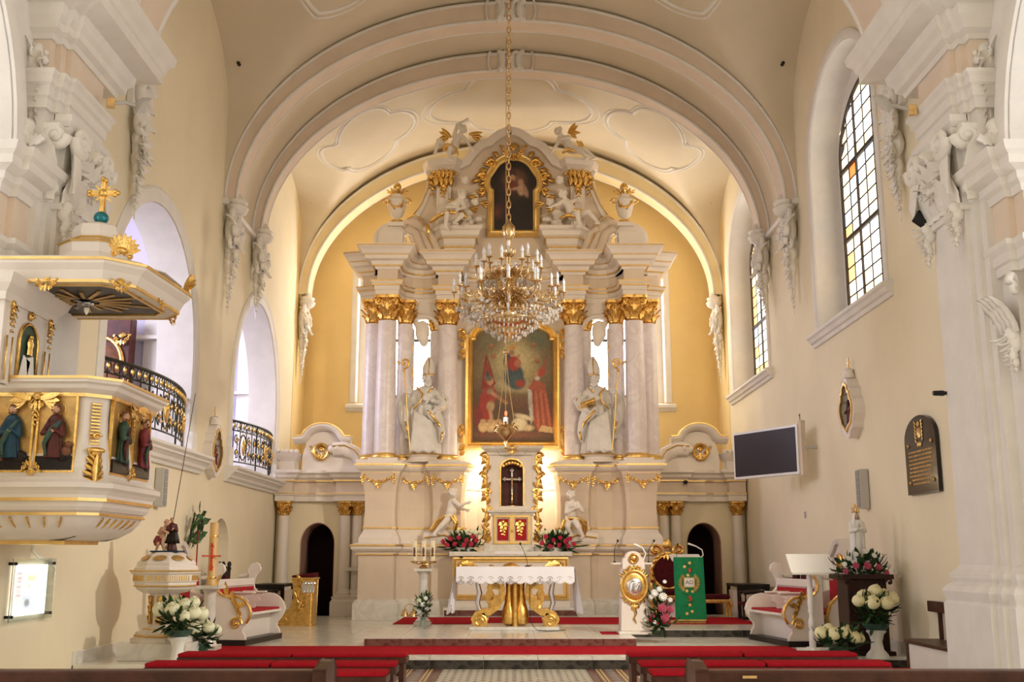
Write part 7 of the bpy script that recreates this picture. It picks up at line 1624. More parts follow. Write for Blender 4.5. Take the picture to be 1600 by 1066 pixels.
for k in range(9):
    b = MB(); w = .44-rnd.uniform(0,.1)*(k % 3); x = -w
    z = .58-.055*k
    while x < w-.05:
        d = rnd.uniform(.03,.09); b.box(x, min(w, x+d), -.054, -.049, z-.012, z+.012); x += d+.02
    b.build('inscription_line', 'goldm', PL)
for x, z in ((-.42,.68),(.42,.68),(-.42,.16),(.42,.16)): b = MB(); b.ell((x,-.055,z), (.03,.02,.03)); b.build('bolt', 'goldm', PL, True)
# loudspeakers
for X, y, z, sx, lab in ((-5.69,17.4,2.33,-1,'slim grey column loudspeaker on left wall under the gallery ledge'), (5.69,17.3,2.30,1,'slim grey column loudspeaker on right wall above the madonna'), ):
    t = wallthing('column_loudspeaker', lab, 'loudspeaker', X, y, z, sx)
    b = MB(); b.box(-.10,.10,-.14,0,0,.62); b.build('case', 'grey', t, bev=.01); b = MB(); b.box(-.085,.085,-.15,-.138,.02,.60); b.build('grille', 'greyd', t)
    for k in range(5): b = MB(); b.box(-.085,.085,-.153,-.149,.10+.1*k,.108+.1*k); b.build('grille_bar', 'grey', t)
t = thing('column_loudspeaker', 'pale grey loudspeaker on the right pier at frame edge', 'loudspeaker', (5.93, 11.02, 2.75)); b = MB(); b.box(-.10,.10,-.08,.09,0,.52); b.build('case', 'grey', t, bev=.01); b = MB(); b.box(-.085,.085,-.09,-.078,.02,.50); b.build('grille', 'greyd', t)
# stations of the cross
def station(X, y, z, sx, label):
    t = wallthing('station_relief', label, 'relief', X, y, z, sx)
    def lobe(s): return [(-.30*s,-.12),(-.34*s,-.02),(-.42*s,.1),(-.44*s,.22),(-.38*s,.36),(-.30*s,.40),(-.28*s,.54),(-.2*s,.56),(-.16*s,.68),(0,.74+.02*s),(.16*s,.68),(.2*s,.56),(.28*s,.54),(.30*s,.40),(.38*s,.36),(.44*s,.22),(.42*s,.1),(.34*s,-.02),(.30*s,-.12),(.2*s,-.16)]
    L_ = [(x, zz+.22) for x, zz in lobe(1.)]+[(.12,-.0),(0,-.05),(-.12,-.0),(-.2,.06)]
    L2 = [(x*.74, (zz-.5)*.76+.5) for x, zz in L_]
    b = MB(); b.plate(L_, [L2], -.16, 0, lambda p: (p[0], p[2], p[1])); f = b.build('frame', 'altarw', t, bev=.012)
    b = MB(); b.sweep(L2, [(-.02,-.02),(.02,-.02),(.02,.02),(-.02,.02)], closed=True, fmap=lambda p: (p[0], -.165+p[2], p[1])); b.build('gilded_edge', 'goldp', f, True)
    b = MB(); b.plate(L2, [], -.06, -.02, lambda p: (p[0], p[2], p[1])); b.build('background', 'pgreen', t)
    for i, (x, h, m) in enumerate(((-.12,.5,'pred'), (.08,.55,'brown'), (.2,.42,'pcrim'))):
        b = MB(); robe_rings(b, (x,-.07,.12), [(.08,0),(.075,.12),(.06,.25),(.075,h*.7),(.03,h*.78)], 6, .15, i, .5, .6, 20); b.ell((x,-.08,.12+h*.88), (.035,.035,.045)); b.limb((x+.05,-.09,.12+h*.68),(x-.08,-.12,.12+h*.55),.03,.02); b.build('relief_figure', m, t, 'full')
    b = MB(); cartouche(b, .2, 3); b.xf(Matrix.Translation((0,-.15,.14))); b.build('lower_ornament', 'silver', t, True)
    b = MB(); b.lathe([(.10,.0),(.09,.06),(.07,.1),(.08,.14),(.04,.17)], 10, (0,-.08,.95)); b.build('top_knob', 'altarw', t, True)
    b = MB(); b.box(-.012,.012,-.09,-.07,1.1,1.30); b.box(-.055,.055,-.09,-.07,1.20,1.225); b.build('small_cross', 'goldp', t)
station(-5.695, 20.3, 3.05, -1, 'small lobed white-framed relief with cross on left wall between gallery arches')
station(5.695, 17.62, 3.50, 1, 'lobed white-framed relief with cross on right wall beneath window')
# display screen
SC = thing('display_panel', 'dark rectangular display panel in white frame hung beside right wall', 'display', (4.95, 20.8, 3.05), math.atan2(-1.6, .9)+PI/2*0)
SC.rotation_euler = (0, 0, -1.06)
b = MB(); b.box(-.90,.90,-.06,.06,0,.93); b.build('case', 'ceram', SC, bev=.008)
b = MB(); b.box(-.85,.85,-.068,-.055,.05,.88); b.build('dark_face', 'screen', SC)
b = MB(); b.box(.90,.97,-.03,.08,-.02,1.0); b.build('mounting_bar', 'altar', SC)
b = MB(); b.box(0,.34,-.03,.03,-.03,.03); b.xf(Matrix.Translation((.93,.03,.5)) @ Matrix.Rotation(1.06, 4, 'Z')); b.box(.0,.02,-.02,.02,-.02,.02) if False else None; b.build('wall_bracket', 'grey', SC)
b = MB(); b.tube([(.93,0,1.0),(.93,0,1.12),(.9,0,1.08)], .008, 5); b.build('cable', 'black', SC)
# floodlights on the piers
def flood(loc, rz, label):
    t = thing('floodlight', label, 'floodlight', loc, rz)
    b = MB(); b.box(-.05,.05,-.05,.05,-.06,.06); b.build('bracket_box', 'brass', t, bev=.006)
    b = MB(); b.tube([(0,0,0),(.16,.05,.05),(.28,.12,.06)], .025, 6); b.build('arm', 'grey', t)
    b = MB(); b.lathe([(.02,-.08),(.10,-.06),(.15,0),(.16,.03)], 4, T=Matrix.Translation((.36,.16,.08)) @ Matrix.Rotation(2.2, 4, 'Y')); b.build('housing', 'grey', t); b = MB(); b.lathe([(.14,.0),(.14,.01)], 4, T=Matrix.Translation((.36,.16,.08)) @ Matrix.Rotation(2.2, 4, 'Y') @ Matrix.Translation((0,0,.015))); b.build('lamp_glass', 'lampglass', t)
flood((-5.06, 12.75, 7.18), .3, 'small floodlight on bracket below left pier cornice')
t_ = flood((5.08, 12.75, 7.08), PI-.3, 'small floodlight on bracket below right pier cornice')
t = thing('black_floodlight', 'flat black floodlight on the right pier shaft', 'floodlight', (5.22, 12.95, 5.65)); b = MB(); b.box(-.17,.1,-.03,.03,-.10,.12, Matrix.Rotation(.65, 4, 'Y') @ Matrix.Rotation(-.5, 4, 'X')); b.build('housing', 'black', t, bev=.01); b = MB(); b.box(.0,.1,-.02,.02,-.03,.03); b.build('bracket', 'black', t)
t = thing('security_camera', 'tiny black camera on the right pier edge', 'camera', (5.22, 12.95, 3.5)); b = MB(); b.lathe([(.03,-.08),(.035,.04),(.025,.06)], 10, T=Matrix.Rotation(PI/2, 4, 'Y')); b.build('body', 'black', t, True); b = MB(); b.box(.03,.1,-.02,.02,-.02,.02); b.build('mount', 'black', t)
# lit poster behind glass on the left wall
PO = wallthing('backlit_poster', 'bright backlit poster behind clear glass plate on left wall', 'poster', -5.69, 12.98, .82, -1)
b = MB(); b.box(-.58,.58,-.075,-.065,0,.71); b.build('glass_plate', 'glassclear', PO)
def paint_poster(p):
    p.c[:] = (.95,.95,.97); p.poly([(-.42,.1),(-.25,.1),(-.25,.5),(-.42,.5)], (.80,.62,.62)); p.ell(.0,.43,.12,.05,(.85,.55,.2),.3); p.ell(0,.46,.05,.05,(.95,.9,.7),.3)
    for k in range(6): p.line(-.36,.48-.05*k,-.27,.48-.05*k,.012,(.5,.3,.35))
    p.poly([(-.22,.06),(.12,.06),(.12,.24),(-.22,.24)], (.62,.58,.66)); p.ell(-.08,.14,.08,.05,(.25,.22,.24),.3); p.ell(-.05,.33,.03,.03,(.9,.5,.2),.3)
picture('poster_sheet', .86, .6, lambda u: .58, 40, 30, paint_poster, 'poster', PO, lambda p: (p[0]-.02, p[1]-.045, p[2]+.06), .02)
for x, z in ((-.52,.65),(.52,.65),(-.52,.06),(.52,.06)): b = MB(); b.lathe([(.018,0),(.018,.09)], 10, T=Matrix.Translation((x,0,z)) @ Matrix.Rotation(PI/2, 4, 'X')); b.build('standoff', 'black', PO)
b = MB(); b.tube([(-5.68,13.0,1.75),(-5.68,13.02,1.62),(-5.68,13.2,1.55),(-5.68,13.55,1.5),(-5.68,13.7,1.4),(-5.68,13.65,1.28)], .01, 5); simple('cable', b, 'ceram', 'pale cable curling above the backlit poster', 'cable', smooth=True)

# ================================================================== gallery railings, gallery pictures
def railing(y0, y1, label):
    t = thing('gallery_railing', label, 'railing', (-5.75, (y0+y1)/2, 3.33)); n = 60; H = .98; h = (y1-y0)/2
    def C(u, z): return (.36*(1-u*u)-.06, u*h, z)     # bowed out over the ledge
    us = [-1+2*i/n for i in range(n+1)]
    for nm, z, r in (('top_rail',H,.028), ('middle_rail',H-.2,.014), ('bottom_rail',.14,.016)):
        b = MB(); b.tube([C(u, z) for u in us], r, 6); b.build(nm, 'iron', t, True)
    k = 15
    for i in range(k+1):
        u = -1+2*i/k; b = MB(); p = C(u, 0); b.tube([C(u, .0 if i % 5 == 0 else .14), C(u, H)], .011 if i % 5 else .018, 5); b.build('baluster', 'iron', t)
    ring = None
    q = 22
    for i in range(q):
        u = -1+2*(i+.5)/q; c = Vector(C(u, H-.1)); tang = (Vector(C(u+.01, 0))-Vector(C(u-.01, 0))).normalized()
        b = MB(); b.tube([c+tang*(.075*cos(a))+Vector((0,0,.085*sin(a))) for a in [TAU*j/14 for j in range(14)]], .009, 5, closed=True); rg = b.build('ring', 'iron', t, True)
        b = MB(); b.ell(c+Vector((.01,0,0)), (.025,.045,.05), 8, 6); b.build('gilded_boss', 'gold', rg, True)
    for i in range(k):
        u = -1+2*(i+.5)/k; c = Vector(C(u, .46)); tang = (Vector(C(u+.01, 0))-Vector(C(u-.01, 0))).normalized(); up = Vector((0,0,1))
        b = MB()
        if i in (2, 7, 12):
            b.tube([c+tang*(.15*cos(a))+up*(.26*sin(a)) for a in [TAU*j/24 for j in range(24)]], .016, 6, closed=True); sc = b.build('oval_frame', 'iron', t, True)
            b = MB(); b.ell(c+Vector((.015,0,0)), (.03,.10,.18), 12, 8); b.ell(c+Vector((.03,0,.06)), (.03,.05,.06)); 
            for j in range(10): a = TAU*j/10; b.leaf(c+tang*(.13*cos(a))+up*(.24*sin(a)), tang*cos(a)+up*sin(a), (1,0,0), .08, .05, .2, 3, 1, .3)
            b.build('gilded_medallion', 'gold', sc, True)
        else:
            s = 1 if i % 2 else -1
            b.volute(c+up*.14, tang*s, up, .10, 1.5, .012, PI/2, 5, 20); b.volute(c-up*.14, tang*-s, up*-1, .10, 1.5, .012, PI/2, 5, 20); b.tube([c+up*.24, c+tang*s*.03, c-up*.24], .01, 5); sc = b.build('scroll', 'iron', t, True)
            b = MB()
            for j in range(4): a = TAU*j/4+.4; b.leaf(c+up*(.12*s), tang*cos(a)+up*sin(a), (1,0,0), .10, .06, .2, 3, 1, .3)
            b.ell(c-up*.12*s, (.03,.04,.05)); b.build('gilded_leaf', 'gold', sc, True)
    return t
railing(14.75, 18.98, 'bowed black wrought-iron gallery railing with gilded rosettes behind the pulpit')
railing(21.85, 25.85, 'bowed black wrought-iron gallery railing with gilded rosettes near the altar')
t = thing('gallery_altarpiece', 'brown gilded altarpiece standing in the gallery behind the railing', 'altarpiece', (-7.5, 19.55, 3.3))
b = MB(); b.box(-.5,.5,-.15,.15,0,2.6); b.build('panel', 'pred', t, bev=.02); b = MB(); b.tube([(.38*cos(a),-.17,1.7+.5*sin(a)) for a in [PI*j/14 for j in range(15)]], .05, 8); b.build('gilded_arch', 'gold', t, True); b = MB(); b.ell((0,-.14,1.6), (.36,.06,.5)); b.build('dark_picture', 'brown', t, True)
b = MB(); cartouche(b, .3, 2); b.xf(Matrix.Translation((.35,-.2,2.2))); b.build('ornament', 'gold', t, True)
for i, (z, s) in enumerate(((6.05,.20),(5.6,.18))):
    t = thing('gallery_picture', 'small gilt picture on gallery pillar, %s of two' % ('upper' if i == 0 else 'lower'), 'picture', (-6.75, 23.9+0.25*i, z), .9)
    b = MB(); b.sweep([(-.2,-.16),(.2,-.16),(.2,.16),(-.2,.16)], [(0,0),(.05,0),(.05,.04),(0,.02)], closed=True, side=1, fmap=lambda p: (p[0], -p[2], p[1])); b.build('frame', 'goldp', t); b = MB(); b.box(-.2,.2,-.01,.03,-.16,.16); b.build('print', 'brown', t)
t = thing('gallery_speaker', 'tall pale loudspeaker on stand inside the rear gallery arch', 'loudspeaker', (-7.0, 24.8, 3.3)); b = MB(); b.box(-.12,.12,-.1,.1,1.3,2.1); b.build('case', 'grey', t, bev=.01); b = MB(); b.lathe([(.2,0),(.02,.04),(.02,1.3)], 8); b.build('stand', 'black', t)

t = thing('portal_spotlight', 'tiny black spotlight on the cornice of the right altar portal', 'spotlight', (4.18, 25.9, 3.30)); b = MB(); b.lathe([(.045,-.06),(.05,.05),(.03,.07)], 10, T=Matrix.Rotation(PI/2, 4, 'X')); b.build('housing', 'black', t, True); b = MB(); b.tube([(0,.04,0),(0,.13,.02)], .012, 6); b.build('bracket', 'black', t)
b = MB(); b.box(5.68,5.70,21.0,21.09,2.28,2.40); simple('wall_switch', b, 'grey', 'tiny grey switch plate on the right wall below the display panel', 'switch', bev=.004)
b = MB(); b.box(-.36,.30,24.19,24.5,1.661,1.668); b.box(-.36,.30,24.185,24.192,1.60,1.668); simple('altar_runner', b, 'wcloth', 'narrow white lace runner on the high altar below the tabernacle', 'cloth')
t = thing('glass_cruet', 'tiny glass cruet on the high altar right of the tabernacle doors', 'cruet', (.50, 24.45, 1.66)); b = MB(); b.lathe([(.03,0),(.04,.03),(.03,.07),(.035,.09)], 12); b.build('cup', 'silver', t, True); b = MB(); b.ell((0,0,.10),(.03,.03,.02)); b.build('lid', 'silver', t, True)
# ================================================================== pulpit
PU = thing('pulpit', 'white and gold baroque pulpit with painted apostle panels on the left pier', 'pulpit', (-4.95, 12.1, 1.70))
pp = [(-5.68,11.2),(-4.47,11.2),(-4.30,11.38),(-4.30,12.82),(-4.45,13.02),(-5.68,13.02)]
b = MB(); b.sweep(pp, [(-.3,2.36),(.03,2.36),(.05,2.46),(.03,2.6),(.0,2.8),(-.01,3.0),(.0,3.22),(-.3,3.22)]); wb(b, 'body', 'altarw', PU)
b = MB(); b.sweep(pp, [(-.35,3.20),(.02,3.20),(.04,3.24),(.10,3.28),(.12,3.32),(.16,3.34),(.16,3.40),(-.35,3.42)]); wb(b, 'rim', 'altarw', PU)
b = MB(); gold_line(b, pp, .03, 3.215, .018); gold_line(b, pp, .16, 3.385, .014); gold_line(b, pp, .08, 2.305, .016); gold_line(b, pp, .06, 2.13, .016); gold_line(b, pp, -.02, 1.985, .014); wb(b, 'gilded_lines', 'goldp', PU)
b = MB(); b.sweep(pp, [(-.3,2.02),(.0,2.02),(.03,2.06),(.04,2.12),(.07,2.14),(.07,2.18),(.10,2.22),(.14,2.25),(.14,2.30),(.08,2.33),(.04,2.37),(-.3,2.37)]); wb(b, 'base_moulding', 'altarw', PU)
b = MB(); b.sweep(pp, [(-.9,1.72),(-.42,1.72),(-.26,1.76),(-.14,1.83),(-.06,1.92),(-.02,2.03),(-.9,2.03)]); wb(b, 'bowl', 'altarw', PU, smooth=True)
b = MB(); b.box(-5.6,-4.75,11.65,12.6,1.68,1.74); wb(b, 'bottom_board', 'goldp', PU)
def bowl_rib(x0, dx, f): 
    b = MB(); b.tube([f(x0+dx*t*t, -.02-.34*t*t*1.0, 1.98-.22*t) for t in (.15,.3,.45,.6,.75,.9)], [.012,.012,.011,.01,.008,.005], 6); wb(b, 'gilded_rib', 'gold', PU, smooth=True)
for x in (-5.35,-5.17,-4.99,-4.81,-4.63): bowl_rib(x, (-5.0-x)*.5+.0, lambda u, o, z: (u, 11.2-o-.005, z))
for y in (11.55,11.75,11.95,12.15,12.35,12.55): bowl_rib(y, (12.1-y)*.4, lambda u, o, z: (-4.30+o+.005, u, z))
# panels with reliefs
def pframe(o, U, N): return frame(o, U, (-Vector(N)), (0,0,1))
pan = [((-5.375,-4.985),'f','pblue','pgreen'), ((-4.925,-4.535),'f','pred','pgreen'), ((11.46,11.97),'s','pgreen','pgreen'), ((12.14,12.65),'s','pcrim','pgreen')]
for i, ((a, c), kind, m1, m2) in enumerate(pan):
    w = (c-a)/2; ctr = (a+c)/2; T_ = Matrix.Translation((ctr, 11.19, 2.42)) if kind == 'f' else Matrix.Translation((-4.29, ctr, 2.42)) @ Matrix.Rotation(PI/2, 4, 'Z')
    T_ = Matrix.Translation(-Vector(PU.location)) @ T_; TF = T_ @ Matrix.Translation((0,0,.02)) @ Matrix.Diagonal((.86,1,.90,1))
    sh = [(-w,0),(w,0),(w*1.0,.76),(w*.9,.80),(-w*.9,.80),(-w,.76)]
    b = MB(); b.plate(sh, [], -.02, .0, lambda p: (p[0], p[2], p[1])); b.xf(T_); P = b.build('gold_panel', 'goldm', PU)
    b = MB(); b.sweep(sh, [(-.006,-.01),(.016,-.01),(.016,.03),(-.006,.03)], closed=True, side=1, fmap=lambda p: (p[0], -.01-p[2], p[1])); b.xf(T_); b.build('panel_frame', 'gold', P, True)
    b = MB(); b.box(-w+.01,w-.01,-.06,-.015,.01,.15); b.ell((w*.5,-.05,.15),(w*.4,.04,.06)); b.xf(T_); b.build('dark_ground', 'blackwood', P, True)
    b = MB(); robe_rings(b, (0,-.065,.12), [(.115,0,.01),(.105,.1),(.085,.25),(.085,.36),(.095,.44),(.06,.49),(.03,.51)], 7, .16, i*1.3, .9, .55, 30); b.limb((-.08,-.06,.52),(-.13,-.1,.40),.035,.03); b.limb((-.13,-.1,.40),(-.02,-.13,.42),.03,.02); b.limb((.08,-.06,.52),(.12,-.1,.38),.035,.03); b.limb((.12,-.1,.38),(.0,-.13,.46),.03,.02); b.xf(TF); b.rebuild('apostle_robe', m1, P, .009, 1)
    b = MB(); drape(b, [(.08,-.1,.55),(-.02,-.13,.42),(-.09,-.12,.28),(-.06,-.12,.14)], .05, i, 3); b.xf(TF); b.rebuild('apostle_cloak', m2 if i != 2 else 'pred', P, .009, 0)
    b = MB(); f0 = T_.to_3x3() @ Vector((.5 if i % 2 else -.3,-1,0)); Pp = head(b, TF @ Vector((0,-.07,.685)), f0, .10); hand(b, TF @ Vector((-.02,-.135,.43)), T_.to_3x3() @ Vector((1,0,.2)), .36); b.rebuild('apostle_head', 'skin', P, .006, 1)
    b = MB(); curls(b, Pp, .10, 20, i); 
    for k in range(5): b.ell(Pp((k-2)*.1, .28, -.4), .013, 6, 4)
    b.build('apostle_hair', 'brown', P, 'full')
    b = MB(); b.tube([(.09*cos(a),-.022,.69+.09*sin(a)) for a in [TAU*k/20 for k in range(20)]], .005, 5, closed=True); b.xf(TF); b.build('halo', 'gold', P, True)
    if i == 0: b = MB(); robe_rings(b, (-.12,-.06,.10), [(.05,0),(.04,.1),(.045,.16),(.02,.2)], 5, .1, 0, .5, .7, 14); b.ell((-.12,-.06,.34),.035); b.xf(T_); b.build('small_companion', 'brown', P, 'full')
    if i == 1: b = MB(); b.ell((.13,-.06,.2),(.05,.04,.06)); b.ell((.15,-.07,.27),.035); b.xf(T_); b.build('lion', 'brown', P, 'full')
for kind, ctr in (('f', -4.955), ('s', 12.055)):
    T_ = Matrix.Translation((ctr, 11.16, 0)) if kind == 'f' else Matrix.Translation((-4.26, ctr, 0)) @ Matrix.Rotation(PI/2, 4, 'Z')
    T_ = Matrix.Translation(-Vector(PU.location)) @ T_
    b = MB(); cartouche(b, .24, 3); 
    for e in (-1, 1): wing(b, (e*.05,-.02,.0), (e,0,.2), (0,-1,.2), .22)
    b.xf(T_ @ Matrix.Translation((0,-.02,3.17))); b.build('shell_cartouche', 'gold', PU, True)
    b = MB(); drop(b, (0,-.02,3.05), .2, .03, 4); b.xf(T_); b.build('husk_drop', 'gold', PU, True)
    b = MB(); cartouche(b, .2, 9); b.xf(T_ @ Matrix.Translation((0,-.03,2.44)) @ Matrix.Diagonal((1,1,-.9,1))); b.build('lower_cartouche', 'gold', PU, True)
# corner pilaster ornaments
T_ = Matrix.Translation(-Vector(PU.location)) @ Matrix.Translation((-4.385, 11.29, 0)) @ Matrix.Rotation(PI/4*1.03, 4, 'Z')
b = MB()
for k in range(13): b.box(-.055,.055,-.022,-.0,3.13-.035*k-.012,3.13-.035*k+.012, Matrix.Rotation(.0, 4, 'Y'))
b.xf(T_); b.build('gilded_bars', 'gold', PU, bev=.006)
b = MB(); b.volute((0,-.015,2.73),(1,0,0),(0,0,1),.035,1.3,.012); b.ell((0,-.02,2.60),(.08,.03,.03)); b.ell((0,-.02,2.57),(.04,.03,.03))
for k in range(5):
    for e in (-1, 1): b.leaf((0,-.02,2.30+.05*k), (e*(.9-.1*k),0,.5+.15*k), (0,-1,0), .14, .05, -.5, 5, 2, .3)
b.leaf((0,-.03,2.28), (0,0,1), (0,-1,0), .30, .07, .1, 6, 2, .3); b.xf(T_ @ Matrix.Translation((0,-.05,2.28)) @ Matrix.Diagonal((1.3,1.3,1.12,1)) @ Matrix.Translation((0,0,-2.28))); b.build('acanthus_spray', 'gold', PU, True)
# back panel on the pier
BP = thing('pulpit_backboard', 'white and gold pulpit backboard with oval picture on the left pier', 'panel', (-5.27, 11.42, 3.3)); BP.rotation_euler = (0,0,PI/2)
b = MB(); b.box(-.58,.56,-.03,.02,0,1.16); b.build('board', 'altarw', BP)
b = MB(); b.sweep([(-.62,.02),(-.62,-.04),(.62,-.04),(.62,.02)], [(-.1,.86),(.02,.86),(.03,.94),(.10,1.02),(.14,1.12),(-.1,1.16)]); b.build('cornice', 'altarw', BP)
for e in (-1, 1):
    b = MB(); b.box(e*.46-.05,e*.46+.05,-.06,0,0,.86); p = b.build('pilaster', 'altarw', BP, bev=.008); b = MB(); drop(b, (e*.46,-.07,.84), .35, .05, 3); b.tube([(e*.40,-.06,.03),(e*.40,-.06,.5)], .01, 5); b.tube([(e*.52,-.06,.03),(e*.52,-.06,.5)], .01, 5); b.build('gilded_festoon', 'gold', p, True)
b = MB(); b.plate(arch_loop(-.22,.22,.05,.5,.22,14), [], -.045, -.02, lambda p: (p[0], p[2], p[1])); b.build('dark_picture', 'pgreen', BP)
b = MB(); b.tube([(-.22,-.05,.05)]+[(-.22*cos(PI*k/12),-.05,.5+.22*sin(PI*k/12)) for k in range(13)]+[(.22,-.05,.05)], .02, 6); b.volute((0,-.06,.8),(1,0,0),(0,0,1),.06,1.3,.02); b.build('picture_frame', 'gold', BP, True)
b = MB(); b.lathe([(.06,.38),(.05,.46),(.07,.5),(.04,.56)], 10, (0,-.07,0), sy=.4); b.ell((0,-.07,.58),.03); b.build('crowned_figure', 'gold', BP, True)
for x, z, r in ((-.08,.18,.3),(.07,.2,-.25)): b = MB(); b.box(-.09,.09,-.065,-.05,-.17,.17, Matrix.Translation((x,0,z)) @ Matrix.Rotation(r, 4, 'Y')); b.build('votive_card', 'ceram', BP, bev=.01)
# canopy
CA = thing('pulpit_canopy', 'white and gold pulpit sounding board crowned by teal ball and gold cross', 'canopy', (-4.75, 11.95, 4.36))
cp = [(-5.68,11.02),(-4.32,11.02),(-4.06,11.28),(-3.98,12.55),(-4.2,12.85),(-5.68,12.85)]
b = MB(); b.sweep(cp, [(-.16,4.42),(.0,4.40),(.03,4.46),(.06,4.52),(.12,4.58),(.13,4.64),(.04,4.68),(-.16,4.70)]); wb(b, 'rim', 'altarw', CA)
b = MB(); gold_line(b, cp, .0, 4.41, .016); gold_line(b, cp, .13, 4.625, .014); gold_line(b, cp, -.17, 4.41, .014); wb(b, 'gilded_lines', 'goldp', CA)
ins = [(-5.6,11.20),(-4.42,11.20),(-4.24,11.38),(-4.16,12.5),(-4.32,12.68),(-5.6,12.68)]
b = MB(); b.plate(ins, [], 4.415, 4.44, lambda p: p); wb(b, 'dark_soffit', 'blackwood', CA)
b = MB(); b.plate([(-5.66,11.05),(-4.33,11.05),(-4.08,11.3),(-4.0,12.55),(-4.22,12.83),(-5.66,12.83)], [], 4.5, 4.66, lambda p: p); wb(b, 'board', 'altarw', CA)
for k in range(18):
    a = TAU*k/18+.1; L_ = .62 if k % 2 else .45; b = MB(); b.box(.16,L_*(1.15 if abs(cos(a)) > .6 else .92),-.022,.022,-.012,.0, Matrix.Translation((-4.86,11.95,4.412)) @ Matrix.Rotation(a, 4, 'Z')); wb(b, 'gilded_ray', 'goldm', CA)
b = MB(); b.ell((-4.86,11.95,4.39),(.08,.04,.03)); b.ell((-4.78,11.95,4.38),(.03,.025,.025))
for e in (-1, 1): wing(b, (-4.86,11.95+e*.04,4.395), (-.3,e,.0), (0,0,-1), .18)
wb(b, 'dove', 'silver', CA, smooth=True)
for (x, y, rz, s, up) in ((-4.9,11.0,0,.22,0),(-4.15,11.12,PI/4,.2,0),(-4.0,12.0,PI/2,.2,0),(-4.1,12.72,PI*.75,.2,0),(-5.45,11.0,0,.2,0)):
    b = MB(); cartouche(b, s*1.0, 3); b.xf(Matrix.Translation((x, y, 4.40)) @ Matrix.Rotation(rz, 4, 'Z')); wb(b, 'edge_cartouche', 'gold', CA, smooth=True)
for (x, y, rz) in ((-4.17,11.13,PI/4), (-3.98,12.78,PI*.7)):
    b = MB()
    for k in range(9): a = PI*.02+PI*.96*k/8; b.leaf((0,0,0), (cos(a),-.15,sin(a)*.9+.1), (0,-1,0), .2, .07, .3, 4, 0, .35)
    b.ell((0,-.02,.0),(.07,.04,.04)); b.volute((-.08,-.02,-.05),(1,0,0),(0,0,1),.05,1.2,.018); b.volute((.08,-.02,-.05),(-1,0,0),(0,0,1),.05,1.2,.018); b.xf(Matrix.Translation((x, y-.03, 4.76)) @ Matrix.Rotation(rz, 4, 'Z')); wb(b, 'shell', 'gold', CA, smooth=True)
b = MB(); b.lathe([(1.0,4.66),(.9,4.70),(.6,4.78),(.40,4.92),(.40,5.02),(.42,5.05),(.30,5.07),(.26,5.12),(.28,5.2),(.25,5.28),(.12,5.33)], 8, (-4.78,11.95,0), a0=oc, sy=.85); wb(b, 'lantern', 'altarw', CA)
b = MB(); b.lathe([(.42,5.03),(.435,5.045),(.42,5.06)], 8, (-4.78,11.95,0), a0=oc, sy=.85); b.lathe([(.28,5.10),(.295,5.115),(.28,5.13)], 8, (-4.78,11.95,0), a0=oc, sy=.85); wb(b, 'lantern_gilding', 'goldp', CA)
b = MB(); b.ell((-4.75,11.95,5.40),(.085,.085,.08),18,12); wb(b, 'teal_ball', 'teal', CA, smooth=True)
b = MB(); b.box(-4.775,-4.725,11.93,11.97,5.46,5.84); b.box(-4.88,-4.62,11.93,11.97,5.68,5.73)
for x, z in ((-4.75,5.86),(-4.90,5.705),(-4.60,5.705)):
    for a in range(3): b.ell((x+.025*cos(a*2.1),11.95,z+.025*sin(a*2.1)),.028,8,6)
for k in range(12):
    a = TAU*k/12+.26; b.leaf((-4.75,11.96,5.705),(cos(a),0,sin(a)),(0,-1,0),.15,.025,.0,3,0,.3)
b.ell((-4.75,11.94,5.705),(.05,.035,.05)); wb(b, 'cross', 'gold', CA, smooth=True)
# ================================================================== chandelier
CH = thing('chandelier', 'large two-tier brass and crystal chandelier with candle bulbs hanging before the altar', 'chandelier', (-.03, 16, 4.78))
b = MB(); b.lathe([(.02,.0),(.10,.05),(.05,.10),(.03,.2),(.11,.30),(.14,.40),(.10,.5),(.04,.56),(.05,.66),(.09,.74),(.05,.82),(.03,.95),(.03,1.55),(.05,1.58),(.10,1.66),(.10,1.78),(.05,1.84),(.02,1.9)], 18); b.build('stem', 'brass', CH, True)
b = MB(); b.lathe([(.05,.05),(.30,.16),(.40,.24),(.42,.27),(.38,.26),(.05,.10)], 24); b.build('lower_bowl', 'brass', CH, True)
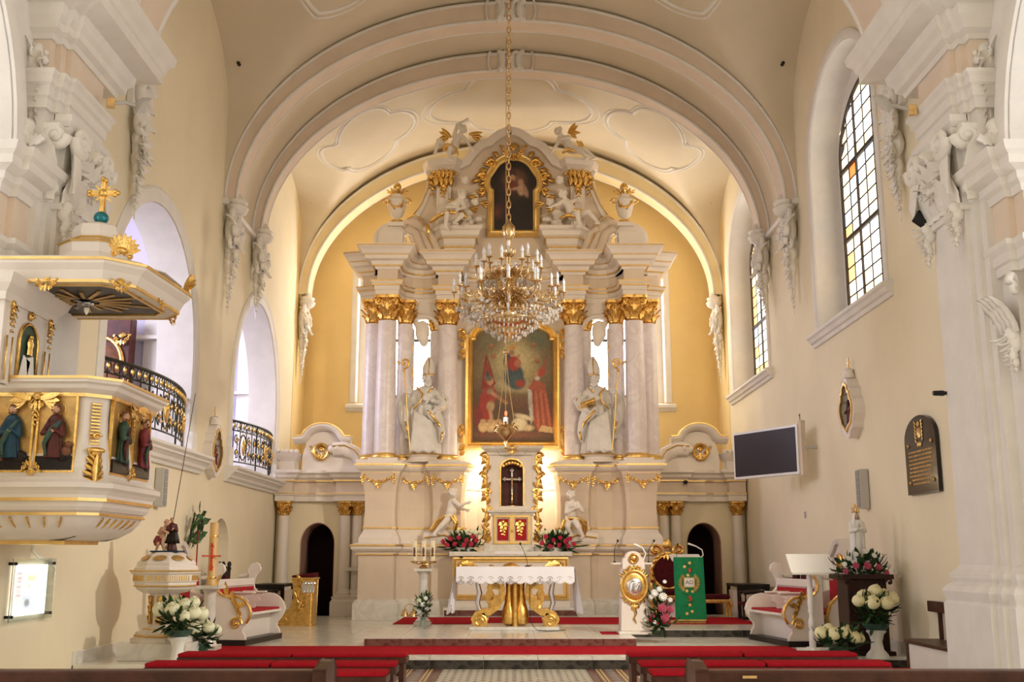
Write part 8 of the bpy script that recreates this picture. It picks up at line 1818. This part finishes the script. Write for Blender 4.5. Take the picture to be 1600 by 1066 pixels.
# shared arm
def arm_parts(r, z0, rise):
    b = MB(); b.tube([(.08,0,z0),(.2*r/.8,0,z0+.10),(.42*r/.8,0,z0-.06),(.62*r/.8,0,z0-.10),(r,0,z0-.02),(r+.0,0,z0+rise)], [.016,.014,.013,.012,.011,.010], 6)
    b.volute((r*.55,0,z0+.08),(1,0,0),(0,0,1),.09,1.4,.010,PI,5,16); b.volute((r*.8,0,z0+.04),(-1,0,0),(0,0,1),.07,1.4,.009,PI,5,16); b.leaf((r*.4,0,z0),(1,0,.8),(0,1,0),.14,.05,.3,4,2,.2); b.leaf((r*.9,0,z0-.04),(.3,0,-1),(0,1,0),.12,.05,.3,4,2,.2)
    a = b.mesh('chandelier_arm'); a.materials.append(M['brass']); a.shade_smooth()
    b = MB(); b.lathe([(.012,0),(.05,.015),(.055,.025),(.02,.03)], 12); p = b.mesh('drip_pan'); p.materials.append(M['brass']); p.shade_smooth()
    b = MB(); b.lathe([(.022,0),(.022,.10),(.018,.105)], 10); c = b.mesh('candle_sleeve'); c.materials.append(M['candle']); c.shade_smooth()
    b = MB(); b.lathe([(.016,0),(.026,.03),(.024,.06),(.012,.09),(.002,.115)], 10); u = b.mesh('candle_bulb'); u.materials.append(M['bulb']); u.shade_smooth()
    b = MB()
    for k in range(7): b.ell((r*.95-.04*k*r,0,z0-.12-.05*sin(PI*k/6)), (.022*r/.8+.008,.012,.026), 6, 4)
    b.ell((r*.95,0,z0-.15),(.022,.022,.045),6,5); b.ell((r*.65,0,z0-.20),(.02,.02,.045),6,5); q = b.mesh('crystal_strand'); q.materials.append(M['crystal'])
    return a, p, c, u, q
def put(me, nm, par, loc=(0,0,0), rz=0):
    o = bpy.data.objects.new(nm, me); COL.objects.link(o); o.parent = par; o.location = loc; o.rotation_euler = (0,0,rz); return o
for n, r, z0, rise, ph in ((12,.84,.62,.10,.0), (10,.68,.52,.24,.3), (10,.50,.98,.14,.1), (6,.34,1.02,.22,.5)):
    A = arm_parts(r, z0, rise)
    for k in range(n):
        a = put(A[0], 'arm', CH, rz=TAU*k/n+ph); put(A[1], 'drip_pan', a, (r,0,z0+rise)); put(A[2], 'candle_sleeve', a, (r,0,z0+rise+.025)); put(A[3], 'bulb', a, (r,0,z0+rise+.13)); put(A[4], 'crystal_strand', a)
b = MB(); rnd = random.Random(2)
for ring, (r, z, n) in enumerate(((.44,.26,40),(.36,.18,34),(.26,.12,26),(.16,.06,18),(.62,.34,44),(.75,.40,40))):
    for k in range(n):
        a = TAU*k/n+ring; b.ell((r*cos(a),r*sin(a),z-.03+rnd.uniform(-.02,.02)), (.014,.014,.032), 5, 4)
o = b.build('crystal_basket', 'crystal', CH); o['kind'] = 'stuff'
b = MB()
for (r, z, rr) in ((.44,.29,.014),(.62,.36,.009),(.30,.9,.010),(.42,.72,.008)): b.tube([(r*cos(TAU*k/40),r*sin(TAU*k/40),z) for k in range(40)], rr, 6, closed=True)
b.build('hoops', 'brass', CH, True)
b = MB()
for k in range(10): a = TAU*k/10; b.leaf((.04*cos(a),.04*sin(a),1.30),(cos(a),sin(a),.5),(0,0,1),.16,.05,.9,5,1,.2)
b.build('leaf_collar', 'brass', CH, True)
for i in range(5):
    for e in range(6):
        a = TAU*e/6+.3*i; b = MB(); b.volute((.16*cos(a),.16*sin(a),.50+.1*i),(cos(a),sin(a),0),(0,0,1),.10,1.4,.010,PI,5,16); b.build('stem_scroll', 'brass', CH, True)
# chain
lk = MB(); lk.tube([(.028*cos(a),0,.065*sin(a)) for a in [TAU*k/14 for k in range(14)]], .010, 6, closed=True); l0 = lk.build('chain_link', 'brass', CH, True, loc=(0,0,1.94))
for k in range(1, 60): share(l0, 'chain_link', CH, loc=(0,0,1.94+.105*k), rot=(0,0,PI/2*(k % 2)))
# ================================================================== sanctuary lamp
SL = thing('sanctuary_lamp', 'brass sanctuary lamp with red flame hanging on chains in front of altar painting', 'lamp', (-.10, 22, 3.70))
b = MB(); b.lathe([(.01,0),(.03,.03),(.015,.06),(.05,.14),(.03,.18),(.10,.26),(.17,.36),(.19,.44),(.16,.47),(.17,.50),(.10,.50),(.08,.46)], 20); b.build('bowl', 'brass', SL, True)
for k in range(3):
    a = TAU*k/3+.5; b = MB(); b.ell((.19*cos(a),.19*sin(a),.50),(.045,.045,.06)); wing(b, (.2*cos(a),.2*sin(a),.46), (cos(a),sin(a),.4), (0,0,1), .12); b.volute((.2*cos(a),.2*sin(a),.38),(cos(a),sin(a),0),(0,0,1),.06,1.3,.015); b.build('cherub_arm', 'brass', SL, True)
    b = MB(); b.tube([(.2*cos(a),.2*sin(a),.54),(.07*cos(a),.07*sin(a),1.35),(0,0,2.0)], .008, 5); b.build('chain', 'brass', SL)
b = MB(); b.lathe([(.05,.5),(.055,.6),(.05,.66),(.04,.66)], 14); b.build('glass', 'silver', SL, True)
b = MB(); b.ell((0,0,.74),(.025,.025,.06)); b.build('flame', 'redglow', SL, True)
b = MB(); b.lathe([(.05,2.0),(.06,2.04),(.02,2.08)], 12); b.tube([(0,0,2.05),(0,0,9.137)], .008, 5); b.build('suspension', 'brass', SL, True)
# ================================================================== pews
def bench(x0, x1, y, label):
    t = thing('kneeling_bench', label, 'bench', ((x0+x1)/2, y, 0)); w = (x1-x0)/2
    b = MB(); b.box(-w,w,-.17,.17,.36,.43); b.build('seat_board', 'wood', t, bev=.008)
    for s in (0, 1):
        b = MB(); b.box(-w+.0+s*w+.01,s*w-.01,-.18,.17,.43,.475); b.build('red_cushion', 'carpet', t, bev=.015)
    for e in (-1, 0, 1): b = MB(); b.box(e*(w-.06)-.03,e*(w-.06)+.03,-.14,.14,0,.36); b.build('leg', 'wood', t)
    b = MB(); b.box(-w+.05,w-.05,-.12,-.09,.22,.30); b.build('stretcher', 'wood', t)
names = ('farthest', 'middle', 'nearest')
for i, y in enumerate((12.8, 11.68, 10.8)):
    bench(-3.78, -1.18, y, 'backless wooden bench with red cushions left of the aisle, %s of three' % names[i])
    bench(1.34, 3.95, y+.05, 'backless wooden bench with red cushions right of the aisle, %s of three' % names[i])
for sx, sd in ((-1, 'left'), (1, 'right')):
    t = thing('pew', 'dark brown wooden front pew at the bottom %s edge of the view' % sd, 'pew', (sx*2.55, 6.3, 0)); 
    b = MB(); b.box(-1.5,1.5,-.04,.04,.45,.88); b.build('backrest', 'wood', t)
    b = MB(); b.box(-1.5,1.5,-.06,.07,.86,.925); b.build('top_rail', 'wood', t, bev=.012)
    b = MB(); b.box(-1.5,1.5,.05,.45,.40,.45); b.build('seat', 'wood', t, bev=.008)
    x = -sx*1.49; b = MB(); b.plate([(-.12,0),(.5,0),(.5,.45),(.42,.62),(.3,.80),(.26,.93),(.2,.965),(.05,.965),(-.1,.93),(-.12,.7)], [], x-.03, x+.03, lambda p: (p[2], p[0], p[1])); b.build('end_panel', 'wood', t, bev=.008)
    if sx > 0: b = MB(); b.box(-1.26,-1.18,-.068,-.058,.885,.90); b.build('name_plate', 'brass', t)
# ================================================================== parts whose pieces lie apart become parts of their own
SPLIT = set('''acanthus_spray apron attic_block_gilding attic_capital back_pilasters basin_gilding capital_leaves capital_mouldings crozier_crook edge_moulding entablature_gilding flutes foot_gilding
frame_crest gilded_bars gilded_cloth gilded_festoon gilded_hems gilded_lines gilding gold_emblem gold_rays head_and_hands apostle_head hoops husk_drop impost keystone lantern_gilding ledge_gilding medallion_scrolls gilded_medallion gilded_leaf
pedestal_gilding picture_frame scroll_gilding side_carving side_scrollwork spindles urn_gilding vine_stitching wings small_companion relief_figure'''.split())
def split_object(o):
    me = o.data; n = len(me.vertices); par = list(range(n))
    def f(a):
        while par[a] != a: par[a] = par[par[a]]; a = par[a]
        return a
    for e in me.edges:
        a, b = f(e.vertices[0]), f(e.vertices[1])
        if a != b: par[a] = b
    g = {}; root = [f(i) for i in range(n)]
    for v in me.vertices:
        c = v.co; r = root[v.index]; q = g.get(r)
        if q is None: g[r] = [c.x, c.y, c.z, c.x, c.y, c.z]
        else:
            for k in range(3):
                if c[k] < q[k]: q[k] = c[k]
                if c[k] > q[k+3]: q[k+3] = c[k]
    cl = [[q, {r}] for r, q in g.items()]; ch = True
    while ch:
        ch = False; out = []
        for q, rs in cl:
            for p in out:
                if all(q[k] <= p[0][k+3]+.004 and p[0][k] <= q[k+3]+.004 for k in range(3)):
                    for k in range(3): p[0][k] = min(p[0][k], q[k]); p[0][k+3] = max(p[0][k+3], q[k+3])
                    p[1] |= rs; ch = True; break
            else: out.append([list(q), set(rs)])
        cl = out
    if len(cl) < 2: return
    stem = o.name.split('.')[0]; which = {}
    for i, (q, rs) in enumerate(cl):
        for r in rs: which[r] = i
    fs = [[] for _ in cl]; sm_ = any(p.use_smooth for p in me.polygons)
    for p in me.polygons: fs[which[root[p.vertices[0]]]].append(tuple(p.vertices))
    top = max(range(len(cl)), key=lambda i: (cl[i][0][5]))
    for i, F in enumerate(fs):
        used = sorted({v for t in F for v in t}); mp = {v: k for k, v in enumerate(used)}
        nm = stem
        if stem in ('head_and_hands', 'apostle_head'): nm = 'head' if i == top else 'hand'
        m2 = bpy.data.meshes.new(nm); m2.from_pydata([tuple(me.vertices[v].co) for v in used], [], [tuple(mp[v] for v in t) for t in F]); m2.materials.append(me.materials[0])
        if sm_: m2.shade_smooth()
        c = bpy.data.objects.new(nm, m2); COL.objects.link(c); c.parent = o.parent; c.matrix_basis = o.matrix_basis.copy()
        for k in o.modifiers:
            if k.type == 'BEVEL': b = c.modifiers.new('bevel', 'BEVEL'); b.width = k.width; b.segments = 2; b.limit_method = 'ANGLE'; b.angle_limit = .7
    bpy.data.objects.remove(o)
for o in [o for o in bpy.data.objects if o.type == 'MESH' and o.name.split('.')[0] in SPLIT and not o.children]: split_object(o)
